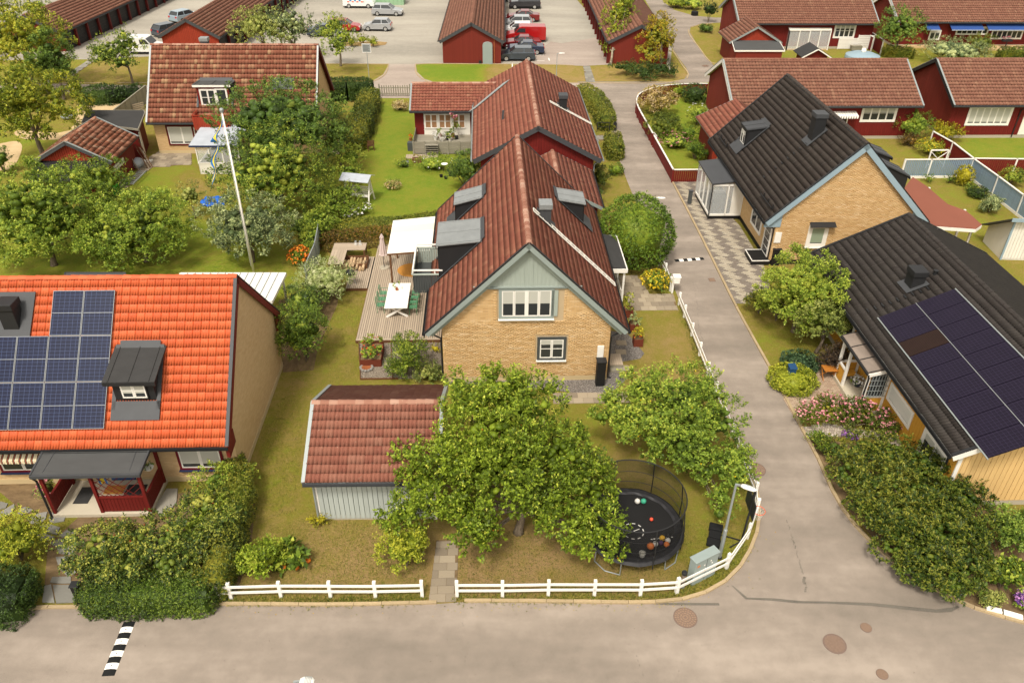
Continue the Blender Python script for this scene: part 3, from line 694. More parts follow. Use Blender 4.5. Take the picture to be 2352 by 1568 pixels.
def dormer(H,t,x,w,yf,zf,zt,back,sidemat='black_metal',roofmat='zinc',win=None,apron=True,face='black_metal',over=.12,name='dormer',flash='zinc_dark'):
    '''boxy dormer on slope t: x centre along the ridge, w width, yf front distance from the ridge axis (positive), zf base height at front,
    zt roof edge height at front, back = distance from ridge where its roof meets the slope'''
    d=MB(); t=float(t); zb=H.zr-H.m*back
    x0,x1=x-w/2,x+w/2; zfr=H.zr-H.m*yf
    P=[(x0,t*yf,zfr-.05),(x0,t*yf,zt),(x0,t*back,zb-.02),(x0,t*back,zb-.3)]
    if t<0: P=P[::-1]
    d.prism(P,(w,0,0)); o=d.build(name,sidemat,H.root)
    # roof plate
    r=MB(); a=Vector((0,t*(yf+over),zt+.03-over*(zb-zt)/max(.1,(yf-back))*1.0)); b=Vector((0,t*(back-.02),zb+.05))
    r.prism([(x0-over,a.y,a.z),(x0-over,b.y,b.z),(x1+over,b.y,b.z),(x1+over,a.y,a.z)][::(1 if t>0 else -1)],(0,0,.06)); r.build('dormer_roof',roofmat,o)
    # fascia
    r=MB(); r.bar((x0-over,a.y,a.z-.06),(x1+over,a.y,a.z-.06),.04,.16); r.build('fascia',face,o)
    # standing seams
    r=MB()
    for q in (x0+.01,x,x1-.01): r.bar((q,a.y,a.z+.075),(q,b.y,b.z+.075),.02,.03)
    r.build('roof_seam',roofmat,o)
    # flashing round the foot on the tiles
    n=H.roofplane(t)[1]; r=MB()
    def sp(xx,yy,off=.105): return Vector((xx,t*yy,H.zr-H.m*yy))+n*off
    g=.16
    loops=[[sp(x0-g,yf+.25),sp(x0,yf+.25),sp(x0,back-.1),sp(x0-g,back-.1)],[sp(x1,yf+.25),sp(x1+g,yf+.25),sp(x1+g,back-.1),sp(x1,back-.1)],[sp(x0,back),sp(x1,back),sp(x1,back-.22),sp(x0,back-.22)]]
    if apron: loops.append([sp(x0-g,yf+.55),sp(x1+g,yf+.55),sp(x1+g,yf),sp(x0-g,yf)])
    for L in loops: r.prism(L,n*.012)
    r.build('flashing',flash,o)
    if win:
        M=wallM((x,t*yf,0),(0,t)); window(o,M,-win[0]/2,win[1],win[0],win[2],**win[3])
    return o
def chimney(H,t,x,y,w,dp,h,mat='black_metal',cap='zinc_dark',name='chimney'):
    z=H.zr-H.m*abs(y); mb=MB(); mb.box(x-w/2,x+w/2,y-dp/2,y+dp/2,z-.8,z+h); o=mb.build(name,mat,H.root,bevel=.01)
    mb=MB(); mb.box(x-w/2-.06,x+w/2+.06,y-dp/2-.06,y+dp/2+.06,z+h+.002,z+h+.3); mb.build('chimney_cap',cap,o,bevel=.03)
    n=H.roofplane(t)[1]; mb=MB(); g=.2
    V=[Vector((xx,yy,H.zr-H.m*abs(yy)))+n*.10 for xx,yy in ((x-w/2-g,y-dp/2-g),(x+w/2+g,y-dp/2-g),(x+w/2+g,y+dp/2+g),(x-w/2-g,y+dp/2+g))]
    mb.prism(V,n*.012); mb.build('flashing','zinc_dark',o)
    return o
def roof_ladder(H,t,x,y0,y1,w=.32,mat='galv',side=None):
    n=H.roofplane(t)[1]; mb=MB()
    P=lambda xx,yy,o=.12: Vector((xx,t*yy,H.zr-H.m*yy))+n*o
    for s in (-w/2,w/2): mb.bar(P(x+s,y0),P(x+s,y1),.045,.06,up=n)
    o=mb.build('roof_ladder',mat,H.root)
    L=abs(y1-y0)*math.hypot(1,H.m); k=int(L/.33)
    for i in range(k+1):
        y=y0+(y1-y0)*i/k; mb=MB(); mb.bar(P(x-w/2,y),P(x+w/2,y),.035,.035,up=n); mb.build('rung',mat,o)
    return o
# ---------------- foliage ----------------
def leaf_cloud(pos,axis,n_leaf,size,mat,name='crown',spread=1.,length=.3,tint0=None,droop=0.,aspect=.55):
    '''pos (N,3) sprig roots, axis (N,3) unit directions; n_leaf leaves along each sprig'''
    N=len(pos); K=n_leaf
    t=rng.random((N,K))*.9+.1
    rnd=rng.normal(size=(N,K,3)); ax=axis[:,None,:]
    side=rnd-(rnd*ax).sum(-1,keepdims=True)*ax; side/=np.linalg.norm(side,axis=-1,keepdims=True)+1e-9
    p=pos[:,None,:]+ax*(t[...,None]*length)+side*(.05*size)
    d=side*(1.0*spread)+ax*(.35+.5*t[...,None])+rng.normal(size=(N,K,3))*.2; d[...,2]-=droop; d/=np.linalg.norm(d,axis=-1,keepdims=True)
    up=np.zeros((N,K,3)); up[...,2]=1; up+=ax*.6+rng.normal(size=(N,K,3))*.35
    w=np.cross(d,up); w/=np.linalg.norm(w,axis=-1,keepdims=True)+1e-9
    nrm=np.cross(w,d)
    s=(size*rng.uniform(.65,1.25,(N,K)))[...,None]
    a=p; tip=p+d*s; mid=p+d*s*.45+nrm*s*.06
    l=mid-w*s*aspect/2; r=mid+w*s*aspect/2; tip=tip-nrm*s*.08
    V=np.stack([a,l,tip,r],2).reshape(-1,3); F=np.arange(N*K*4).reshape(-1,4)
    base_t=rng.random(N)[:,None]*.55+rng.random((N,K))*.45 if tint0 is None else np.clip(tint0[:,None]*.6+.42*t+rng.normal(0,.13,(N,K)),0,.97)
    return np_mesh(name,V,F,mat,base_t.ravel())
def unit(v): return v/(np.linalg.norm(v,axis=-1,keepdims=True)+1e-9)
def clumps(rx,ry,rz,n,rough=.18,flat=0.,inner=.25,lower=-.75):
    'clump centres filling an uneven ellipsoid, in crown space'
    d=unit(rng.normal(size=(n*3,3))); d=d[d[:,2]>lower][:n]
    lob=unit(rng.normal(size=(7,3)))
    f=1+rough*(np.maximum(0,(d@lob.T))**3*rng.choice([1,-.7,.8],7)).sum(1)*.8
    r=np.where(rng.random(len(d))<inner,rng.uniform(.25,.7,len(d)),rng.uniform(.74,.98,len(d)))*np.clip(f,.55,1.4)
    return d*r[:,None]*np.array([rx,ry,rz]),d
def crown_mesh(rx,ry,rz,leaves,size,mat,csize=.5,ncl=None,K=9,rough=.25,length=.3,up=.55,lower=-.7,droop=0.,spread=1.,inner=.25,name='crown',aspect=.55,out=.8):
    sh=csize*.25+length*.45; rx,ry,rz=[max(q*.55,q-sh) for q in (rx,ry,rz)]; size*=1.1; leaves*=.92
    n=ncl or max(12,int(4.5*(rx*rz+rx*ry+ry*rz)/3/csize**2))
    c,d=clumps(rx,ry,rz,n,rough,inner=inner,lower=lower); n=len(c)
    sp=max(1,int(leaves/K/n)); cr=csize*rng.uniform(.6,1.3,n)
    q=unit(rng.normal(size=(n,sp,3))+d[:,None,:]*.7+np.array([0,0,.35])); rr=rng.uniform(.25,1.,(n,sp,1))**.6
    pos=c[:,None,:]+q*rr*cr[:,None,None]*np.array([1,1,.75])
    ax=unit(q*.5+d[:,None,:]*out+np.array([0,0,up])+rng.normal(size=(n,sp,3))*.25)
    tn=np.repeat(rng.random(n)*.5,sp)+rng.random(n*sp)*.5
    return leaf_cloud(pos.reshape(-1,3),ax.reshape(-1,3),K,size,mat,name,spread,length,tn,droop,aspect),c
_ico=None
def core_mesh(c,r,mat,squash=.8):
    'rough inner masses of twigs and leaves so a crown is not see-through'
    global _ico
    if _ico is None:
        import bmesh; bm=bmesh.new(); bmesh.ops.create_icosphere(bm,subdivisions=1,radius=1.); _ico=(np.array([v.co[:] for v in bm.verts]),np.array([[v.index for v in f.verts] for f in bm.faces])); bm.free()
    V,F=_ico; n=len(c); r=np.broadcast_to(np.asarray(r,float),(n,))
    vv=c[:,None,:]+V[None]*np.array([1,1,squash])*r[:,None,None]*rng.uniform(.6,1.2,(n,len(V),1))
    return vv.reshape(-1,3),(F[None]+(np.arange(n)*len(V))[:,None,None]).reshape(-1,3)
def put_core(root,c,r,mat,z=0.,squash=.8,name='inner_twigs'):
    v,f=core_mesh(c,r,mat,squash); v=v+np.array([0,0,z]); v[:,2]=np.maximum(v[:,2],.02); link(name,np_mesh(name,v,f,mat,np.repeat(rng.random(len(c))*.5,len(f)//len(c))),root)['kind']='stuff'
def trunk_mb(h,r,targets,bend=.15,forks=None,root_flare=1.5):
    mb=MB(); top=Vector((random.uniform(-bend,bend),random.uniform(-bend,bend),h))
    mb.tube([(0,0,-.05),(0,0,.12),top*.5+Vector((bend*.3,0,0)),top],[r*root_flare,r*1.1,r*.9,r*.75],9)
    for k,tg in enumerate(targets):
        tg=Vector(tg); s=top.lerp(Vector((0,0,h*.75)),random.random()*.5); m=s.lerp(tg,.5)+Vector((random.uniform(-.2,.2),random.uniform(-.2,.2),random.uniform(-.15,.25)))
        rr=r*random.uniform(.3,.5); mb.tube([s,m,tg],[rr,rr*.6,rr*.15],6,cap=False)
    return mb
def crownsize(px,py,rxp,ryp,trunk,ry_ratio=1.):
    'solve a crown from its outline in the survey: centre px,py, half width, half height'
    zc=trunk+1.5
    for _ in range(30):
        g=G(px,py,zc); s=mpp(g); rx=rxp*s; a=math.atan2(CAM_H-zc,math.hypot(g.y,g.x)); ry=rx*ry_ratio
        h=ryp*s; v=(h*h-(ry*math.sin(a))**2); rz=math.sqrt(max(v,(h*.45)**2))/math.cos(a)*1.0
        rz=min(max(rz,.35*rx),2.2*rx); zc=.5*zc+.5*(trunk+rz)
    return G(px,py,zc),rx,ry,rz
def tree(name,label,cat,px,py,rxp,ryp,mat,trunk=1.2,leaves=9000,size=.12,csize=.5,group=None,bark='bark',tr=.13,rough=.25,limbs=9,base=None,ry_ratio=1.,core=.72,**kw):
    c,rx,ry,rz=crownsize(px,py,rxp*1.07,ryp*1.07,trunk,ry_ratio)
    root=thing(name,label,cat,(c.x,c.y,0),random.uniform(0,6.28) if ry_ratio==1 else 0,group)
    me,cl=crown_mesh(rx,ry,rz,leaves,size,mat,csize,rough=rough,**kw)
    link('crown',me,root,loc=(0,0,c.z))
    if core: put_core(root,cl*.6,csize*core*min(1,.4/csize),mat,c.z)
    idx=rng.choice(len(cl),min(limbs,len(cl)),replace=False)
    off=Vector((0,0,0))
    tg=[(cl[i][0]*.85,cl[i][1]*.85,cl[i][2]*.85+c.z) for i in idx]
    if trunk>0.02 or limbs: trunk_mb(max(.3,trunk+.25*rz),tr,tg).build('trunk',bark,root,smooth=True)
    return root
def bush(name,label,px,py,rxp,ryp,mat,leaves=3000,size=.09,csize=.28,group=None,cat='bush',rough=.15,lower=-.35,flowers=None,ry_ratio=1.,stems=True,core=1.,shell=False,**kw):
    pass
    if shell: return ball_bush(name,label,px,py,rxp,ryp,mat,leaves,size,group,cat,flowers)
    c,rx,ry,rz=crownsize(px,py,rxp,ryp,0.0,ry_ratio)
    root=thing(name,label,cat,(c.x,c.y,0),0,group)
    me,cl=crown_mesh(rx,ry,rz,leaves,size,mat,csize,rough=rough,lower=lower,name='foliage',inner=.35,**kw)
    link('foliage',me,root,loc=(0,0,max(.05,rz*.92)))
    if core and rx>.25: put_core(root,np.array([[0,0,0.]]),min(rx,rz)*0+1.,mat) if False else put_core(root,cl*.6,csize*core,mat,max(.05,rz*.92))
    if stems:
        mb=MB()
        for i in rng.choice(len(cl),min(7,len(cl)),replace=False): mb.tube([(0,0,0),(cl[i][0]*.4,cl[i][1]*.4,(cl[i][2]+rz)*.5),(cl[i][0]*.8,cl[i][1]*.8,max(.1,cl[i][2]*.8+rz))],[.03,.02,.008],5,cap=False)
        mb.build('stem','bark',root)
    if flowers:
        fm,fn,fs=flowers[:3]; d=unit(rng.normal(size=(fn,3))+np.array([0,0,.7])); d[:,2]=np.abs(d[:,2]) if len(flowers)<4 else d[:,2]
        p=d*np.array([rx,ry,rz])*rng.uniform(.9,1.1,(fn,1)); link('flower',leaf_cloud(p,unit(d+np.array([0,0,1])),6,fs,fm,'flower',1.2,.02,aspect=.8),root,loc=(0,0,max(.05,rz*.92)))['kind']='stuff'
    return root
def hedge(name,label,pts,width,h,mat,dens=420,size=.07,px=True,group=None,core=True,cat='hedge',rough=.07,hvar=0.,mat2=None,top_bulge=0.):
    'clipped hedge along a path (pixel points on the ground)'
    W=[G(*p) if px else Vector((p[0],p[1],0)) for p in pts]
    o0=W[0].copy(); root=thing(name,label,cat,tuple(o0),0,group)
    W=[w-o0 for w in W]; seg=[(b-a).length for a,b in zip(W,W[1:])]; L=sum(seg); cum=np.cumsum([0]+seg)
    hs=h if isinstance(h,(list,tuple)) else [h]*len(W); ws=width if isinstance(width,(list,tuple)) else [width]*len(W)
    per=2*np.mean(hs)+np.mean(ws); dens*=.8; size*=1.25; N=int(L*per*dens/6)
    s=rng.random(N)*L; k=np.clip(np.searchsorted(cum,s,side='right')-1,0,len(seg)-1); f=(s-cum[k])/np.array(seg)[k]
    A=np.array([list(w) for w in W]); P=A[k]+(A[k+1]-A[k])*f[:,None]; D=unit(A[k+1]-A[k]); S=np.stack([-D[:,1],D[:,0],np.zeros(N)],1)
    hh=np.array(hs)[k]+(np.array(hs)[k+1]-np.array(hs)[k])*f; ww=np.array(ws)[k]+(np.array(ws)[k+1]-np.array(ws)[k])*f
    # superellipse section
    u=rng.random(N)*(2*hh+ww); ang=np.where(u<hh,0,0)
    side=np.where(u<hh,-1,np.where(u>hh+ww,1,0)); z=np.where(side==-1,u,np.where(side==1,u-hh-ww,hh)); y=np.where(side==0,(u-hh)-ww/2,side*ww/2)
    # rounded shoulders
    e=np.clip((z/hh-.75)/.25,0,1); y=np.where(side!=0,y*(1-.22*e**2),y); z=np.where(side==0,z-(.12*hh)*(np.abs(y)/(ww/2))**3,z)
    wob=1+rough*np.sin(s*2.1+3*y)+rough*.7*np.sin(s*5.3+z*4); y=y*wob*rng.uniform(.86,1.04,N); z=z*(1+hvar*np.sin(s*1.3))*rng.uniform(.93,1.05,N)
    pos=P+S*y[:,None]; pos[:,2]=np.maximum(.03,z)
    nrm=unit(S*(np.where(side==0,y/(ww)*.8,side)[:,None])+np.array([0,0,1.])*np.where(side==0,1,.45)[:,None]+rng.normal(size=(N,3))*.25)
    for e,(w_,dd) in enumerate(((A[0],-D[np.argmin(s)]),(A[-1],D[np.argmax(s)]))):
        h_=hs[0] if e==0 else hs[-1]; wd=ws[0] if e==0 else ws[-1]; m=int(h_*wd*dens/6); sd_=np.array([-dd[1],dd[0],0]); yy=rng.uniform(-.46,.46,m)*wd; zz=rng.uniform(.03,.95,m)*h_
        q=w_+sd_*yy[:,None]+dd*(rng.uniform(-.03,.1,m)[:,None]+.12*(1-(yy/wd*2)**2)[:,None]); q[:,2]=zz; pos=np.concatenate([pos,q]); nrm=np.concatenate([nrm,unit(dd+rng.normal(size=(m,3))*.35+np.array([0,0,.3]))]); s=np.concatenate([s,rng.random(m)*.5]); z=np.concatenate([z,zz]); N+=m
    link('foliage',leaf_cloud(pos,nrm,6,size,mat,'foliage',1.,size*1.6,rng.random(N)*.6+.25*np.sin(s*.9+z)+.2),root)
    if core:
        mb=MB()
        for i in range(len(W)-1):
            d=(W[i+1]-W[i]).normalized(); n=Vector((-d.y,d.x,0)); q=[]
            for (w_,wd,h_) in ((W[i],ws[i],hs[i]),(W[i+1],ws[i+1],hs[i+1])):
                for yy,zz in ((-.36,0),(-.36,.7),(-.2,.86),(.2,.86),(.36,.7),(.36,0)): q.append(tuple(w_+n*(yy*wd)+Vector((0,0,zz*h_))))
            mb.add(q,[(j,(j+1)%6,6+(j+1)%6,6+j) for j in range(6)]+[(5,4,3,2,1,0),(6,7,8,9,10,11)])
        mb.build('branches',mat,root)
    return root
def tuft(name,label,px,py,rp,h,mat,n=120,size=.3,cat='plant',group=None,flowers=None,leafw=.18):
    'plant of upright blades'
    g=G(px,py); r=rp*mpp(g); root=thing(name,label,cat,tuple(g),0,group)
    p=rng.normal(size=(n,3))*np.array([r*.45,r*.45,0]); p[:,2]=0
    ax=unit(p*np.array([1,1,0])/max(r,.01)*.7+np.array([0,0,1.])+rng.normal(size=(n,3))*.2)
    link('foliage',leaf_cloud(p,ax,5,size,mat,'foliage',.7,h,aspect=leafw*2),root)
    if flowers: 
        m=rng.choice(n,flowers[1]); link('flower',leaf_cloud(p[m]+ax[m]*h*1.05,ax[m],6,flowers[2],flowers[0],'flower',1.3,.03,aspect=.8),root)['kind']='stuff'
    return root

def ball_bush(name,label,px,py,rxp,ryp,mat,leaves,size,group,cat,flowers=None):
    'clipped round bush: one closed leafy skin over a twiggy inside'
    c,rx,ry,rz=crownsize(px,py,rxp,ryp,0.0); root=thing(name,label,cat,(c.x,c.y,0),0,group); zc=max(.05,rz*.9)
    n=int(leaves*.6)//6; size*=1.35; d=unit(rng.normal(size=(n,3))); d=d[(d[:,2]>-.75)]; w=1+.03*np.sin(d[:,0]*9+d[:,2]*7)+.03*np.sin(d[:,1]*13)+rng.normal(0,.035,len(d))
    p=d*np.array([rx,ry,rz])*.96*w[:,None]; p[:,2]=np.maximum(p[:,2],.05-zc)
    link('foliage',leaf_cloud(p,unit(d+np.array([0,0,.35])+rng.normal(size=d.shape)*.6),6,size,mat,'foliage',1.1,size*1.3,rng.random(len(d))*.7+.15*np.sin(d[:,0]*7)+.1),root,loc=(0,0,zc))
    v,f=core_mesh(np.zeros((1,3)),1.,mat,1.); v=unit(v)*np.array([rx,ry,rz])*.86*rng.uniform(.94,1.03,(len(v),1)); v[:,2]=np.maximum(v[:,2]+zc,.02); link('inner_twigs',np_mesh('inner_twigs',v,f,mat,np.full(len(f),.1)),root)['kind']='stuff'
    return root
# ---------------- the brick house in the middle ----------------
def winpx(H,w,a,b,parent=None,**kw):
    'window from the pixel of its lower left and upper right glass corners'
    x0,z0=H.hit_wall(a[0],a[1],w); x1,z1=H.hit_wall(b[0],b[1],w)
    if x1<x0: x0,x1=x1,x0
    return window(parent or H.root,H.wall(w),x0,z0,x1-x0,z1-z0,**kw)
HM=House('brick_house','yellow brick gabled house with red tiled roof, grey boarded gable and white double window','house',(0.45,38.68,92.25,14.1,9.8,3.12,7.91),(.36,.80),wall='mortar')
HM.roof('tile_red',parts=300,tw=.32,te=.36,waves=2,barge='grey_trim',barge_h=.22,cap='ridge_pale',partside=-1,verge='black_metal',amp=.045)
for t in (-1,1): HM.gutter(t,'black_metal',pipe=(-6.6*1,))
gf=lambda x: min(HM.za,HM.zr-.16-HM.m*abs(x)); gx=HM.wy
brick_wall_geo(HM,'g-',.28,lambda x:min(5.45,gf(x)-.02),(-gx,gx),300,holes=[(-1.42,1.75,3.6,5.5),(.45,2.05,1.2,2.72)])
for w in ('e-','e+'):
    mb=MB(); L=HM.wx; mb.box(-L,L,-.012,0,.28,HM.zw); mb.build('brick_face','brick_wall',HM.root,M=HM.wall(w))
Mg=HM.wall('g-')
boards(HM.root,Mg,-2.6,2.6,lambda x:5.5,lambda x:gf(x)-.02,'grey_green',bw=.2,gap=.04,th=.03,name='gable_board')
boards(HM.root,Mg,-2.5,2.5,lambda x:5.5,lambda x:gf(x)-.08,'grey_green',bw=.2,gap=.14,th=.05,parts=False,name='cover_strip')
mb=MB(); mb.box(-2.55,2.55,-.09,0,5.40,5.52); mb.box(-2.2,2.2,-.13,-.09,5.47,5.52); mb.build('gable_beam','grey_trim',HM.root,M=Mg)
for sg in (-1,1):   # second, inner barge layer and boxed eave returns
    n=HM.roofplane(sg)[1]; mb=MB(); x=-HM.wx-.06
    mb.bar(Vector((x,0,HM.zr))-n*.33,Vector((x,sg*HM.W/2,HM.ze))-n*.33,.12,.24,up=n); mb.build('soffit_board','grey_green',HM.root)
    mb=MB(); y0,y1=sg*HM.wy,sg*(HM.W/2); mb.prism([(-HM.wx-.02,y0,HM.zw-.35),(-HM.wx-.02,y1,HM.ze-.18),(-HM.wx-.02,y1,HM.ze-.1),(-HM.wx-.02,y0,HM.zw+.0)][::int(sg)],(.05 if sg>0 else .05,0,0)); mb.build('eave_return','dark_grey',HM.root)
w=window(HM.root,Mg,-1.22,3.88,2.35,1.42,cases=4,rows=1,trim='grey_trim',frame_='white',tw=.14,blind=.5,sill='plastic_white'); 
mb=MB(); mb.box(1.16,1.45,-.07,0,3.88,5.3); mb.build('shutter','grey_green',w,M=Mg.inverted()@Mg@Matrix.Translation((1.22,0,-3.88)))
mb=MB(); mb.box(1.09,1.27,-.085,-.05,0,1.42); mb.build('mullion','white',w)
w=window(HM.root,Mg,.66,1.42,1.17,1.1,cases=2,rows=2,trim='dark_grey',frame_='white',tw=.13,blind=.25,sill='plastic_white')
mb=MB(); x,z=HM.hit_wall(1379,805,'g-'); mb.box(x-.16,x+.16,-.07,0,z-.38,z+.32); mb.build('meter_box','plastic_white',HM.root,M=Mg,bevel=.01)
dD=dict(cases=2,rows=1,trim='black_metal',frame_='white',tw=.06,blind=.0)
dormer(HM,1,3.3,1.5,3.6,4.0,5.5,2.05,name='dormer',win=(1.0,4.6,.75,dD))
dormer(HM,1,-1.45,2.5,4.35,3.4,5.6,2.15,name='dormer',win=(1.9,3.6,1.7,dict(cases=3,rows=1,trim='black_metal',frame_='white',tw=.06)),apron=False)
dormer(HM,-1,3.0,1.5,3.6,4.0,5.6,2.1,name='dormer',win=(1.0,4.6,.75,dD))
chimney(HM,-1,-2.55,-1.05,.62,.55,.75,mat='zinc_dark',cap='zinc')
roof_ladder(HM,-1,-2.85,.35,4.75,mat='white_board')
# balcony on the garden side
bl=MB(); bl.box(-2.72,.2,4.4,5.72,3.0,3.1); o=bl.build('balcony','dark_grey',HM.root)
for (x0,x1,M_) in ((-2.72,.2,'S'),(4.4,5.72,'N'),(4.4,5.72,'F')):
    if M_=='S': M=frame((-2.72,5.74,0),(1,0,0),z=(0,0,1)); Ln=2.92; st=0
    elif M_=='N': M=frame((-2.74,4.4,0),(0,1,0),z=(0,0,1)); Ln=1.32
    else: M=frame((.22,4.4,0),(0,1,0),z=(0,0,1)); Ln=1.32
    for i in range(int(Ln/.13)):
        mb=MB(); mb.box(i*.13+.008,i*.13+.122,-.015,.015,2.88,3.95); mb.build('balustrade_board','dark_grey' if M_!='F' else 'grey_green',o,M=M)
mb=MB(); mb.bar((-2.76,4.4,3.99),(-2.76,5.76,3.99),.12,.05); mb.bar((-2.76,5.76,3.99),(.24,5.76,3.99),.12,.05); mb.bar((.24,5.76,3.99),(.24,4.4,3.99),.12,.05); mb.build('capping','grey_green',o)
mb=MB()
for a,b in (((-2.7,4.2,4.2),(-2.7,5.74,4.2)),((-2.7,5.74,4.2),(.2,5.74,4.2)),((.2,5.74,4.2),(.2,4.3,4.2))): mb.bar(a,b,.07,.07)
for a in ((-2.7,5.74),(.2,5.74),(-2.7,4.6),(.2,4.6),(-1.2,5.74)): mb.bar((a[0],a[1],3.99),(a[0],a[1],4.2),.05)
mb.build('handrail','plastic_white',o)
# entrance porch on the lane side
mb=MB(); mb.prism([(.2,-4.95,2.78),(4.35,-4.95,2.78),(4.35,-6.0,2.52),(.2,-6.0,2.52)],(0,0,-.1)); o=mb.build('porch_roof','felt_dark',HM.root)
mb=MB(); mb.box(.15,4.4,-6.06,-6.0,2.36,2.56); mb.box(.12,.18,-6.0,-4.9,2.36,2.6); mb.box(4.37,4.43,-6.0,-4.9,2.36,2.6); mb.build('fascia','white',o)
for x in (.3,2.3,4.2):
    mb=MB(); mb.bar((x,-5.9,.15),(x,-5.9,2.4),.11); mb.build('porch_post','white',o)
mb=MB(); mb.box(.3,4.2,-5.9,-5.86,.25,.3); mb.box(.3,4.2,-5.9,-5.86,.9,.97); mb.build('porch_rail','white',o)
mb=MB(); mb.box(.15,4.3,-5.95,-4.12,0,.17); mb.build('porch_floor','concrete',o)
for i in range(12):
    mb=MB(); mb.box(.3+i*.3,.3+i*.3+.14,-5.89,-5.87,.3,.9); mb.build('baluster','white',o)
window(HM.root,HM.wall('e-'),1.0,.3,.95,2.0,cases=1,trim='white',pane='glass',name='door'); window(HM.root,HM.wall('e-'),-3.2,1.1,1.4,1.1,trim='grey_trim'); window(HM.root,HM.wall('e+'),-3.5,.3,2.2,2.1,cases=3); window(HM.root,HM.wall('e+'),1.5,1.1,1.4,1.1)
# rear annex with its own ridge
HA=House('rear_annex','low red tiled annex behind the lane side of the brick house','annex',(2.82,50.36,92.16,6.4,5.77,2.63,4.11),(.3,.3),wall='red_board')
HA.roof('tile_red',tw=.3,te=.36,waves=1,lod=True,barge='grey_trim',barge_h=.2,cap='ridge_pale',caps_parts=False); HA.gutter(-1)
# ---------------- orange roofed house at the left ----------------
HO=House('brick_house','pale brick house under a bright orange tiled roof carrying blue solar panels','house',(-18.58,28.55,2.21,14.0,10.08,2.67,7.69),(.10,.88),wall='brick_pale')
HO.roof('tile_orange',parts=300,tw=.33,te=.37,waves=3,barge='red_deep',barge_h=.3,cap='tile_orange',partside=-1,verge='zinc_dark',amp=.055)
HO.gutter(-1,'black_metal',pipe=(-.2,))
mb=MB(); n=HO.roofplane(1)[1]; x=7.0
mb.prism([(7.0-.12,5.04,2.6),(7.0-.12,4.16,2.9),(7.0-.12,4.16,2.2),(7.0-.12,5.04,2.1)],(.14,0,0)); mb.build('eave_box','red_deep',HO.root)
mb=MB(); mb.prism([(7.0-.12,-5.04,2.6),(7.0-.12,-4.16,2.9),(7.0-.12,-4.16,2.2),(7.0-.12,-5.04,2.1)][::-1],(.14,0,0)); mb.build('eave_box','red_deep',HO.root)
d=dormer(HO,-1,3.28,1.62,3.7,3.9,5.12,2.15,sidemat='black_metal',roofmat='felt_dark',win=(.98,4.22,.72,dict(cases=2,rows=2,trim='black_metal',frame_='white',tw=.05,blind=.7)),over=.22,flash='zinc_dark')
def solar(H,t,x0,y0,w,h,mat,off=.13,fr='zinc',name='solar_panel',mid=True):
    M=H.slopeM(t,x0,y0,off); mb=MB(); mb.box(.012,w-.012,.012,h-.012,-.035,0); mb.cm=1
    f=.015
    mb.box(.012,w-.012,.012,.012+f,.0005,.008); mb.box(.012,w-.012,h-.012-f,h-.012,.0005,.008); mb.box(.012,.012+f,.012+f,h-.012-f,.0005,.008); mb.box(w-.012-f,w-.012,.012+f,h-.012-f,.0005,.008)
    if mid: mb.box(.04,w-.04,h/2-.008,h/2+.008,.0005,.004)
    return mb.build(name,[mat,fr],H.root,M=M)
cw,ch=1.262,1.912; sl_=math.sqrt(2)
mO=math.hypot(1,HO.m)
for r_ in range(3):
    for c_ in range(6 if r_ else 2):
        x=2.10-cw*(c_+1); y=-(.42+(r_+1)*ch/mO)
        solar(HO,-1,x,y,cw,ch,'solar_blue')
chimney(HO,-1,-1.95,-1.35,.62,.62,.75,mat='black_metal',cap='black_metal')
mb=MB(); n=HO.roofplane(-1)[1]
V=[Vector((xx,yy,HO.zr-HO.m*abs(yy)))+n*.11 for xx,yy in ((-2.9,-.45),(-1.15,-.45),(-1.22,-2.15),(-2.95,-2.15))]; mb.prism(V,n*.012); mb.build('flashing_sheet','zinc_dark',HO.root)
winpx(HO,'e-',(420,1072),(502,1030),cases=2,rows=1,trim='wine',blind=.8,tw=.1,sill='navy')
w=winpx(HO,'e-',(10,1078),(92,1036),cases=2,rows=1,trim='wine',blind=.55,tw=.1,sill='navy'); winpx(HO,'e-',(100,1080),(150,1036),cases=1,rows=1,trim='wine',blind=.55,tw=.1,sill='navy')
xa,za=HO.hit_wall(0,1036,'e-'); xb,_=HO.hit_wall(108,1036,'e-')
mb=MB(); mb.add([(xa-1,-.12,2.30),(xb,-.12,2.30),(xb,-.75,1.98),(xa-1,-.75,1.98)],[(0,1,2,3)]); 
for i in range(int((xb-xa+1)/.12)): q=xa-1+i*.12; mb.add([(q,-.75,1.98),(q+.11,-.75,1.98),(q+.11,-.755,1.84),(q+.055,-.755,1.80),(q,-.755,1.84)],[(0,1,2,3,4)])
mb.build('awning','stripe',HO.root,M=HO.wall('e-'))
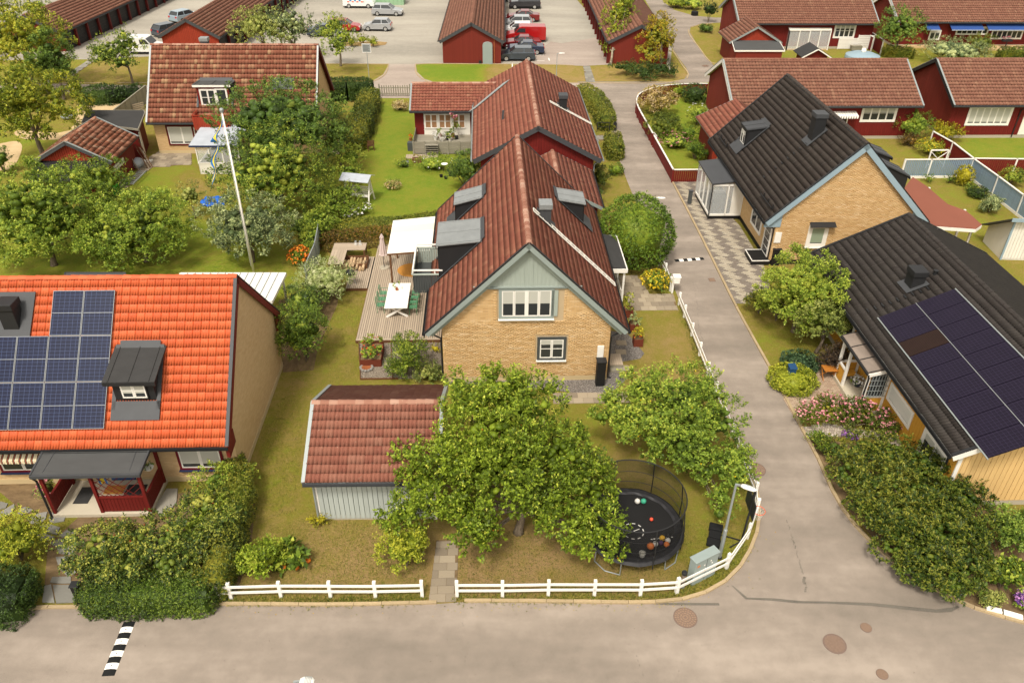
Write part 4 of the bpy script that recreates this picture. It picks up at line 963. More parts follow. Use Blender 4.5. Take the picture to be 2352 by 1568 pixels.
# entrance porch of the orange house, positions read on the ground and roof edge
def loc(H,v): return H.MI@v
pc=[loc(HO,G(*q,2.35)) for q in ((90,1093),(322,1090),(340,1036),(110,1040))]; x0,x1=.5*(pc[0].x+pc[3].x)-.15,.5*(pc[1].x+pc[2].x)+.05; yf_=.5*(pc[0].y+pc[1].y)
op=thing('porch','dark felt roofed porch with deep red rails in front of the orange roofed house','porch',tuple(HO.MW@Vector((x0,-HO.wy,0))),R(HO.phi)); D=-(yf_+HO.wy); Wp=x1-x0
mb=MB(); mb.prism([(0,-.0,2.62),(Wp,-.0,2.62),(Wp,-D,2.35),(0,-D,2.35)][::-1],(0,0,.09)); mb.build('porch_roof','felt',op)
mb=MB(); mb.bar((-.03,0,2.66),(-.03,-D-.02,2.4),.07,.14); mb.bar((Wp+.03,0,2.66),(Wp+.03,-D-.02,2.4),.07,.14); mb.bar((-.05,-D-.05,2.36),(Wp+.05,-D-.05,2.36),.1,.14); mb.bar((.5,-.3,2.69),(.4,-D+.1,2.455),.02); mb.bar((Wp-.5,-.3,2.69),(Wp-.4,-D+.1,2.455),.02); mb.build('roof_edge','zinc_dark',op)
mb=MB(); mb.box(.1,Wp-.1,-D+.05,0,0,.16); mb.build('porch_floor','concrete_pale',op)
dpx=(.16,Wp*.5,Wp-.16)
for x in dpx:
    mb=MB(); mb.bar((x,-D+.18,.16),(x,-D+.18,2.32),.12); mb.build('porch_post','red_deep',op)
for x in (.16,Wp-.16):
    mb=MB(); mb.bar((x,-.2,.16),(x,-.2,2.4),.12); mb.build('porch_post','red_deep',op)
    mb=MB(); mb.bar((x,-.2,.98),(x,-D+.18,.98),.1,.08); mb.bar((x,-.2,2.3),(x,-D+.18,2.2),.08,.14); mb.build('porch_rail','red_deep',op)
    for i in range(int((D-.4)/.14)):
        mb=MB(); y=-.28-i*.14; mb.box(x-.015,x+.015,y-.125,y,.2,.94); mb.build('porch_board','red_deep',op)
mb=MB(); xa_,xb_=Wp*.5,Wp-.16; mb.bar((xa_,-D+.18,.98),(xb_,-D+.18,.98),.1,.08); mb.build('porch_rail','red_deep',op)
for i in range(int((xb_-xa_)/.14)):
    mb=MB(); x=xa_+.06+i*.14; mb.box(x,x+.125,-D+.165,-D+.195,.2,.94); mb.build('porch_board','red_deep',op)
mb=MB()
for i in range(-3,6):
    for s_ in (1,-1):
        a=xa_+i*.33; b=a+s_*1.25; 
        t0=0;za_,zb_=1.02,2.2
        def cl(x,z,x2,z2):
            if x<xa_: 
                if x2<=xa_: return None
                z=z+(z2-z)*(xa_-x)/(x2-x); x=xa_
            if x>xb_:
                if x2>=xb_: return None
                z=z+(z2-z)*(xb_-x)/(x2-x); x=xb_
            return x,z
        p=cl(a,za_,b,zb_); q=cl(b,zb_,a,za_)
        if p and q: mb.bar((p[0],-D+.18+s_*.012,p[1]),(q[0],-D+.18+s_*.012,q[1]),.02)
mb.build('trellis','red_deep',op)
mb=MB(); mb.box(Wp*.42,Wp*.42+1.0,-.09,-.02,.2,2.2); mb.build('door','door_blue',op)
mb=MB(); mb.tube([(.02,-D-.06,2.3),(.02,-D+.1,2.0),(.04,-D+.05,.1),(.04,-D-.1,.05)],.045,8); mb.build('downpipe','black_metal',op)
def mat_on(name,label,p,w,l,mat,rz=0,z=.165):
    mb=MB(); mb.box(-w/2,w/2,-l/2,l/2,0,.02); o=mb.build(name,mat,None); o.location=(p.x,p.y,z); o.rotation_euler=(0,0,rz); return tag(o,label,'mat')
mat_on('door_mat','dark grey door mat lying on the open left side of the red porch',G(195,1137,.17),.6,.95,'felt_dark',R(2)); mat_on('door_mat','dark ribbed door mat behind the red trellis of the porch',G(310,1128,.17),.8,.8,'felt_dark',R(2)); mat_on('door_mat','brown door mat before the blue door of the red porch',G(264,1124,.17),.8,.5,'rug',R(2))
# flag on the porch
fp=G(236,1100,1.75); t=thing('porch_flag','small blue flag with yellow cross hanging from the red porch','flag',tuple(fp)); 
mb=MB(); mb.tube([(.15,.3,.75),(-.28,.0,.42)],.014,6); mb.build('flag_pole','white',t)
mb=MB(); fw,fh=.42,.66
def fl(u,v): return (-.24+u*fw,.0+.05*math.sin(u*9+v*2),.42-v*fh-.03*u)
for i in range(8):
    for j in range(10):
        u0,u1,v0,v1=i/8,(i+1)/8,j/10,(j+1)/10; mb.cm=1 if i in(3,4) or j in (3,4) else 0; mb.add([fl(u0,v0),fl(u1,v0),fl(u1,v1),fl(u0,v1)],[(0,1,2,3)])
mb.build('flag_cloth',['flag_blue','flag_yellow'],t)
hb=G(342,1075,1.8); t=thing('hanging_basket','white round hanging basket with green plant beside the red porch corner','basket',tuple(hb)); mb=MB(); mb.lathe([(.05,-.12),(.17,0),(.2,.06),(.18,.06)],12); mb.build('basket','white',t)
mb=MB()
for a in range(3): mb.tube([(.18*math.cos(a*2.1),.18*math.sin(a*2.1),.06),(0,0,.55)],.006,4)
mb.build('chain','white',t); me,_=crown_mesh(.2,.2,.15,250,.07,'leaf_mid',.1,8,K=6,length=.06,name='plant'); link('plant',me,t,loc=(0,0,.15))
# ---------------- black roofed brick house across the lane ----------------
HK=House('brick_house','yellow brick house with blue barge boards and dark brown-black roof beside the paved drive','house',(20.39,51.89,92.3,14.53,10.25,3.01,8.0),(.2,.8),wall='mortar',plinth='black')
HK.roof('tile_black',parts=250,tw=.34,te=.38,waves=2,barge='blue_trim',barge_h=.32,cap='tile_black',partside=1,verge='black_metal',amp=.022)
HK.gutter(1,'black_metal',pipe=(6.5,-7.0)); HK.gutter(-1)
gfK=lambda x: HK.zr-.2-HK.m*abs(x)
brick_wall_geo(HK,'g-',.3,gfK,(-HK.wy,HK.wy),0,holes=[])
for w in ('e+','e-'):
    mb=MB(); mb.box(-HK.wx,HK.wx,-.012,0,.3,HK.zw); mb.build('brick_face','brick_wall',HK.root,M=HK.wall(w))
for sg in (1,-1):
    mb=MB(); n=HK.roofplane(sg)[1]; x=-HK.wx-.03; mb.prism([(x,sg*(HK.W/2),HK.ze-.38),(x,sg*HK.W/2,HK.ze),(x,sg*(HK.wy-.25),HK.ze+HK.m*.9),(x,sg*(HK.wy-.25),HK.ze-.38)][::-int(sg)],(-.03,0,0)); mb.build('eave_return','blue_trim',HK.root)
winpx(HK,'g-',(1856,560),(1897,522),cases=1,rows=1,trim='white',blind=.95,bmat='green_blind',tw=.2,pane='glass',sill='white')
mb=MB(); x0_,z0_=HK.hit_wall(1858,521,'g-'); x1_,_=HK.hit_wall(1912,521,'g-'); mb.prism([(x0_,0,z0_+.3),(x1_+.1,0,z0_+.3),(x1_+.1,-.4,z0_+.12),(x0_-.05,-.4,z0_+.12)],(0,0,.03)); mb.build('window_canopy','black_metal',HK.root,M=HK.wall('g-'))
x,z=HK.hit_wall(1786,545,'g-'); mb=MB(); mb.box(x-.2,x+.2,-.07,0,z-.35,z+.35); mb.build('meter_box','plastic_white',HK.root,M=HK.wall('g-'))
winpx(HK,'e+',(1700,474),(1733,481),cases=2,rows=1,trim='white',tw=.1) if False else None
window(HK.root,HK.wall('e+'),-(-3.2)-1.0-0.0+0.6,1.0,1.9,1.2,cases=2,trim='white',tw=.12,blind=.2)
window(HK.root,HK.wall('e+'),5.6,.3,1.0,2.05,cases=1,rows=4,trim='white',tw=.1,name='glazed_door')
dormer(HK,1,3.2,1.5,3.85,4.2,5.45,2.45,sidemat='black_metal',roofmat='zinc_dark',win=(.95,4.3,.95,dict(cases=2,rows=1,trim='black_metal',frame_='white',tw=.05,blind=.3)),over=.08)
chimney(HK,1,-2.6,1.2,.75,.7,1.25,mat='black_metal',cap='zinc_dark')
for xa in (-5.6,5.2):     # snow rails near the eave
    mb=MB(); n=HK.roofplane(1)[1]; P=lambda x,y,o: Vector((x,y,HK.zr-HK.m*y))+n*o
    mb.bar(P(xa-1.1,4.55,.2),P(xa+1.1,4.55,.2),.04,.2,up=n)
    for k in (-.9,0,.9): mb.bar(P(xa+k,4.55,.0),P(xa+k,4.4,.22),.06,.06)
    mb.build('snow_rail','black_metal',HK.root)
n=HK.roofplane(1)[1]
for k in range(9):
    y=1.7+k*.33; mb=MB(); mb.bar(Vector((-2.95,y,HK.zr-HK.m*y))+n*.1,Vector((-2.65,y,HK.zr-HK.m*y))+n*.1,.06,.05,up=n); mb.build('roof_step','black_metal',HK.root)
# two dormers towards the right hand garden
dormer(HK,-1,-1.6,1.7,4.2,3.4,5.3,2.0,roofmat='zinc_dark',over=.1); dormer(HK,-1,-4.4,1.5,4.2,3.4,5.1,2.0,roofmat='zinc_dark',over=.1)
# glazed porch
pq=[loc(HK,G(*q,2.75)) for q in ((1610,373),(1640,367),(1685,419),(1650,421))]
kx0,kx1=-.2,3.1
xs=[q.x for q in pq]; kx0,kx1=.5*(pq[2].x+pq[3].x),.5*(pq[0].x+pq[1].x); ky=max(q.y for q in pq)
kp=thing('glazed_porch','white framed glazed porch with dark flat roof on the black roofed brick house','porch',tuple(HK.MW@Vector((kx0,HK.wy,0))),R(HK.phi)); Lk=kx1-kx0; Dk=ky-HK.wy
mb=MB(); mb.prism([(-.1,0,3.0),(Lk+.1,0,3.0),(Lk+.1,Dk+.1,2.72),(-.1,Dk+.1,2.72)][::-1],(0,0,-.1)); mb.build('porch_roof','zinc_dark',kp)
mb=MB(); mb.box(0,Lk,0,Dk,0,.3); mb.build('porch_base','black',kp)
for a,b in (((0,Dk),(Lk,Dk)),((0,0),(0,Dk)),((Lk,0),(Lk,Dk))):
    A,B=Vector((*a,0)),Vector((*b,0)); n_=4 if abs(b[0]-a[0])>.1 else 2
    for i in range(n_+1):
        mb=MB(); q=A.lerp(B,i/n_); mb.bar(q+Vector((0,0,.3)),q+Vector((0,0,2.65)),.09); mb.build('post','white',kp)
    for z in (.36,2.58): mb=MB(); mb.bar(A+Vector((0,0,z)),B+Vector((0,0,z)),.09,.14); mb.build('rail','white',kp)
    for i in range(n_):
        mb=MB(); q,r_=A.lerp(B,i/n_),A.lerp(B,(i+1)/n_); dd=(r_-q)*.06; mb.bar(q+dd+Vector((0,0,1.46)),r_-dd+Vector((0,0,1.46)),.02,2.1); mb.build('pane','clear_glass',kp)
mb=MB(); mb.box(-.02,.02,0,0.8,.3,2.6); mb.build('panel','white_board',kp)
mb=MB(); mb.tube([(-.12,Dk+.1,2.7),(-.1,Dk+.05,2.4),(-.1,Dk+.05,.1)],.04,6); mb.build('downpipe','black_metal',kp)
mb=MB(); mb.box(-7.2,-5.7,HK.wy,HK.wy+1.15,0,.32); o=mb.build('entrance_step','black',HK.root); mb=MB()
for a,b in (((-7.24,5.45),(-5.66,5.45)),((-7.22,4.35),(-7.22,5.45)),((-5.68,4.35),(-5.68,5.45))): mb.bar((a[0],a[1],.33),(b[0],b[1],.33),.05)
mb.build('step_edge','white',o)
# red flat canopy roof in the garden behind it
t=thing('patio_roof','red felt patio roof with white fascia between the black roofed house and the lawn','roof',tuple(G(2190,500)))
c0=G(2190,500); V=[G(*q,2.5)-c0 for q in [(1918.2+.18613*x,291.9+.18613*y) for x,y in ((955,625),(1130,740),(1385,960),(1615,1045),(1808,1213),(1735,1262),(1230,1225),(1000,1130),(850,760))]]
V=[Vector((v.x,v.y,2.5)) for v in V]; mb=MB(); mb.prism(V[::-1],(0,0,.06)); mb.build('felt_sheet','felt_red',t)
mb=MB()
for a,b in zip(V[3:7],V[4:7]): mb.bar(a-Vector((0,0,.1)),b-Vector((0,0,.1)),.04,.22)
mb.build('fascia','white',t)
mb=MB()
for q in (V[3],V[5],V[1]): mb.bar((q.x*.92,q.y*.9,0),(q.x*.92,q.y*.9,2.45),.12)
mb.build('post','white',t); mb=MB(); mb.tube([(V[4].x-.1,V[4].y,2.4),(V[4].x-.4,V[4].y+.1,2.0),(V[4].x-.4,V[4].y+.1,0)],.04,6); mb.build('downpipe','black_metal',t)
# ---------------- yellow wooden house with dark roof ----------------
HY=House('wooden_house','yellow boarded house under a black tiled roof with dark solar panels','house',(22.27,31.83,92.2,16.87,10.49,3.08,5.6),(.35,.62),wall='yellow_board',plinth='concrete')
HY.roof('tile_black2',parts=300,tw=.33,te=.38,waves=2,barge='white',barge_h=.24,cap='tile_black2',partside=1,verge='black_metal',amp=.03)
HY.gutter(1,'black_metal',pipe=(-7.6,)); HY.gutter(-1)
gfY=lambda x: HY.zr-.18-HY.m*abs(x)
boards(HY.root,HY.wall('g-'),-HY.wy,HY.wy,.28,gfY,'yellow_pale',bw=.22,gap=.02,th=.03)
boards(HY.root,HY.wall('e+'),-HY.wx,HY.wx,.28,HY.zw,'yellow_board',bw=.2,gap=.02,th=.03,name='wall_board')
mb=MB(); mb.box(-HY.wy-.03,-HY.wy+.12,-.05,0,.28,HY.zw-.02); mb.build('corner_board','white',HY.root,M=HY.wall('g-'))
for r_ in range(9):
    for c_ in range(2):
        x=.88-1.116*(r_+1); L=1.82; M=HY.slopeM(1,0,0,.14)
        y=4.34-c_*L/math.hypot(1,HY.m)
        # slopeM(+1): x axis runs to -ridge, so anchor at the far end
        M=HY.slopeM(1,x+1.116,y,.14); mb=MB(); mb.box(.018,1.098,.015,L-.02,-.035,.02); o=mb.build('solar_panel',['solar_brown' if (r_,c_)==(2,0) else 'solar_dark'],HY.root,M=M)
for y in (4.36,2.70,1.03):
    mb=MB(); n=HY.roofplane(1)[1]; mb.bar(Vector((.9,y,HY.zr-HY.m*y))+n*.12,Vector((-9.2,y,HY.zr-HY.m*y))+n*.12,.05,.05,up=n); mb.build('mounting_rail','galv',HY.root)
chimney(HY,1,2.45,2.2,.7,.62,.62,mat='black_metal',cap='black_metal')
n=HY.roofplane(1)[1]
for k in range(9):
    y=4.5-k*.33; mb=MB(); mb.bar(Vector((1.55,y,HY.zr-HY.m*y))+n*.1,Vector((1.85,y,HY.zr-HY.m*y))+n*.1,.06,.05,up=n); mb.build('roof_step','black_metal',HY.root)
mb=MB(); v=Vector((2.6,1.2,HY.zr-HY.m*1.2)); mb.lathe([(.09,0),(.09,.2),(.12,.2),(.12,.26)],10,tuple(v)); mb.build('vent_pipe','black_metal',HY.root)
winpx(HY,'e+',(2132,1000),(2178,1035),trim='white') if False else None
we=HY.wall('e+')
def wx_of(px,py,w='e+',H=HY): return H.hit_wall(px,py,w)
xa,_=wx_of(2130,1012); xb,_=wx_of(2170,1040)
window(HY.root,we,min(xa,xb)-.2,.95,1.7,1.15,cases=2,trim='white',tw=.16,blind=.3)
xa,_=wx_of(2075,910); window(HY.root,we,xa-1.0,1.25,2.1,.75,cases=1,trim='white',tw=.1,blind=.97,bmat='curtain')
xa,_=wx_of(1945,735); window(HY.root,we,xa-.6,1.0,1.6,1.2,cases=2,trim='white',tw=.14)
# its porch
pq=[loc(HY,G(*q,2.55)) for q in ((1947,770),(2004,770),(2067,850),(1996,858))]
yx0=pq[3].x; yx1=pq[0].x; yD=max(pq[0].y,pq[3].y)-HY.wy
yp=thing('porch','yellow and white open porch with dented metal roof on the yellow house','porch',tuple(HY.MW@Vector((yx0,HY.wy,0))),R(HY.phi)); Ly=yx1-yx0
mb=MB(); mb.prism([(0,-.5,2.98),(Ly,-.5,2.98),(Ly,yD,2.52),(0,yD,2.52)][::-1],(0,0,.06)); o=mb.build('porch_roof','copper_patina',yp)
mb=MB()
for q in (0.02,Ly*.33,Ly*.66,Ly-.02): mb.bar((q,-.5,3.06),(q,yD,2.6),.03,.04)
mb.build('roof_seam','black_metal',yp); mb=MB(); mb.bar((0,yD+.04,2.5),(Ly,yD+.04,2.5),.1,.1); mb.build('gutter','black_metal',yp)
mb=MB(); mb.bar((-.02,-.3,2.84),(-.02,yD,2.44),.05,.16); mb.bar((Ly+.02,-.3,2.84),(Ly+.02,yD,2.44),.05,.16); mb.build('barge_board','white',yp)
mb=MB(); mb.box(.1,Ly-.1,0,yD-.05,0,.22); mb.build('porch_floor','concrete_pale',yp)
for (x,y) in ((.15,yD-.15),(Ly-.15,yD-.15),(Ly-.15,.1),(.15,.1),(Ly-1.0,yD-.15)):
    mb=MB(); mb.bar((x,y,.22),(x,y,2.5),.12); mb.build('porch_post','white',yp)
def ywall(a,b,z0,z1,mat='yellow_board'):
    A,B=Vector((*a,0)),Vector((*b,0)); L=(B-A).length; M=frame(A,B-A,z=(0,0,1))
    for i in range(max(1,int(L/.15))):
        w_=L/max(1,int(L/.15)); mb=MB(); mb.box(i*w_+.008,(i+1)*w_-.008,-.02,.02,z0,z1); mb.build('porch_board',mat,yp,M=M)
    mb=MB(); mb.box(0,L,-.05,.05,z1,z1+.09); mb.build('porch_rail','white',yp,M=M)
ywall((.15,.1),(.15,yD-.15),.25,1.05); ywall((Ly-.15,.1),(Ly-.15,yD-.15),.25,1.05); ywall((Ly-1.0,yD-.15),(Ly-.15,yD-.15),.25,1.05)
mb=MB(); A=.15
for i in range(6): y=.2+i*(yD-.5)/5; mb.bar((.05,y,1.15),(.05,y,2.5),.025)
for i in range(5): z=1.2+i*.3; mb.bar((.05,.1,z),(.05,yD-.2,z),.025)
mb.build('trellis','galv',yp); mb=MB(); mb.box(.14,.17,.2,yD-.3,1.15,2.4); mb.build('pane','glass',yp)
mb=MB(); mb.box(Ly-.75,Ly-.25,.3,yD-.4,.6,.66); mb.box(Ly-.26,Ly-.22,.3,yD-.4,.66,1.05); mb.build('bench','yellow_board',yp)
mb=MB(); mb.tube([(-.05,yD+.02,2.5),(.05,yD-.1,2.2),(.05,yD-.05,.1)],.045,6); mb.build('downpipe','black_metal',yp)
g=G(1985,905); mb=MB(); mb.box(-.4,.4,-.4,.4,0,.12); o=mb.build('porch_step','concrete_pale',None,loc=(g.x,g.y,0)); tag(o,'low white concrete step in front of the yellow porch','step'); o.rotation_euler=(0,0,R(2))
# ---------------- tiled house top left ----------------
HT=House('brick_house','brick house with long mottled tile roof and red boarded balcony behind the flagpole','house',(-23.08,67.19,2.13,13.67,9.12,2.76,7.77),(.29,.52),wall='brick_wall')
HT.roof('tile_mix',tw=.26,te=.42,waves=1,lod=True,barge='red_dark',barge_h=.28,cap='ridge_pale',caps_parts=True,verge='zinc',amp=.045); HT.gutter(-1,'zinc_dark')
dp=[HT.hit_roof(*q,-1) for q in ((445,240),(533,235),(455,182),(540,182))]
xd0=.5*(dp[0].x+dp[2].x)+.3; xd1=.5*(dp[1].x+dp[3].x)-.1
dormer(HT,-1,.5*(xd0+xd1),xd1-xd0,3.45,3.4,5.45,2.2,sidemat='black_metal',roofmat='felt',face='white',apron=False,over=.2)
xc=.5*(xd0+xd1); Md=wallM((xc,-3.47,0),(0,-1)); hw=(xd1-xd0)/2
mb=MB(); mb.box(-hw+.04,hw-.04,-.03,0,3.2,5.35); mb.build('dormer_face','red_deep',HT.root,M=Md)
window(HT.root,Md,-hw+.3,3.9,1.15,1.2,cases=2,rows=2,trim='white',tw=.07,pane='glass',proud=.1); window(HT.root,Md,.25,3.25,.8,1.9,cases=1,trim='white',tw=.07,name='glazed_door',proud=.1)
mb=MB(); mb.box(xc-hw-.1,xc+hw+.1,-5.35,-3.5,2.85,2.95); o=mb.build('balcony','red_bright',HT.root)
for i in range(int((2*hw+.2)/.15)):
    mb=MB(); x=xc-hw-.1+i*.15; mb.box(x+.01,x+.14,-5.38,-5.35,2.45,3.5); mb.build('balustrade_board','red_bright',o)
for s_ in (-1,1):
    mb=MB(); x=xc+s_*(hw+.1); mb.box(x-.02,x+.02,-5.35,-3.9,2.5,3.5); mb.build('balustrade_side','red_bright',o)
mb=MB(); mb.bar((xc-hw-.12,-5.36,3.62),(xc+hw+.12,-5.36,3.62),.05); mb.bar((xc-hw-.1,-5.36,3.62),(xc-hw-.1,-4,3.62),.05); mb.build('handrail','red_bright',o)
sp=HT.hit_roof(653,195,-1); n=HT.roofplane(-1)[1]; M=HT.slopeM(-1,sp.x-.95,sp.y-.3,.07); mb=MB(); mb.box(0,1.75,0,1.0,0,.03); mb.build('roof_sheet','zinc_dark',HT.root,M=M)
chimney(HT,1,-2.6,.6,.6,.5,.8,mat='zinc_dark',cap='zinc')
winpx(HT,'e-',(393,330),(446,291),cases=2,rows=1,trim='red_dark',tw=.14,blind=.9) ; winpx(HT,'e-',(452,330),(500,291),cases=2,rows=1,trim='red_dark',tw=.14,blind=.9)
# conservatory
cr=[loc(HT,G(*q,2.4)) for q in ((430,333),(505,333),(452,296),(515,296))]
cx0=cr[0].x+.2; cx1=cx0+3.6; cy0=-HT.wy; cy1=min(cr[0].y,cr[1].y)
ct=thing('conservatory','white conservatory with pale sloping roof under the red balcony','conservatory',tuple(HT.MW@Vector((cx0,cy0,0))),R(HT.phi)); Dc=cy0-cy1; Wc=cx1-cx0
mb=MB(); mb.prism([(-.1,0,2.75),(Wc,0,2.75),(Wc,-Dc,2.3),(-.1,-Dc,2.3)],(0,0,.05)); mb.build('roof_sheet','light_cloth',ct)
mb=MB(); mb.bar((-.12,-Dc,2.28),(Wc,-Dc,2.28),.06,.14); mb.build('roof_edge','navy',ct)
mb=MB(); mb.box(.3,Wc,-Dc+.1,-Dc+.16,0,.85); mb.box(.3,.36,-Dc+.1,0,0,.85); mb.build('parapet','white_board',ct)
for x in (.33,1.3,2.3,3.3,Wc-.05):
    mb=MB(); mb.bar((x,-Dc+.13,.85),(x,-Dc+.13,2.3),.08); mb.build('post','white',ct)
mb=MB(); mb.bar((.3,-Dc+.13,.88),(Wc,-Dc+.13,.88),.12,.06); mb.bar((.33,-Dc+.1,.88),(.33,0,.88),.12,.06); mb.bar((.33,0,.85),(.33,0,2.6),.08); mb.build('sill_rail','white',ct)
mb=MB(); mb.box(.4,Wc,-Dc+.12,-Dc+.13,.95,2.2); mb.box(.32,.33,-Dc+.2,-.1,.95,2.3); mb.build('pane','clear_glass',ct)
mb=MB(); mb.box(.4,Wc,-Dc+.2,-.1,.02,.06); mb.build('floor_plate','interior_brown',ct)
# ---------------- red house behind the brick house ----------------
HR=House('red_house','red boarded house with brown-red tiled roof right behind the middle brick house','house',(1.37,63.2,92.21,17.64,9.42,3.07,5.57),(.35,.6),wall='red_deep',plinth='concrete')
HR.roof('tile_red',tw=.32,te=.36,waves=1,lod=True,barge='zinc_dark',barge_h=.34,cap='ridge_pale',amp=.05); HR.gutter(1,'galv'); HR.gutter(-1,'galv',pipe=(-8.4,))
boards(HR.root,HR.wall('g-'),-HR.wy,HR.wy,.28,lambda x: HR.zr-.2-HR.m*abs(x),'red_deep',bw=.19,gap=.025,th=.035)
mb=MB(); mb.box(-.9,.1,-.075,-.04,3.55,3.62); mb.build('loft_hatch_hinge','red_board',HR.root,M=HR.wall('g-'))
mb=MB(); mb.box(-.85,.05,-.06,-.036,3.0,3.9); mb.build('loft_hatch','red_deep',HR.root,M=HR.wall('g-'))
window(HR.root,HR.wall('g-'),1.6,1.3,1.2,1.1,cases=1,trim='zinc_dark',tw=.12,blind=.9,bmat='interior_brown')
mb=MB(); mb.ball((3.6,-.12,2.1),.16); mb.build('wall_lamp','hot_white',HR.root,M=HR.wall('g-'))
rc=HR.hit_roof(1292,248,-1); chimney(HR,-1,rc.x-.1,rc.y,.75,.6,.85,mat='black_metal',cap='zinc_dark')
l0=HR.hit_roof(1262,238,-1); l1=HR.hit_roof(1356,285,-1); roof_ladder(HR,-1,.5*(l0.x+l1.x),abs(l0.y),abs(l1.y),mat='white_board')
rv=HR.hit_roof(1152,276,1); mb=MB(); mb.prism([(rv.x-.1,rv.y,rv.z-.1),(rv.x+.1,rv.y,rv.z-.1),(rv.x+.06,rv.y-.05,rv.z+.75),(rv.x-.06,rv.y-.05,rv.z+.75)],(0,-.15,0)); mb.build('vent_hood','zinc_dark',HR.root)
# wing with the white windows
HW=House('house_wing','red house wing with white window band behind the cluttered deck','house wing',(-4.6,69.79,2.15,8.9,6.62,2.66,4.11),(.35,.55),wall='red_deep',plinth='concrete')
HW.roof('tile_red',tw=.27,te=.36,waves=1,lod=True,barge='zinc_dark',barge_h=.25,cap='ridge_pale',caps_parts=False,verge='galv',amp=.06); HW.gutter(-1,'zinc_dark')
a=HR.MI; vv=[]
A_,B_=HR.hit_roof(1164,190,1),HR.hit_roof(1083,257,1); n=HR.roofplane(1)[1]; V=[Vector((q.x,q.y+w,HR.zr-HR.m*(q.y+w)))+n*.1 for q,w in ((A_,.25),(A_,-.32),(B_,-.32),(B_,.2))]
mb=MB(); mb.prism(V[::-1],n*.02); mb.build('valley_flashing','galv',HR.root)
Mw_=HW.wall('e-')
xa,_=HW.hit_wall(974,285,'e-'); xb,_=HW.hit_wall(1072,285,'e-'); mb=MB(); mb.box(xa,xb+.3,-.05,0,.3,2.3); mb.build('white_panel','white_board',HW.root,M=Mw_)
pw=(xb-xa-.1)/3
for i in range(3): window(HW.root,Mw_@Matrix.Translation((0,-.05,0)),xa+.1+i*pw,1.05,pw-.14,1.2,cases=2,rows=2,trim='white',tw=.04,pane='interior_brown',proud=.07)
# ---------------- row houses top right ----------------
def rowhouse(label,p,ins=(.35,.6),barge='white',**kw):
    H=House('row_house',label,'house',p,ins,wall='red_deep',plinth='concrete',group='red row houses')
    H.roof('tile_brown',tw=.29,te=.40,waves=1,lod=False,barge=barge,barge_h=.26,cap='tile_brown',caps_parts=False,verge='galv',amp=.06); H.gutter(-1,'zinc_dark')
    boards(H.root,H.wall('e-'),-H.wx,H.wx,.28,H.zw,'red_deep',bw=.2,gap=.03,th=.03,parts=False); boards(H.root,H.wall('g-'),-H.wy,H.wy,.28,lambda x:H.zr-.2-H.m*abs(x),'red_board',bw=.18,gap=.03,th=.03,parts=False)
    return H
H1=rowhouse('red row house with white gable trim right behind the black roofed brick house',(26.82,72.49,2.28,16.69,9.97,3.08,5.77))
winpx(H1,'e-',(1978,276),(2060,243),cases=4,rows=2,trim='white',tw=.16,blind=.45)
x,z=H1.hit_wall(1935,265,'e-'); mb=MB(); mb.box(x-.6,x+.55,-.06,0,.2,2.35); mb.cm=1; mb.box(x-.5,x+.45,-.075,-.06,.25,2.25); mb.build('patio_door',['white','interior'],H1.root,M=H1.wall('e-'))
mb=MB()
for i in range(14): q=x-2.0+i*.22; mb.add([(q,-.1,2.5),(q+.2,-.1,2.5),(q+.2,-.9,2.3),(q,-.9,2.3)],[(0,1,2,3)]); mb.add([(q,-.9,2.3),(q+.2,-.9,2.3),(q+.16,-.91,2.1),(q+.04,-.91,2.1)],[(0,1,2,3)])
mb.build('awning','white',H1.root,M=H1.wall('e-'))
c=G(2192,243,3.08); u=Vector((math.cos(R(2.2)),math.sin(R(2.2)),0)); v2=Vector((-u.y,u.x,0)); L=17.5; cc=c+u*L/2+v2*9.97/2
H2=rowhouse('red row house with black gable trim at the right edge behind the green lawn',(cc.x,cc.y,2.2,L,9.97,3.08,5.77),barge='black_metal')
winpx(H2,'e-',(2219,284),(2325,247),cases=6,rows=1,trim='white',tw=.16,blind=.92)
xq,_=H2.hit_wall(2349,280,'e-'); mb=MB(); mb.box(xq-.1,xq+1.2,-.06,0,.3,2.3); mb.build('door','white_board',H2.root,M=H2.wall('e-')); mb=MB(); mb.tube([(xq-.6,-.55,2.9),(xq-.6,-.1,2.5),(xq-.6,-.1,.1)],.05,6); mb.build('downpipe','black_metal',H2.root,M=H2.wall('e-'))
H3=rowhouse('red row house with long brown tile roof behind the white glazed patio room',(35.08,104.37,2.15,17.07,9.6,3.01,5.6),barge='galv')
H4=rowhouse('red row house with blue awnings at the top right corner',(58.3,106.3,2.16,24.0,9.6,3.0,5.6))
winpx(H3,'e-',(1915,85),(1965,57),cases=4,rows=2,trim='white',tw=.15,blind=.3)
for a,b,n_ in (((2133,90),(2160,72),2),((2196,78),(2270,64),6),((2275,88),(2350,68),6)):
    winpx(H4,'e-',a,b,cases=n_,rows=1,trim='white',tw=.12,blind=.2)
for a,b in ((2122,2152),(2178,2252),(2262,2370)):
    x0_,_=H4.hit_wall(a,60,'e-'); x1_,_=H4.hit_wall(b,60,'e-'); mb=MB(); mb.prism([(x0_,0,2.75),(x1_,0,2.75),(x1_,-1.1,2.2),(x0_,-1.1,2.2)],(0,0,.04)); mb.cm=1; mb.bar((x0_,-1.1,2.2),(x1_,-1.1,2.2),.06,.08); mb.build('awning',['blue_awning','light_cloth'],H4.root,M=H4.wall('e-'))
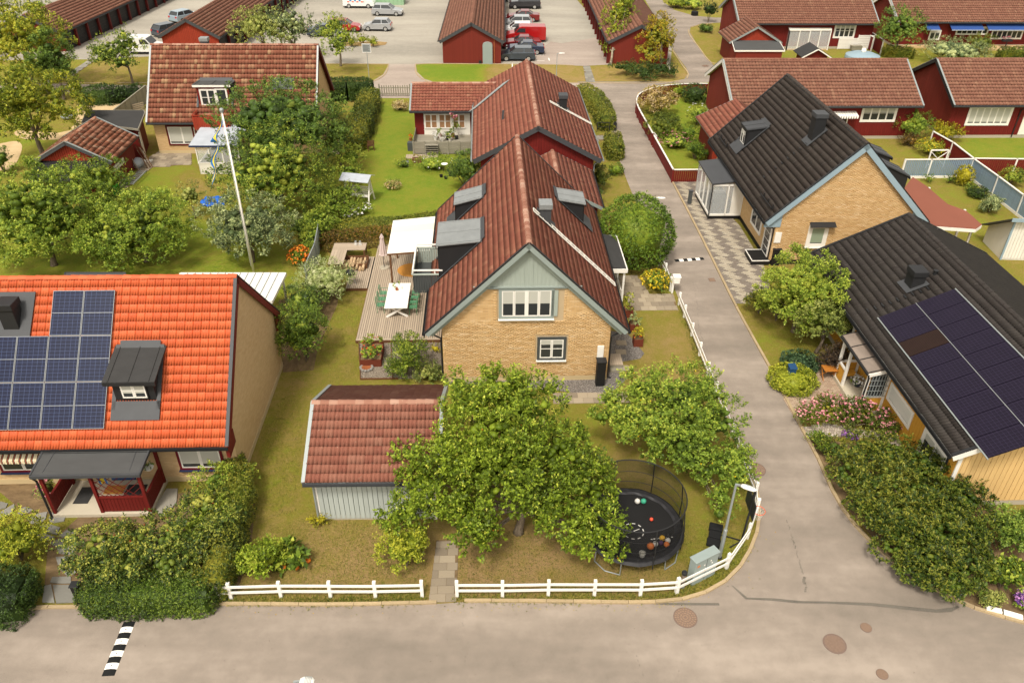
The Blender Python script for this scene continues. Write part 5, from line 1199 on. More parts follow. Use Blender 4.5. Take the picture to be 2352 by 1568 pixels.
# small gabled huts that belong to the row
def hut(name,label,p,ins,tile,barge='galv',wall='red_board',felt=None,**kw):
    H=House(name,label,'shed',p,ins,wall=wall,plinth=None); H.roof(tile,tw=.28,te=.38,waves=1,lod=False,barge=barge,barge_h=.2,cap=tile,caps_parts=False,verge=kw.get('verge'))
    boards(H.root,H.wall('g-'),-H.wy,H.wy,.05,lambda x:H.zr-.2-H.m*abs(x),kw.get('bm','red_bright'),bw=.17,gap=.025,th=.03,parts=kw.get('bp',False)); return H
S3=hut('shed','red shed with tiled gable roof and grey lean-to beside the far row house',(27.1,95.23,92.1,5.0,6.11,2.42,4.14),(.3,.5),'tile_brown')
mb=MB(); mb.prism([(-S3.wx-.02,-2.6,2.5),(-S3.wx-.02,2.6,2.5),(-S3.wx-2.2,2.8,1.9),(-S3.wx-2.2,-2.8,1.9)],(0,0,.08)); mb.build('lean_to_roof','felt',S3.root)
mb=MB(); mb.box(-S3.wx-2.1,-S3.wx,-2.6,2.6,0,1.9); mb.build('lean_to','red_board',S3.root); mb=MB(); mb.bar((-S3.wx-2.22,-2.82,1.95),(-S3.wx-2.22,2.82,1.95),.05,.16); mb.bar((-S3.wx-2.2,2.82,1.95),(-S3.wx,2.7,2.55),.05,.12); mb.bar((-S3.wx-2.2,-2.82,1.95),(-S3.wx,-2.7,2.55),.05,.12); mb.build('trim','white',S3.root)
S4=hut('shed','red tiled shed half hidden behind the black roofed brick house',(18.7,64.0,92.2,5.2,6.34,2.4,3.9),(.3,.5),'tile_red')
# ---------------- garages ----------------
def garage_row(label,p,doors_side,door_mat='black',**kw):
    H=House('garage_row',label,'garage',p,(.3,.4),wall='red_board',plinth=None,group='rows of lock-up garages')
    H.roof('tile_brown',tw=.31,te=.42,waves=1,lod=False,barge='zinc_dark',barge_h=.34,cap='tile_brown',caps_parts=False,amp=.04); H.gutter(-1,'zinc_dark'); H.gutter(1,'zinc_dark')
    boards(H.root,H.wall('g-'),-H.wy,H.wy,.1,lambda x:H.zr-.2-H.m*abs(x),kw.get('bm','red_board'),bw=.2,gap=.03,th=.035,parts=kw.get('bp',True),name='gable_board')
    if doors_side:
        w='e+' if doors_side>0 else 'e-'; M=H.wall(w); x=-H.wx+.1
        while x<H.wx-2.5:
            mb=MB(); mb.box(x,x+2.5,-.04,0,.05,2.1); o=mb.build('garage_door',door_mat,H.root,M=M)
            mb=MB()
            for k in range(6): mb.box(.05,2.45,-.055,-.04,.15+k*.33,.17+k*.33)
            mb.build('door_rib','black_metal',o,M=Matrix.Translation((x,0,0)))
            mb=MB(); mb.box(x+2.53,x+2.77,-.3,0,0,2.25); mb.build('pier','red_dark',H.root,M=M)
            x+=2.8
    return H
G3=garage_row('red garage row with the grey cabinet standing at its gable',(-5.15,111.61,90.8,40,7.37,2.5,4.48),0)
G4=garage_row('red garage row behind the two bushy trees right of the yard',(13.75,112.08,90.9,40,7.41,2.52,4.34),1)
G2=garage_row('red garage row behind the ridge of the mottled tile roof',(-36.27,112.3,88.67,40,7.26,2.52,4.43),-1,bm='red_bright')
G1=garage_row('long garage row with black doors at the top left',(-55.46,120.11,87.99,50,8.15,2.23,4.03),-1,bp=False)
# ---------------- sheds left ----------------
S1=hut('shed','small red shed with mossy tiled roof in the garden at the left',(-32.51,57.58,92.35,5.51,5.86,2.3,3.87),(.35,.5),'tile_moss',barge='zinc_dark',bp=True,verge='galv')
mb=MB(); mb.box(-S1.wx-1.8,-S1.wx,-2.4,2.4,0,1.5); mb.build('lean_to','red_board',S1.root)
for i in range(24):
    mb=MB(); y=-2.5+i*.21; mb.prism([(-S1.wx-.0,y,2.35),(-S1.wx-.0,y+.1,2.40),(-S1.wx-.0,y+.2,2.35),(-S1.wx-2.2,y+.2,1.6),(-S1.wx-2.2,y+.1,1.65),(-S1.wx-2.2,y,1.6)],(0,0,-.02)); mb.build('roofing_sheet','black_metal',S1.root)
winpx(S1,'e-',(262,392),(281,365),cases=1,rows=1,trim='white',blind=.8)
c0=G(300,330); sd2=thing('shed','dark red shed with flat black felt roof between the tiled shed and the brick house','shed',(c0.x,c0.y,0))
V=[G(*q,2.6) for q in ((188,284),(200,256),(331,256),(333,262),(318,299))]; V[0]=G(188,284,2.5); V=[v-Vector((c0.x,c0.y,0)) for v in V]; mb=MB(); mb.prism(V,(0,0,.1)); mb.build('felt_roof','felt_dark',sd2)
mb=MB(); 
for a,b in zip(V,V[1:]+V[:1]): mb.bar(a+Vector((0,0,.03)),b+Vector((0,0,.03)),.06,.16)
mb.build('roof_edge','old_wood',sd2)
mb=MB(); cen=sum((Vector((v.x,v.y,0)) for v in V),Vector())/5; mb.prism([cen+(Vector((v.x,v.y,0))-cen)*.86 for v in V],(0,0,2.5)); mb.build('wall','red_deep',sd2)
a,b=V[4],V[2]; mb=MB(); a0=cen+(Vector((a.x,a.y,0))-cen)*.88; b0=cen+(Vector((b.x,b.y,0))-cen)*.88; mb.bar(a0.lerp(b0,.08)+Vector((.05,-.02,1.1)),a0.lerp(b0,.25)+Vector((.05,-.02,1.1)),.06,2.1); mb.build('door','white_board',sd2)
# ---------------- front garage shed ----------------
HG=House('garden_garage','grey boarded garage with red tiled roof on the front lawn beside the leafy tree','garage',(-5.45,25.12,1.63,5.29,6.15,2.48,3.99),(.25,.45),wall='grey_trim',plinth='concrete')
HG.roof('tile_garage',parts=300,tw=.33,te=.39,waves=2,barge='galv',barge_h=.26,cap='ridge_pale',partside=-1,verge='galv',amp=.055); HG.gutter(-1,'zinc_dark')
boards(HG.root,HG.wall('e-'),-HG.wx+.12,HG.wx-.12,.1,HG.zw,'garage_board',bw=.2,gap=.022,th=.035)
boards(HG.root,HG.wall('g-'),-HG.wy,HG.wy,.1,lambda x:HG.zr-.2-HG.m*abs(x),'garage_board',bw=.2,gap=.022,th=.035,parts=False); boards(HG.root,HG.wall('g+'),-HG.wy,HG.wy,.1,lambda x:HG.zr-.2-HG.m*abs(x),'garage_board',bw=.2,gap=.022,th=.035,parts=False)
for s_ in (-1,1):
    mb=MB(); mb.box(s_*(HG.wx-.06)-.07,s_*(HG.wx-.06)+.07,-.06,0,0,HG.zw); mb.build('corner_board','white',HG.root,M=HG.wall('e-'))
mb=MB(); mb.tube([(-HG.wx-.1,-.35,2.3),(-HG.wx+.02,-.1,2.1),(-HG.wx+.02,-.1,.15),(-HG.wx+.02,-.3,.08)],.045,8); mb.build('downpipe','galv',HG.root,M=HG.wall('e-'))
# white roofed carport and grey lean-to behind the orange house
def flatroof(name,label,corners,z,mat,edge,posts=True,seam=0,cat='carport',zs=None):
    V=[G(*q,(zs[i] if zs else z)) for i,q in enumerate(corners)]; c=sum(V,Vector())/len(V); c.z=0; t=thing(name,label,cat,tuple(c)); V=[v-c for v in V]
    mb=MB(); mb.prism(V,(0,0,.05)); mb.build('roof_sheet',mat,t)
    mb=MB()
    for a,b in zip(V,V[1:]+V[:1]): mb.bar(a,b,.05,.16)
    mb.build('fascia',edge,t)
    if seam:
        for i in range(1,seam):
            mb=MB(); a=V[0].lerp(V[1],i/seam); b=V[3].lerp(V[2],i/seam); mb.bar(a+Vector((0,0,.07)),b+Vector((0,0,.07)),.035,.04); mb.build('roof_seam','galv',t)
    if posts:
        for v in V: 
            mb=MB(); mb.bar((v.x*.93,v.y*.93,0),(v.x*.93,v.y*.93,v.z-.05),.1); mb.build('post',edge,t)
    return t,V
flatroof('carport','white corrugated roof of the carport behind the orange tiled ridge',[(380,690),(625,694),(657,629),(415,629)],2.3,'white','white',seam=14)
flatroof('lean_to_roof','dark felt shed roof just above the orange tiled ridge',[(140,672),(300,672),(288,628),(150,628)],2.3,'felt','zinc_dark',cat='shed')
# ---------------- fences ----------------
def rail_fence(name,label,P,post_px=True,h=.82,rails=(.36,.66),capn=False,group=None,step=None):
    W=[G(*p) for p in P]
    if step: W=[w for w in path_pts(P,step)]
    o=W[0].copy(); t=thing(name,label,'fence',tuple(o),0,group); W=[w-o for w in W]
    for i,w in enumerate(W):
        d=(W[min(i+1,len(W)-1)]-W[max(i-1,0)]); mb=MB(); mb.box(-.06,.06,-.06,.06,0,h); mb.prism([(-.06,-.06,h),(.06,-.06,h),(.06,.06,h),(-.06,.06,h)],(0,0,.015)); mb.build('post','plastic_white',t,M=frame(w,d,z=(random.uniform(-.015,.015),random.uniform(-.02,.02),1)))
    for a,b in zip(W,W[1:]):
        for z in rails:
            d=(b-a).normalized(); n=Vector((d.y,-d.x,0))*.05; sag=random.uniform(-.012,.012)
            mb=MB(); mb.bar(a+n+Vector((0,0,z))-d*.04,b+n+Vector((0,0,z+sag))+d*.04,.035,.11); mb.build('rail','plastic_white',t)
    return t
rail_fence('picket_free_rail_fence','white two rail fence along the road from the hedge to the slab path',[(506,1375),(532,1373),(646.5,1369.5),(760,1370),(863,1370),(970,1368)])
rail_fence('rail_fence','white two rail fence from the slab path round the trampoline corner',[(1050,1368),(1154,1368),(1259,1366),(1364.6,1366),(1470,1366),(1553.6,1361),(1668,1304.6),(1716,1235),(1735,1180)])
rail_fence('rail_fence','white two rail fence running up the lane beside the apple tree',[(1559,700),(1571,729),(1588,771),(1606,816),(1624,862),(1642,908),(1661,953),(1680,1003),(1698,1050),(1716,1096),(1733,1140),(1736,1178)])
rail_fence('rail_fence','short white fence piece with mailbox at the entrance of the brick house',[(1514,610),(1527,636),(1539,668)],h=.95,rails=(.5,.8))
bpy.data.objects['picket_free_rail_fence'].name='rail_fence'
# white letter box on the fence
t=thing('mailbox','white letter box on the fence post by the entrance paving','mailbox',tuple(G(1543,672))); mb=MB(); mb.box(-.06,.06,-.06,.06,0,1.0); mb.build('post','plastic_white',t); mb=MB(); mb.box(-.02,.36,-.2,.2,.72,1.12); mb.build('box','plastic_white',t,bevel=.03); mb=MB(); mb.prism([(-.05,-.23,1.13),(.4,-.23,1.13),(.4,.23,1.13),(-.05,.23,1.13)],(0,0,.03)); mb.build('lid','hot_white',t)
def board_fence(name,label,topP,h,mat,cap='white',bw=.13,gap=.02,posts=2.2,base=None,z0=.06,cat='fence',capw=.12,postmat='white',both=False):
    W=[G(p[0],p[1],h) for p in topP]; W=[Vector((w.x,w.y,0)) for w in W]; o=W[0].copy(); t=thing(name,label,cat,tuple(o)); W=[w-o for w in W]
    for a,b in zip(W,W[1:]):
        d=b-a; L=d.length; M=frame(a,d,z=(0,0,1)); n=max(1,int(L/bw))
        for i in range(n):
            mb=MB(); w=L/n; mb.box(i*w+gap/2,(i+1)*w-gap/2,-.012,.012,z0,h-.03); mb.build('fence_board',mat,t,M=M)
        mb=MB(); mb.box(-.05,L+.05,-capw/2,capw/2,h-.03,h+.03); mb.build('cap_rail',cap,t,M=M)
        if base: mb=MB(); mb.box(0,L,-.04,.04,0,.2); mb.build('base_rail',base,t,M=M)
        k=max(1,round(L/posts))
        for i in range(k+1):
            mb=MB(); x=L*i/k; mb.box(x-.055,x+.055,-.06,.06,0,h+.02); mb.build('post',postmat,t,M=M)
    return t
Z3=lambda x,y:(1442.8+.1809*x,150.1+.1809*y)
cp=smooth_px([Z3(1010,232),Z3(700,235),Z3(380,268),Z3(220,320),Z3(130,375),Z3(108,470),Z3(160,590),Z3(240,730),Z3(315,865)],2)
board_fence('red_fence','dark red board fence with white cap curving round the rhododendron corner',cp,1.05,'red_deep',posts=30,postmat='red_deep',bw=.16)
board_fence('red_fence','straight dark red board fence with white cap along the lane down to the paved drive',[Z3(330,890),Z3(575,1325),Z3(1000,1322)],1.05,'red_deep',posts=30,postmat='red_deep',bw=.16)
t=thing('gate','narrow white gate in the red fence along the lane','gate',tuple(G(*Z3(322,1010)))); mb=MB(); mb.bar((0,.45,.5),(.12,-.5,.5),.05,.95); mb.build('gate_leaf','white_board',t)
Z2=lambda x,y:(1918.2+.18613*x,291.9+.18613*y)
board_fence('blue_fence','blue boarded fence with white posts behind the red patio roof',[Z2(870,402),Z2(1195,400),Z2(1715,392)],1.55,'blue_board',base='white',posts=2.6,bw=.15,gap=.04)
board_fence('blue_fence','blue boarded fence with white cap running down the right hand garden',[Z2(1715,392),Z2(2020,610),Z2(2330,840),Z2(2600,1040)],1.55,'blue_board',base='white',posts=3.,bw=.15,gap=.04)
board_fence('red_fence','dark red fence section with white cap beside the yellow flowering shrubs',[Z2(1215,55),Z2(1460,190),Z2(1705,380)],1.55,'red_deep',posts=3.,bw=.16)
board_fence('red_fence','dark red fence with white cap at the foot of the far right lawn',[Z2(1730,385),Z2(2250,392),Z2(2600,395)],1.5,'red_deep',posts=3.6,bw=.16)
t=thing('arbour','white crossed garden arbour by the red and blue fences','arbour',tuple(G(*Z2(1290,480))))
q=[G(*Z2(x,y),1.5) for x,y in((1190,287),(1405,285))]; a,b=[Vector((v.x,v.y,0))-Vector(t.location) for v in q]
mb=MB(); mb.bar(a,a+Vector((0,0,1.5)),.09); mb.bar(b,b+Vector((0,0,1.5)),.09); mb.bar(a+Vector((0,0,1.5)),b+Vector((0,0,1.5)),.09); mb.build('frame','white',t)
mb=MB(); mb.bar(a+Vector((0,0,.2)),b+Vector((0,0,1.4)),.05); mb.bar(a+Vector((0,0,1.4)),b+Vector((0,.02,.2)),.05); mb.build('cross_brace','white',t)
# grey picket fence and gate behind the swing garden, weathered fence at the sand court, deck screens
def pickets(name,label,a,b,h,mat,w=.08,gap=.08,postgap=2.4,bottom=.08):
    A,B=G(*a),G(*b); t=thing(name,label,'fence',tuple(A)); d=B-A; L=d.length; M=frame(Vector((0,0,0)),d,z=(0,0,1)); x=0
    while x<L:
        mb=MB(); hh=h*random.uniform(.97,1.02); mb.prism([(x,0,bottom),(x+w,0,bottom),(x+w,0,hh-.05),(x+w/2,0,hh),(x,0,hh-.05)],(0,-.022,0)); mb.build('picket',mat,t,M=M); x+=w+gap
    for z in (h*.25,h*.75):
        mb=MB(); mb.box(0,L,.002,.05,z-.04,z+.04); mb.build('rail',mat,t,M=M)
    k=max(1,round(L/postgap))
    for i in range(k+1):
        mb=MB(); mb.box(L*i/k-.06,L*i/k+.06,.05,.16,0,h+.05); mb.build('post',mat,t,M=M)
    return t
pickets('picket_fence','weathered grey picket fence with a gate between the hedge and the house wing',(872,222),(942,222),1.15,'old_wood',w=.11,gap=.12)
board_fence('board_fence','weathered grey board fence beside the mottled tile roof',[(262,252),(333,197)],1.6,'old_wood',cap='old_wood',postmat='old_wood',bw=.18)
t=thing('pallet','pale wooden pallet leaning on the weathered grey board fence','pallet',tuple(G(322,262)),R(50)); 
for i in range(6):
    mb=MB(); mb.bar((-.55,0,.1+i*.17),(.55,.0,.1+i*.17),.03,.1); mb.build('slat','deck',t)
# greenish grey screen fence left of the deck
board_fence('screen_fence','tall narrow grey screen fence left of the wooden deck',[(731,514),(722,560),(700,610)],1.5,'grey_green',cap='galv',bw=.16,posts=2.5,postmat='galv',capw=.06)
# ---------------- deck and its furniture ----------------
dk=thing('wooden_deck','large weathered wooden deck beside the brick house','deck',(0,0,0))
u=Vector((math.cos(R(2.2)),math.sin(R(2.2)),0)); v_=Vector((-u.y,u.x,0)); O=G(817,781,.2); O.z=0; th=R(2.2)
Mdk=frame(O,u,z=(0,0,1)); bw=.118
def dboards(x0,x1,y0,y1):
    n=int((x1-x0)/bw)
    for i in range(n):
        y=y0; 
        while y<y1-.05:
            ln=min(random.choice([2.9,3.6,4.2,4.8]),y1-y); 
            if y1-(y+ln)<.6: ln=y1-y
            mb=MB(); mb.box(x0+i*bw+.011,x0+(i+1)*bw-.011,y+.003,y+ln-.003,.165,.195+random.uniform(-.002,.003)); mb.build('deck_board','deck',dk,M=Mdk); y+=ln
yl=(G(842,661,.2)-O).dot(v_)
dboards(0,4.63,.12,11.3); dboards(-1.35,0,yl,9.6)
mb=MB(); mb.box(0,4.63,.1,11.3,.1,.12); mb.box(-1.35,0,yl,9.6,.1,.12); mb.build('gap_shade_sheet','rubber',dk,M=Mdk)  # black sheet added under the boards, its colour painting the shade in the gaps
mb=MB(); mb.box(0,4.6,0,.115,.165,.2); mb.build('edge_board','deck',dk,M=Mdk)
mb=MB(); mb.box(.02,4.6,-.02,.0,0,.16); mb.box(-.02,0,0,yl,0,.16); mb.box(-1.35,-.02,yl-.02,yl,0,.16); mb.build('skirt_board','brown_wood',dk,M=Mdk)
def D(px,py,z=.2): return G(px,py,z)
# table
t=thing('garden_table','long white garden table with crossed legs on the deck','table',(0,0,0)); q=[G(x,y,.95) for x,y in((895,650),(942,650),(937,707),(881,707))]; c=sum(q,Vector())/4; c.z=.2; t.location=c; t.rotation_euler=(0,0,R(2.2)); L2=.5*((q[0]-q[3]).length+(q[1]-q[2]).length)/2; W2=.5*((q[0]-q[1]).length+(q[3]-q[2]).length)/2
for i in range(6):
    mb=MB(); w=2*W2/6; mb.box(-W2+i*w+.003,-W2+(i+1)*w-.003,-L2,L2,.71,.75); mb.build('table_plank','hot_white',t)
for s in (-1,1):
    mb=MB(); y=s*(L2-.25); mb.bar((-W2+.05,y,0),(W2-.15,y,.7),.09,.1); mb.build('leg','plastic_white',t); mb=MB(); mb.bar((W2-.05,y+.06,0),(-W2+.15,y+.06,.7),.09,.1); mb.build('leg','plastic_white',t)
mb=MB(); mb.bar((0,-L2+.25,.36),(0,L2-.25,.36),.06,.08); mb.build('stretcher','plastic_white',t); tabc=c.copy()
t=thing('vase','small vase with green twigs on the white garden table','vase',(c.x-.12,c.y+.55,.952)); mb=MB(); mb.lathe([(.06,0),(.09,.06),(.05,.16),(.06,.2)],12); mb.build('pot','terracotta',t); me,_=crown_mesh(.16,.16,.22,160,.07,'leaf_mid',.1,6,K=5,length=.08,name='twig'); link('twig',me,t,loc=(0,0,.4))
def chair():
    t=thing('garden_chair','x','chair',(0,0,0),0,'green metal chairs round the white table')
    for s in (-.2,.2):
        mb=MB(); mb.tube([(s,.2,0),(s,.2,.44)],.014,6); mb.build('leg','chair_green',t)
        mb=MB(); mb.tube([(s,-.2,0),(s*1.02,-.21,.44),(s,-.27,.86)],.014,6); mb.build('leg','chair_green',t)
        mb=MB(); mb.tube([(s*1.1,-.24,.64),(s*1.15,.16,.64),(s,.2,.44)],.014,6); mb.build('armrest','chair_green',t)
    for i in range(5):
        mb=MB(); y=-.18+i*.09; mb.box(-.2,.2,y-.035,y+.035,.44,.455); mb.build('seat_slat','chair_green',t)
    mb=MB(); mb.tube([(-.2,-.27,.86),(-.12,-.28,.92),(.12,-.28,.92),(.2,-.27,.86)],.014,6); mb.build('top_rail','chair_green',t)
    for s in (-.1,0,.1):
        mb=MB(); mb.tube([(s,-.21,.48),(s,-.28,.91)],.009,5); mb.build('back_bar','chair_green',t)
    return t
ch0=chair(); spots=[(-1,.78,'green metal chair at the far left corner of the white table'),(-1,.1,'green metal chair in the middle of the left side of the white table'),(-1,-.55,'green metal chair at the near left corner of the white table'),(1,.85,'green metal chair at the far right corner of the white table'),(1,.3,'second green metal chair from the far end on the right of the table'),(1,-.25,'third green metal chair from the far end on the right of the table'),(1,-.75,'green metal chair at the near right corner of the white table')]
for i,(s,y,lb) in enumerate(spots):
    c_=ch0 if i==0 else copy_tree(ch0); c_.location=(tabc.x+s*(W2+.28),tabc.y+y,.197); c_.rotation_euler=(0,0,R(2.2)+(-math.pi/2 if s<0 else math.pi/2)+random.uniform(-.1,.1)); c_['label']=lb
# white sail canopy on posts
q=[G(x,y,2.75) for x,y in((903,507),(1003,497))]+[G(x,y,2.45) for x,y in((994,575),(889,583))]; c=sum(q,Vector())/4; c.z=.2; t=thing('canopy','white fabric canopy over the back of the deck','canopy',tuple(c)); q=[a-c for a in q]
for k in range(5):
    mb=MB(); a,b=q[0].lerp(q[3],k/5),q[1].lerp(q[2],k/5); e,f=q[1].lerp(q[2],(k+1)/5),q[0].lerp(q[3],(k+1)/5); g_=Vector((0,0,-.004)); mb.prism([a,b,e+g_,f+g_][::-1],(0,0,.012)); mb.build('fabric_panel','sail_cream' if k==1 else 'sail',t)
for a in (q[3]+Vector((.15,.1,0)),q[0]+Vector((.1,-.1,0)),q[2]-Vector((.1,-.1,0)),q[1]-Vector((.1,.1,0))): 
    mb=MB(); mb.bar(Vector((a.x,a.y,0)),Vector((a.x,a.y,a.z-.02)),.1); mb.build('post','brown_wood',t)
mb=MB(); mb.bar(q[3]-Vector((0,0,.05)),q[2]-Vector((0,0,.05)),.07,.1); mb.bar(q[0]-Vector((0,0,.05)),q[1]-Vector((0,0,.05)),.07,.1); mb.build('beam','brown_wood',t)
r=D(945,620); t=thing('rug','round straw coloured rug on the deck under the balcony','rug',(r.x,r.y,.199)); mb=MB(); mb.lathe([(.86,0),(.87,.006),(.86,.014),(.0,.014)],40); mb.build('rug_disc','rug',t); 
for k in range(4): mb=MB(); mb.tube([(.2*(k+1)*math.cos(a*.2618),.2*(k+1)*math.sin(a*.2618),.016) for a in range(25)],.01,5,cap=False); mb.build('braid','rug',t)
r=D(905,600); t=thing('hammock','white cloth hammock chair hanging from the canopy post','hammock',(r.x+.12,r.y,.2))
mb=MB(); 
for i in range(6):
    a0,a1=i/6,(i+1)/6; f=lambda a:(.1*math.sin(a*3.1),.0+.25*math.sin(a*3.14)-.1,1.9-1.5*a); p,q_=f(a0),f(a1); mb.add([(p[0]-.02,p[1]-.22*math.sin(.3+a0*2.6),p[2]),(p[0]+.05,p[1]+.22*math.sin(.3+a0*2.6),p[2]),(q_[0]+.05,q_[1]+.22*math.sin(.3+a1*2.6),q_[2]),(q_[0]-.02,q_[1]-.22*math.sin(.3+a1*2.6),q_[2])],[(0,1,2,3)])
mb.build('cloth','sail',t); mb=MB(); mb.tube([(0,-.05,1.9),(-.1,0,2.35)],.01,5); mb.build('rope','sail',t)
# parasol
r=D(883,615); t=thing('parasol','closed pale pink parasol on a round stone foot','parasol',(r.x,r.y,.197)); mb=MB(); mb.lathe([(.3,0),(.3,.04),(.27,.07),(.05,.08)],24); mb.build('foot','slab',t) if False else mb.build('foot','concrete',t); mb=MB(); mb.tube([(0,0,.05),(0,0,2.3)],.022,8); mb.build('pole','black_metal',t)
mb=MB(); n_=16; vs=[];prof=[(.26,.95),(.22,1.0),(.17,1.5),(.1,2.05),(.13,2.1),(.05,2.3),(.01,2.36)]
for r_,z in prof:
    for k in range(n_): rr=r_*(1.12 if k%2 else .8); vs.append((rr*math.cos(2*math.pi*k/n_),rr*math.sin(2*math.pi*k/n_),z))
mb.add(vs,[(i*n_+k,i*n_+(k+1)%n_,(i+1)*n_+(k+1)%n_,(i+1)*n_+k) for i in range(len(prof)-1) for k in range(n_)]); mb.build('cloth','parasol_cloth',t)
# L shaped bench with firewood
q=[G(x,y,.85) for x,y in((769,557),(843,557),(838,575),(762,575))]; c=sum(q,Vector())/4; c.z=.2; t=thing('outdoor_counter','L shaped weathered wooden counter with firewood under it','counter',tuple(c),R(2.2)); W_=(q[1]-q[0]).length/2; 
for i in range(5): mb=MB(); mb.box(-W_,W_,-.45+i*.19,-.45+(i+1)*.19-.01,.6,.65); mb.build('top_plank','deck',t)
for i in range(5): mb=MB(); mb.box(-W_+i*.19,-W_+(i+1)*.19-.01,-2.3,-.46,.6,.65); mb.build('top_plank','deck',t)
for x,y in ((-W_+.08,.4),(W_-.08,.4),(W_-.08,-.4),(-W_+.08,-2.2),(-W_+.85,-2.2)):
    mb=MB(); mb.bar((x,y,0),(x,y,.6),.09); mb.build('post','brown_wood',t)
wb=thing('firewood_box','open wooden box stacked with split firewood beside the counter','box',(c.x+.35,c.y-1.25,.2),R(2.2))
for a,b in (((-.95,-.5),(.95,-.5)),((.95,-.5),(.95,.6)),((.95,.6),(-.95,.6)),((-.95,.6),(-.95,-.5))):
    for z in (.1,.27): mb=MB(); mb.bar((*a,z),(*b,z),.04,.15); mb.build('side_board','brown_wood',wb)
for i in range(9):
    for j in range(3):
        for k in range(2):
            if random.random()<.1: continue
            mb=MB(); r_=random.uniform(.07,.1); mb.lathe([(r_,0),(r_,.38)],6); mb.build('log','log_end',wb,M=Matrix.Translation((-.85+i*.2+random.uniform(-.03,.03),-.35+j*.38-.1,.13+k*.17+random.uniform(-.02,.03)))@Matrix.Rotation(R(90)+random.uniform(-.3,.3),4,'X')@Matrix.Rotation(random.random()*3,4,'Z'))
for dx,lb in ((.3,'glass lantern with wire handle on the weathered counter'),(0.02,'shorter glass jar beside the lantern on the weathered counter')):
    t=thing('lantern' if dx else 'glass_jar',lb,'lantern' if dx else 'jar',(c.x+.35+dx,c.y+.2,.853)); mb=MB(); mb.lathe([(.1,0),(.12,.1),(.08,.2),(.06,.26)],12); mb.build('glass_body','clear_glass',t); mb=MB(); mb.lathe([(.065,.26),(.065,.28)],12); mb.build('lid','galv',t)
# kettle grill
r=D(808,655); t=thing('kettle_grill','black kettle grill standing at the left edge of the deck','grill',(r.x,r.y,.197)); mb=MB(); mb.ball((0,0,.85),.28,14,(1,1,.85)); mb.build('kettle','black_metal',t,smooth=True)
for a in (0,2.1,4.2): mb=MB(); mb.tube([(.1*math.cos(a),.1*math.sin(a),.7),(.3*math.cos(a),.3*math.sin(a),.02)],.015,6); mb.build('leg','galv',t)
mb=MB(); mb.tube([(-.05,0,1.09),(0,0,1.14),(.05,0,1.09)],.012,5); mb.build('handle','rubber',t)
# wire basket chair at deck edge
r=G(916,790,.5); t=thing('wire_basket','low black wire basket standing at the front edge of the deck','basket',(r.x,r.y,0.0)); mb=MB()
for k in range(10): a=math.pi*2*k/10; mb.tube([(.12*math.cos(a),.12*math.sin(a),.02),(.3*math.cos(a),.3*math.sin(a),.62)],.008,5)
for rr,z in ((.12,.02),(.3,.62)): mb.tube([(rr*math.cos(a*.3927),rr*math.sin(a*.3927),z) for a in range(17)],.012,5,cap=False)
mb.build('wire_frame','black_metal',t)
# corten planter with tomatoes / fire pit
def planter(label,px,py,w,d,h,leaf,fl=None,rz=2.2,leafh=.45,n=700):
    g=G(px,py); t=thing('corten_planter',label,'planter',tuple(g),R(rz)); mb=MB(); o_=.0
    for a in ((-w/2,-d/2,w/2,-d/2+.02),(-w/2,d/2-.02,w/2,d/2),(-w/2,-d/2+.02,-w/2+.02,d/2-.02),(w/2-.02,-d/2+.02,w/2,d/2-.02)): mb.box(a[0],a[2],a[1],a[3],0,h)
    mb.build('box','corten',t); mb=MB(); mb.box(-w/2+.02,w/2-.02,-d/2+.02,d/2-.02,h-.12,h-.05); mb.build('earth','soil',t)
    me,_=crown_mesh(w*.55,d*.55,leafh,n,.09,leaf,.16,14,K=7,length=.12,name='plant'); link('plant',me,t,loc=(0,0,h+leafh*.7))
    if fl: dd=unit(rng.normal(size=(fl[1],3))+np.array([0,0,.4])); link('flower',leaf_cloud(dd*np.array([w*.5,d*.5,leafh]),dd,6,.07,fl[0],'flower',1.3,.02,aspect=.8),t,loc=(0,0,h+leafh*.7))['kind']='stuff'
    return t
planter('rusty planter with red and orange flowers beside the deck corner',856,822,1.1,1.6,.45,'leaf_mid',('flower_red',26),n=1600,leafh=.4)
planter('rusty planter with tall yellow green twigs, farthest of three at the side wall',1443,725,.5,.5,.5,'leaf_bright',None,leafh=.55,n=450); planter('rusty planter with small grey green plant, middle of three at the side wall',1455,757,.5,.5,.48,'leaf_grey',None,leafh=.3,n=400); planter('rusty planter with yellow green leaves, nearest of three at the side wall',1464,791,.5,.5,.48,'leaf_yellow',('flower_orange',6),leafh=.35,n=400)
r=G(842,846); t=thing('fire_bowl','low round stone ringed fire bowl on the warm gravel','fire bowl',tuple(r))
for k in range(12): a=math.pi*k/6; mb=MB(); mb.ball((.3*math.cos(a),.3*math.sin(a),.07),.085,8,(1,1,.8)); mb.build('stone','rock',t,smooth=True)
mb=MB(); mb.lathe([(.2,.02),(.28,.1),(.24,.1),(.01,.05)],16); mb.build('bowl','rust',t)
for a,b,l in (((824,782),(828,872),'left'),((828,872),(915,871),'near'),((898,786),(902,868),'middle')):
    A,B=G(*a),G(*b); mb=MB(); d=B-A; mb.box(0,d.length,-.02,.02,0,.1); o=mb.build('edging_strip','brown_wood',None,M=frame(A,d,z=(0,0,1))); o['kind']='structure'
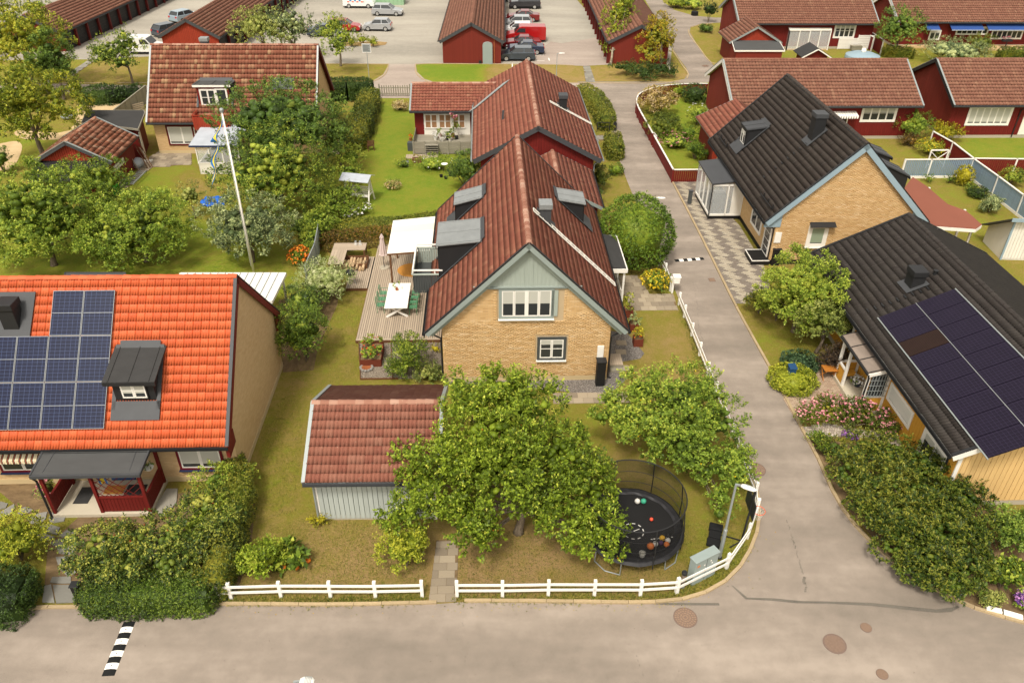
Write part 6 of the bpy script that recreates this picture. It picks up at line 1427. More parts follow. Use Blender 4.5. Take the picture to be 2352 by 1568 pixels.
# black heat pump tower, steps, slabs
def tower(label,px,py,w,d,h,cat='cabinet',lid='black_metal',body='black',rz=2.2,name='heat_pump_tower'):
    g=G(px,py); t=thing(name,label,cat,tuple(g),R(rz)); mb=MB(); mb.box(-w/2,w/2,-d/2,d/2,0,h); mb.build('body',body,t,bevel=.015); mb=MB(); mb.box(-w/2-.03,w/2+.03,-d/2-.03,d/2+.03,h+.002,h+.05); mb.build('lid',lid,t,bevel=.01); return t
tower('tall narrow black cabinet standing at the right corner of the brick gable',1377,882,.44,.4,1.45)
tower('tall black cabinet at the corner of the black roofed brick house by the drive',1777,606,.5,.45,1.1); t=tower('wide black cabinet against the yellow boarded wall behind the pink flowers',2088,995,.75,.6,1.25)
def slabs(name,polyP,sx,sy,mat,bond=.5,rz=2.2,th=.035,parts=True,z0=0.,jit=.004,gap=.012,colf=None,mats=None,px=True):
    'paving cut to a pixel outline'
    P=[G(*p) for p in polyP]; c=sum(P,Vector())/len(P); u=Vector((math.cos(R(rz)),math.sin(R(rz)),0)); w=Vector((-u.y,u.x,0))
    Q=np.array([[(p-c).dot(u),(p-c).dot(w)] for p in P]); root=thing(name,None,None,tuple(c),R(rz)); root['kind']='structure'
    x0,y0=Q.min(0); x1,y1=Q.max(0)
    def inside(x,y):
        r=False; n=len(Q); j=n-1
        for i in range(n):
            if (Q[i,1]>y)!=(Q[j,1]>y) and x<(Q[j,0]-Q[i,0])*(y-Q[i,1])/(Q[j,1]-Q[i,1])+Q[i,0]: r=not r
            j=i
        return r
    big=[MB() for _ in (mats or [mat])]; j=0; y=y0
    sheet('joint_sand',polyP,.016,'soil',px=px)
    while y<y1:
        x=x0-(bond*sx if j%2 else 0)
        ym=y+sy/2; cr=sorted(Q[i-1,0]+(Q[i,0]-Q[i-1,0])*(ym-Q[i-1,1])/(Q[i,1]-Q[i-1,1]) for i in range(len(Q)) if (Q[i,1]>ym)!=(Q[i-1,1]>ym))
        while x<x1:
            for xl,xr in zip(cr[::2],cr[1::2]):
                xa,xb=max(x,xl),min(x+sx,xr)
                if xb-xa<sx*.25: continue
                k=colf(x,y) if colf else 0; mb=MB() if parts else big[k]; h=th+random.uniform(-jit,jit); mb.box(xa+gap/2,xb-gap/2,y+gap/2,y+sy-gap/2,z0,z0+h)
                if parts: mb.build('paving_slab',(mats or [mat])[k],root)
            x+=sx
        y+=sy; j+=1
    if not parts:
        for b,m_ in zip(big,mats or [mat]):
            if b.v: o=b.build('pavers',m_,root); o['kind']='stuff'
    return root
slabs('slab_path',[(1003,1240),(1054,1240),(1048,1382),(984,1382)],.62,.36,'slab',bond=.5)
E1=lambda x,y:(1334.4+.2128*x,417+.2128*y)
slabs('entrance_paving',[E1(335,1020),E1(600,1015),E1(660,1100),E1(740,1210),E1(860,1235),E1(1000,1230),E1(1045,1370),E1(600,1375),E1(560,1440),E1(500,1300),E1(430,1160),E1(380,1100)],.46,.46,'slab',bond=.5)
slabs('house_path',[(1270,905),(1440,902),(1450,925),(1350,922),(1270,922)],.5,.42,'slab')
for i,(x,y,lb) in enumerate([(1427,788,'far'),(1426,809,'second'),(1432,846,'near')]):
    g=G(x,y); mb=MB(); mb.box(-.28,.28,-.22,.22,0,.045); o=mb.build('stepping_stone','slab',None,loc=tuple(g)); tag(o,['pale stepping stone farthest up in the gravel beside the brick house','middle stepping stone in the gravel beside the brick house','stepping stone beside the small wooden steps by the brick house'][i],'stepping stone','stepping stones in the gravel')
g=G(1412,833); t=thing('wooden_steps','small weathered wooden steps at the right wall of the brick house','steps',(g.x,g.y,0),R(2.2))
for i in range(6): mb=MB(); mb.box(-.34+i*.115,-.34+i*.115+.105,-.55,.45,.24,.27); mb.build('step_board','deck',t)
mb=MB(); mb.box(-.34,.34,-.54,.44,0,.235); mb.box(-.34,.34,-.85,-.56,0,.12); mb.build('riser','old_wood',t)
# driveway of blocks in stepped stripes
def zig(x,y): return int(math.floor((x+((y/.5)%2>1)*.22+y*.0)/.55))%2
slabs('paved_drive',[(1547,417),(1613,415),(1640,462),(1664,482),(1700,520),(1752,606),(1766,640),(1770,697),(1688,697),(1651,623),(1601,523)],.25,.125,'paver_light',mats=['paver_light','paver_dark'],parts=False,colf=lambda x,y:int(math.floor((x+((int(math.floor(y/.25))%4) in (2,3))*.25+ (int(math.floor(y/.25))%2)*.12)/.62))%2,th=.03,gap=.01,bond=.5)
slabs('paved_yard',[(1798,915),(1842,903),(1874,862),(1872,842),(1936,846),(1990,905),(1992,955),(1950,930),(1870,925),(1833,975)],.22,.11,'paver_pink',parts=False,th=.03,gap=.012,bond=.5)
slabs('cobbled_edge',[(1842,982),(1900,972),(1960,985),(2060,1000),(2160,1040),(2150,1065),(2050,1020),(1990,1004),(1850,1003)],.12,.12,'cobble',parts=False,th=.035,jit=.01,gap=.02,bond=.4)
# flagstones in the left front garden
Z5=lambda x,y:(.2554*x,1000.8+.2554*y)
fs_=thing('flagstone_path',None,None); fs_['kind']='structure'
for poly in ([(0,590),(75,610),(55,650),(0,665)],[(0,690),(130,612),(140,650),(90,715),(0,735)],[(160,700),(175,660),(230,640),(300,665),(270,690),(200,712)],[(235,745),(330,700),(430,683),(415,745),(370,795),(280,795)],[(440,740),(470,690),(520,685),(590,735),(580,770),(480,785),(445,770)],[(355,810),(440,795),(545,825),(515,893),(400,865)],[(325,895),(400,878),(495,910),(440,945),(360,935)],[(525,905),(600,850),(690,860),(680,900),(590,920)],[(450,965),(540,925),(600,945),(560,1000),(480,990)],[(510,1010),(640,970),(690,1010),(640,1075),(530,1060)],[(500,1090),(640,1085),(690,1120),(610,1170),(520,1160)],[(520,1180),(640,1180),(700,1240),(600,1260)],[(470,1270),(640,1265),(645,1330),(540,1330),(450,1320)],[(400,1350),(460,1335),(480,1420),(495,1505),(380,1500)],[(475,1340),(640,1340),(690,1430),(715,1500),(505,1508),(490,1430)],[(200,770),(235,800),(250,870),(210,860)]):
    P=[G(*Z5(*p)) for p in poly]; a=sum(P[i].x*P[(i+1)%len(P)].y-P[(i+1)%len(P)].x*P[i].y for i in range(len(P)))
    if a<0: P=P[::-1]
    c=sum(P,Vector())/len(P); mb=MB(); mb.prism([c+(p-c)*.97 for p in P],(0,0,.04)); mb.build('flagstone','flagstone',fs_)
for poly,lb in (([(1400,640),(1500,480),(1600,480),(1590,600),(1500,720),(1440,740)],'x'),):
    P=[G(*Z5(*p)) for p in poly]; mb=MB(); mb.prism(P[::-1] if sum(P[i].x*P[(i+1)%len(P)].y-P[(i+1)%len(P)].x*P[i].y for i in range(len(P)))<0 else P,(0,0,.06)); mb.build('flagstone','slab_grey',fs_)
t=tower('slim black letter box post at the kerb beside the front hedge',190,1382,.28,.24,.95,cat='mailbox',name='mailbox')
# ---------------- front corner: trampoline, lamp, hoop, cabinet ----------------
tc=Vector((4.78,21.55,0)); TR=1.93; t=thing('trampoline','large black round trampoline with safety net full of balls','trampoline',tuple(tc)); zt,zm=2.5,.86
mb=MB(); mb.lathe([(TR-.28,zm-.02),(TR-.28,zm)],48); mb.build('jumping_mat','mat_black',t)
mb=MB(); vs=[]; n_=48
for r_,z in ((TR-.30,zm+.012),(TR-.2,zm+.05),(TR+.02,zm+.05),(TR+.1,zm-.06)):
    for k in range(n_): a=2*math.pi*k/n_; rr=r_*(1+.006*math.sin(a*11)); vs.append((rr*math.cos(a),rr*math.sin(a),z+.012*math.sin(a*17+r_*9)))
mb.add(vs,[(i*n_+k,i*n_+(k+1)%n_,(i+1)*n_+(k+1)%n_,(i+1)*n_+k) for i in range(3) for k in range(n_)]); mb.build('edge_pad','pad_black',t)
ring=lambda r_,z,n=48:[(r_*math.cos(2*math.pi*k/n),r_*math.sin(2*math.pi*k/n),z) for k in range(n+1)]
mb=MB(); mb.tube(ring(TR-.02,zt),.024,6,cap=False); mb.build('top_ring','black_metal',t)
mb=MB(); mb.tube(ring(TR-.03,zm-.05),.03,6,cap=False); mb.build('frame_ring','galv',t)
for z in (1.35,1.9): mb=MB(); mb.tube(ring(TR-.04,z),.012,5,cap=False); mb.build('net_band','pad_black',t)
mb=MB(); vs=[(TR*.985*math.cos(2*math.pi*k/n_),TR*.985*math.sin(2*math.pi*k/n_),z) for z in (zm+.05,zt) for k in range(n_)]; mb.add(vs,[(k,(k+1)%n_,n_+(k+1)%n_,n_+k) for k in range(n_)]); mb.build('safety_net','safety_net',t)
for k in range(8):
    a=2*math.pi*(k+.35)/8; c,s=math.cos(a),math.sin(a); mb=MB(); mb.tube([(TR*1.04*c,TR*1.04*s,zm-.3),(TR*1.05*c,TR*1.05*s,1.6),(TR*c,TR*s,zt)],.022,7); mb.build('pole','galv' if k in(2,) else 'black_metal',t)
for k in range(4):
    a=2*math.pi*(k+.6)/4; d=.30; p=[(TR*.95*math.cos(a-d),TR*.95*math.sin(a-d),zm-.05),(TR*.98*math.cos(a-d),TR*.98*math.sin(a-d),.05),(TR*1.02*math.cos(a),TR*1.02*math.sin(a),.03),(TR*.98*math.cos(a+d),TR*.98*math.sin(a+d),.05),(TR*.95*math.cos(a+d),TR*.95*math.sin(a+d),zm-.05)]
    mb=MB(); mb.tube(p,.024,7); mb.build('leg','galv',t)
mb=MB(); zc=zm+.004; cx,cy=.0,-.35
for k in range(10): a=2*math.pi*k/10; a2=a+.32; mb.add([(cx+.38*math.cos(a),cy+.38*math.sin(a),zc),(cx+.42*math.cos(a),cy+.42*math.sin(a),zc),(cx+.42*math.cos(a2),cy+.42*math.sin(a2),zc),(cx+.38*math.cos(a2),cy+.38*math.sin(a2),zc)],[(0,1,2,3)])
mb.add([(cx-.2,cy-.12,zc),(cx+.25,cy+.1,zc),(cx+.25,cy+.13,zc),(cx-.2,cy-.09,zc)],[(0,1,2,3)])
for k in range(9): x=cx+.62+k*.1; mb.add([(x,cy-.42+.015*k,zc),(x+.07,cy-.42+.015*k,zc),(x+.07,cy-.38+.015*k+.02*(k%2),zc),(x,cy-.38+.015*k,zc)],[(0,1,2,3)])
mb.build('printed_ring','ball_white',t)['kind']='stuff'
def on_mat(px,py): g=G(px,py,zm+.1); return g
for px,py,r_,m_,lb in ((1464,1151,.115,'ball_white','black and white football beside the green ball on the far half of the trampoline'),(1478,1151,.115,'ball_green','green ball on the far half of the trampoline'),(1496.5,1191,.075,'ball_red','small orange red ball in the middle of the trampoline'),(1494,1255,.14,'ball_orange','brown orange basketball on the near half of the trampoline'),(1505,1249,.11,'ball_white','pale patterned ball between the basketball and the yellow ball'),(1518,1246,.1,'ball_purple','dark purple ball in the heap on the trampoline'),(1521,1236,.115,'ball_yellow','yellow ball with dark stripes on the trampoline'),(1531,1250,.11,'ball_orange','peach coloured ball at the right edge of the trampoline heap'),(1534,1241,.11,'ball_white','grey white football at the right of the heap on the trampoline'),(1535,1229,.1,'mat_black','dark ball nearest the right net of the trampoline'),(1411,1243,.07,'ball_yellow','small yellow orange ball at the left of the trampoline')):
    g=on_mat(px,py); mb=MB(); mb.ball((0,0,r_),r_,16); o=mb.build('ball',m_,None,loc=(g.x,g.y,zm+.003),smooth=True); tag(o,lb,'ball','balls on the trampoline')
g=on_mat(1475,1273); t=thing('cloth_bucket','crumpled beige bucket lying near the front edge of the trampoline','bucket',(g.x,g.y,zm)); mb=MB(); mb.lathe([(.09,0),(.13,.2),(.12,.2),(.08,.03)],10); mb.build('bucket','curtain',t); mb=MB(); mb.tube([(-.12,0,.2),(0,.02,.32),(.12,0,.2)],.008,5); mb.build('handle','black_metal',t)
def street_lamp(name,label,base,h,arm=.55,ang=0.,head=(.62,.24),r=.05,mat='galv',group='street lamps',z0=0):
    t=thing(name,label,'street lamp',tuple(base),R(ang),group); mb=MB(); mb.tube([(0,0,0),(0,0,h*.4),(0,0,h*.4+.02),(0,0,h)],[r*1.5,r*1.5,r,r*.85],10); mb.build('pole',mat,t,smooth=False)
    mb=MB(); mb.lathe([(r*2.2,0),(r*2.2,.05),(r*1.6,.08)],12); mb.build('base_ring','black_metal',t)
    mb=MB(); mb.bar((-.02,0,h-.02),(.16,0,h+.02),.06,.06); mb.build('arm',mat,t)
    mb=MB(); L,w=head; q=[(.12,.6),(.3,.95),(.6,1.),(.85,.85),(1,.35)]; vs=[];fs=[]
    for a,b in q:
        for k in range(8): an=2*math.pi*k/8; vs.append((.1+L*a,w/2*b*math.cos(an),h+.03+.07*b*math.sin(an)))
    for i in range(len(q)-1):
        for k in range(8): fs.append((i*8+k,i*8+(k+1)%8,(i+1)*8+(k+1)%8,(i+1)*8+k))
    fs+= [tuple(range(7,-1,-1)),tuple(range(32,40))]
    mb.add(vs,fs); mb.build('lamp_head','plastic_white',t,smooth=True); mb=MB()
    for k in range(5): mb.bar((.1+L*(.45+k*.09),-w*.35,h+.1),(.1+L*(.45+k*.09),w*.35,h+.1),.012,.012)
    mb.build('lamp_fin','galv',t); return t
street_lamp('street_lamp','grey street lamp with white head at the corner beside the trampoline',G(1652,1280),3.92,ang=-28)
street_lamp('street_lamp','thin street lamp in the dry verge behind the red house ridge',G(1277,196),3.2,ang=10,r=.035,head=(.7,.26))
street_lamp('street_lamp','street lamp at the left among the big yellow green trees',G(120,214),3.1,ang=5,r=.045,head=(.7,.28))
street_lamp('street_lamp','street lamp with white oval head behind the round clipped tree by the lane',Vector((G(1502,454,3.9).x,G(1502,454,3.9).y,0)),3.85,ang=0,head=(.62,.24))
hb=G(676,1562,4.0); street_lamp('street_lamp','street lamp whose white head shows at the bottom edge of the picture',Vector((hb.x,hb.y,0)),3.95,ang=0,head=(.45,.3))
street_lamp('street_lamp','thin tall street lamp behind the long garage row at the far left',G(84,36),4.5,ang=100,r=.04)
# basketball hoop
b=G(1703,1243); t=thing('basketball_hoop','black basketball stand with orange ring leaning over the white fence','basketball hoop',tuple(b)); mb=MB(); top=Vector((.12,0.12,2.62)); mb.tube([(0,0,0),(.03,.02,1.2),top],.045,8); mb.build('pole','black_metal',t)
g=G(1743,1172,2.05); g=Gy(1743,1172,b.y+.2); rc_=g-b; mb=MB(); d=Vector((1,0,0)); bbx=rc_.x-.38
M=Matrix.Translation((bbx,rc_.y,rc_.z+.35)); mb=MB(); mb.box(-.02,.02,-.55,.55,-.35,.42); mb.build('backboard','black_metal',t,M=M)
mb=MB(); mb.bar(top,(bbx,rc_.y,rc_.z+.4),.06,.1); mb.bar((.05,.05,1.7),(bbx,rc_.y,rc_.z+.1),.05,.05); mb.build('arm','black_metal',t)
mb=MB(); mb.tube([(rc_.x+.24*math.cos(a*.2618),rc_.y+.24*math.sin(a*.2618),rc_.z) for a in range(25)],.014,6,cap=False); mb.bar((bbx,rc_.y,rc_.z),(rc_.x-.24,rc_.y,rc_.z),.1,.04); mb.build('ring','rim_orange',t)
mb=MB()
for k in range(12):
    a=2*math.pi*k/12; 
    for s in (-1,1): a2=a+s*.4; mb.tube([(rc_.x+.24*math.cos(a),rc_.y+.24*math.sin(a),rc_.z),(rc_.x+.17*math.cos(a2),rc_.y+.17*math.sin(a2),rc_.z-.2),(rc_.x+.12*math.cos(a2+s*.3),rc_.y+.12*math.sin(a2+s*.3),rc_.z-.42)],.005,4,cap=False)
mb.build('net','net',t)
mb=MB(); mb.bar((0,0,.05),(-.9,.35,.05),.04,.04); mb.bar((0,0,.05),(-.55,-.35,.05),.04,.04); mb.build('foot_bar','black_metal',t)
g=G(1641,1232); t=thing('weight_base','black plastic ballast box lying on the grass left of the street lamp','ballast box',tuple(g),R(72)); 
for i,(x,w) in enumerate(((-.42,.27),(0,.24),(.42,.27))): mb=MB(); mb.box(x-.19,x+.19,-w,w,0,.17); mb.build('ballast_cell','rubber',t,bevel=.04)
ca,cb,cc=G(1588,1345),G(1640,1318),None; d=(cb-ca); t=thing('electric_cabinet','grey green electric cabinet with stickers inside the fence corner','cabinet',tuple((ca+cb)/2),math.atan2(d.y,d.x)); L=d.length/2
mb=MB(); mb.box(-L,L,-.02,.3,0,1.25); mb.build('body','cabinet',t,bevel=.01); mb=MB(); mb.box(-L-.03,L+.03,-.05,.33,1.252,1.3); mb.build('lid','cabinet',t,bevel=.015); mb=MB(); mb.box(-.006,.006,-.026,-.021,.08,1.2); mb.build('door_gap','black_metal',t); mb=MB(); mb.box(-L+.1,-L+.22,-.026,-.021,.96,1.06); mb.cm=1
for x,z in ((-.1,.92),(.2,1.0),(.28,.85),(-.02,.7)): mb.box(x-.03,x+.03,-.026,-.021,z-.03,z+.03)
mb.build('sticker',['ball_orange','plastic_white'],t)
g=G(1566,1347); t=thing('bollard_lamp','brown bollard with black cap left of the electric cabinet','bollard',tuple(g)); mb=MB(); mb.lathe([(.09,0),(.1,.06),(.085,.1),(.085,.72)],14); mb.build('post','copper_patina',t); mb=MB(); mb.lathe([(.1,.722),(.105,.82),(.08,.86)],14); mb.build('cap','black_metal',t); mb=MB(); mb.lathe([(.1,0),(.105,.12)],14); mb.build('foot','galv',t)
# manhole covers and drains
def manhole(label,px,py,r,mat='manhole',pat=2):
    g=G(px,py); t=thing('manhole_cover',label,'manhole cover',(g.x,g.y,.012),random.random()*6,'manhole covers in the road'); mb=MB(); mb.lathe([(r,0),(r,.012),(r*.93,.012),(r*.93,.004)],32); mb.build('rim','manhole_dark',t); mb=MB(); mb.lathe([(r*.92,0),(r*.92,.008)],32); mb.build('lid','manhole_dark',t)
    mb=MB()
    if pat==2:
        for rr,n in ((.2,6),(.4,12),(.62,18),(.82,24)):
            for k in range(n):
                a0=2*math.pi*k/n+.04; a1=2*math.pi*(k+1)/n-.04; r0,r1=r*(rr-.08),r*(rr+.08); mb.prism([(r0*math.cos(a0),r0*math.sin(a0),.009),(r1*math.cos(a0),r1*math.sin(a0),.009),(r1*math.cos(a1),r1*math.sin(a1),.009),(r0*math.cos(a1),r0*math.sin(a1),.009)],(0,0,.008))
    else:
        n=9
        for i in range(-n,n+1):
            for j in range(-n,n+1):
                x,y=i*r/n*.9,j*r/n*.9
                if math.hypot(x,y)<r*.84: mb.box(x-r*.03,x+r*.03,y-r*.03,y+r*.03,.009,.015)
    o=mb.build('tread_pattern','manhole',t); o['kind']='stuff'; return t
manhole('large rusty manhole cover with ring pattern in the road below the fence corner',1574,1418,.43)
manhole('round manhole cover with fine grid pattern right of the large rusty one',1917,1478,.40,pat=1)
manhole('small rusty cover above the gridded manhole',1989,1441,.2); manhole('small rusty cover at the bottom edge of the road',2026,1548,.2)
manhole('rusty manhole cover in the lane half hidden by the apple tree',1735,1078,.45); manhole('dark round cover in the paved drive',1687,573,.3,mat='manhole_dark',pat=1); manhole('round cover in the far side street',1620,152,.4,mat='manhole_dark',pat=1)
manhole('dark drain lid in the cobbles before the pink flowers',2012,992,.25,pat=1)
for px,py,lb in ((1635,643,'square drain grate in the lane below the speed bump'),):
    g=G(px,py); t=thing('drain_grate',lb,'drain',(g.x,g.y,.013),R(5)); mb=MB(); mb.box(-.2,.2,-.22,.22,0,.008); mb.build('frame','manhole_dark',t)
    for i in range(6): mb=MB(); mb.box(-.17,.17,-.19+i*.065,-.15+i*.065,.009,.016); mb.build('bar','manhole',t)
def speed_bump(label,a,b,n,w=.42,h=.05,group='speed bumps'):
    A,B=G(*a),G(*b); t=thing('speed_bump',label,'speed bump',(A.x,A.y,.010),0,group); d=(B-A); L=d.length; d.normalize(); M=frame(Vector((0,0,0)),d,z=(0,0,1)); s=L/n
    prof=[(-w/2,0),(-w*.3,h*.7),(0,h),(w*.3,h*.7),(w/2,0)]
    for i in range(n):
        mb=MB(); x0,x1=i*s+.004,(i+1)*s-.004; e0=.25 if i==0 else 0; 
        vs=[(x0,y,z*(0.4 if i==0 else 1)) for y,z in prof]+[(x1,y,z*(.4 if i==n-1 else 1)) for y,z in prof]; mb.add(vs,[(k,k+1,6+k,5+k) for k in range(4)]+[(4,3,2,1,0),(5,6,7,8,9)]); o=mb.build('bump_segment','rubber' if i%2==0 else 'hot_white',t,M=M)
        if i%2: mb=MB(); mb.lathe([(.022,h*.95),(.022,h+.004)],8,((x0+x1)/2,0,0)); mb.build('bolt','rubber',t,M=M)
    return t
speed_bump('black and white speed bump across the front road at the left',(298,1427),(248,1552),9); speed_bump('small black and white speed bump across the side lane',(1550,599),(1616,594),7,w=.34)
# ---------------- swing garden ----------------
g=G(826,462); t=thing('garden_swing','white garden swing seat with pale grey canopy on the bright lawn','swing seat',tuple(g),R(-12))
for s in (-.95,.95):
    for y in (-.6,.6): mb=MB(); mb.bar((s,y,0),(s*.97,0,1.75),.09); mb.build('leg','white',t)
    mb=MB(); mb.bar((s,-.38,.7),(s,.38,.7),.07); mb.build('cross_bar','white',t)
mb=MB(); mb.bar((-1,0,1.78),(1,0,1.78),.09); mb.build('top_beam','white',t)
mb=MB(); mb.prism([(-1.1,-.75,1.8),(1.1,-.75,1.8),(1.1,0,2.1),(-1.1,0,2.1)],(0,0,.03)); mb.prism([(-1.1,0,2.1),(1.1,0,2.1),(1.1,.75,1.8),(-1.1,.75,1.8)],(0,0,.03)); mb.build('canopy','light_cloth',t)
for i in range(5): mb=MB(); mb.bar((-.8,-.25+i*.12,.5),(.8,-.25+i*.12,.5),.08,.03); mb.build('seat_slat','white',t)
for i in range(4): mb=MB(); mb.bar((-.8,.32+i*.03,.6+i*.13),(.8,.32+i*.03,.6+i*.13),.03,.08); mb.build('back_slat','white',t)
g=G(852,345); t=thing('garden_chair','old brown wooden chair at the edge of the long hedge','chair',tuple(g),R(200))
for s in (-.25,.25):
    for y,h_ in ((-.25,.45),(.25,.95)): mb=MB(); mb.bar((s,y,0),(s,y,h_),.05); mb.build('leg','brown_wood',t)
for i in range(4): mb=MB(); mb.bar((-.28,-.22+i*.14,.45),(.28,-.22+i*.14,.45),.11,.03); mb.build('seat_slat','brown_wood',t)
for i in range(3): mb=MB(); mb.bar((-.28,.26,.6+i*.13),(.28,.26,.6+i*.13),.03,.1); mb.build('back_slat','brown_wood',t)
# raised deck in front of the wing
Z6=lambda x,y:(784+.1633*x,166.8+.1633*y)
rd=thing('raised_deck','raised grey wooden deck crowded with pots in front of the red house wing','deck',tuple(G(*Z6(1330,1150))),R(2.2)); c0=Vector(rd.location)
q=[G(*Z6(*p),.9) for p in ((1015,870),(1825,1000))]; xL=-( c0-G(*Z6(1010,1160))).dot(u); xL=(G(*Z6(1015,1170))-c0).dot(u); xR=(G(*Z6(1825,1170))-c0).dot(u)
for i in range(26): mb=MB(); y=.02+i*.15; mb.box(xL,xR,y,y+.14,.42,.45); mb.build('deck_board','old_wood',rd)
for i in range(7): mb=MB(); z=.06+i*.15; mb.box(xL,xR,-.03,0,z,z+.13); mb.build('rail_board','old_wood',rd)
for i in range(7): mb=MB(); z=.06+i*.15; mb.box(xL-.03,xL,0,3.6,z,z+.13); mb.build('rail_board','old_wood',rd)
mb=MB()
for x in np.linspace(xL,xR,6): mb.box(x-.05,x+.05,-.1,-.03,0,1.15)
mb.build('post','old_wood',rd)
for i in range(5): mb=MB(); mb.box(xL+1.0,xL+2.1,-.35-i*.02,-.05,.1+i*.2,.13+i*.2); mb.build('shelf_board','old_wood',rd)
for i in range(14): mb=MB(); x=xL-.6+i*.19; mb.box(x,x+.17,-1.0,-.12,0.01,.05); mb.build('walk_board','deck',rd)
pots=[(1385,905,'leaf_mid','terracotta','potted shrub'),(1415,955,'flower_white','curtain','white'),(1500,940,'leaf_dark','black_metal','dark'),(1570,900,'leaf_mid','terracotta','tall'),(1620,930,'leaf_dark','black_metal','round'),(1300,810,'leaf_purple','navy','purple'),(1230,810,'leaf_mid','black_metal','lantern'),(1700,800,'leaf_autumn','brown_wood','crate'),(1530,950,'leaf_mid','curtain','small'),(1325,940,'flower_white','curtain','cream')]
pl=['dark leafed pot plant standing left on the crowded grey deck','white flowering pot left of the middle on the crowded grey deck','low dark pot plant in the middle of the crowded grey deck','tall pink rose in a clay pot against the white windows','round dark pot plant right of the tall rose','purple pot plant beside the white garden bench on the grey deck','black lantern like pot at the far left of the grey deck','brown flower crate on trestles right on the grey deck','small pale pot beside the low dark pot plant','cream bucket with white flowers at the left steps of the grey deck']
for (x,y,lf,pm,_),lb in zip(pots,pl):
    g=G(*Z6(x,y),.5); t=thing('potted_plant',lb,'potted plant',(g.x,g.y,.452)); mb=MB(); mb.lathe([(.12,0),(.17,.28),(.15,.28),(.1,.1)],12); mb.build('pot',pm,t); tall='tall' in lb; me,_=crown_mesh(.26,.26,.9 if tall else .28,420 if tall else 220,.1,lf,.14,8,K=6,length=.1,name='plant'); link('plant',me,t,loc=(0,0,1.0 if tall else .45))
    if tall: dd=rng.normal(size=(12,3))*.08; link('flower',leaf_cloud(dd,unit(rng.normal(size=(12,3))),7,.13,'flower_pink','flower',1.3,.03,aspect=.9),t,loc=(-.1,0,1.95))['kind']='stuff'
g=G(*Z6(1280,850),.5); t=thing('garden_bench','white garden bench under the windows of the red wing','bench',(g.x,g.y,.452),R(2)); mb=MB(); mb.box(-.7,.7,-.25,.25,.42,.46); mb.build('seat','white',t); mb=MB(); mb.box(-.7,.7,.2,.25,.5,.85); mb.build('backrest','white',t)
for x in (-.65,.65): mb=MB(); mb.bar((x,-.2,0),(x,-.2,.42),.06); mb.bar((x,.2,0),(x,.2,.42),.06); mb.build('leg','white',t)
for (x,y),lb,w,d,h,bm,lf in (((1065,1260),'brown wooden flower box on the lawn before the grey deck',.75,.5,.35,'brown_wood','leaf_autumn'),((905,1300),'round grey green tub on the lawn left of the brown flower box',.5,.5,.3,'galv','leaf_olive'),((980,1090),'dark grey box standing on end at the corner of the grey deck',.5,.5,.7,'dark_grey',None),((975,960),'clay pot with orange flowers on the left deck corner',.25,.25,.3,'terracotta','flower_orange'),((980,1030),'clay pot standing just above the dark grey box',.2,.2,.3,'terracotta','leaf_rust')):
    g=G(*Z6(x,y)); t=thing('planter_box',lb,'planter',tuple(g)); mb=MB(); mb.box(-w/2,w/2,-d/2,d/2,0,h) if w>.3 else mb.lathe([(w*.4,0),(w*.55,h)],10); mb.build('box',bm,t)
    if lf: me,_=crown_mesh(w*.5,d*.5,.18,240,.07,lf,.1,8,K=6,length=.06,name='plant'); link('plant',me,t,loc=(0,0,h+.12))
g=G(*Z6(1455,1400)); t=thing('cafe_table','small white metal cafe table on the lawn by the dark bush','table',tuple(g)); mb=MB(); mb.lathe([(.26,.68),(.26,.7)],16); mb.build('table_top','hot_white',t)
for a in (0,2.1,4.2): mb=MB(); mb.tube([(.05*math.cos(a),.05*math.sin(a),.68),(.25*math.cos(a),.25*math.sin(a),0)],.012,5); mb.build('leg','black_metal',t)
for (x,y),lb in (((1405,1470),'black pot left of the white cafe table'),((1470,1495),'black pot in front of the white cafe table'),((1535,1455),'black pot right of the white cafe table')):
    g=G(*Z6(x,y)); mb=MB(); mb.lathe([(.1,0),(.14,.2),(.12,.2),(.02,.15)],12); o=mb.build('pot','rubber',None,loc=tuple(g)); tag(o,lb,'pot','black pots round the cafe table')
# flagpole with pennant
b=G(586,640); t=thing('flagpole','tall white flagpole with blue and yellow pennant in the left orchard','flagpole',tuple(b)); H_=10.3; mb=MB(); mb.tube([(0,0,0),(0,0,H_)],[.07,.04],12); mb.build('pole','hot_white',t,smooth=True); mb=MB(); mb.ball((0,0,H_+.12),.12,12); mb.lathe([(.06,H_-.02),(.09,H_),(.03,H_+.05)],10); mb.build('finial','galv',t)
mb=MB(); S=26; 
def pen(s,v):
    # drooping pennant: s along length, v across
    x=-.05-1.25*s**1.05; z=H_-.35-3.9*s**1.15; w=(1.15*(1-s)+.15)*(.75+.25*math.sin(s*14)); return (x-v*w*.55+.09*math.sin(s*17+v*2),.12*math.sin(s*12+v*3)-.05,z-v*w*.75)
for i in range(S):
    for j in range(6):
        mb.cm=1 if j in (2,3) else 0; mb.add([pen(i/S,j/6),pen((i+1)/S,j/6),pen((i+1)/S,(j+1)/6),pen(i/S,(j+1)/6)],[(0,1,2,3)])
mb.build('pennant',['flag_blue','flag_yellow'],t); mb=MB(); mb.tube([(-.1,.0,.9),(-.09,0,H_-.1)],.008,4); mb.build('halyard','hot_white',t)
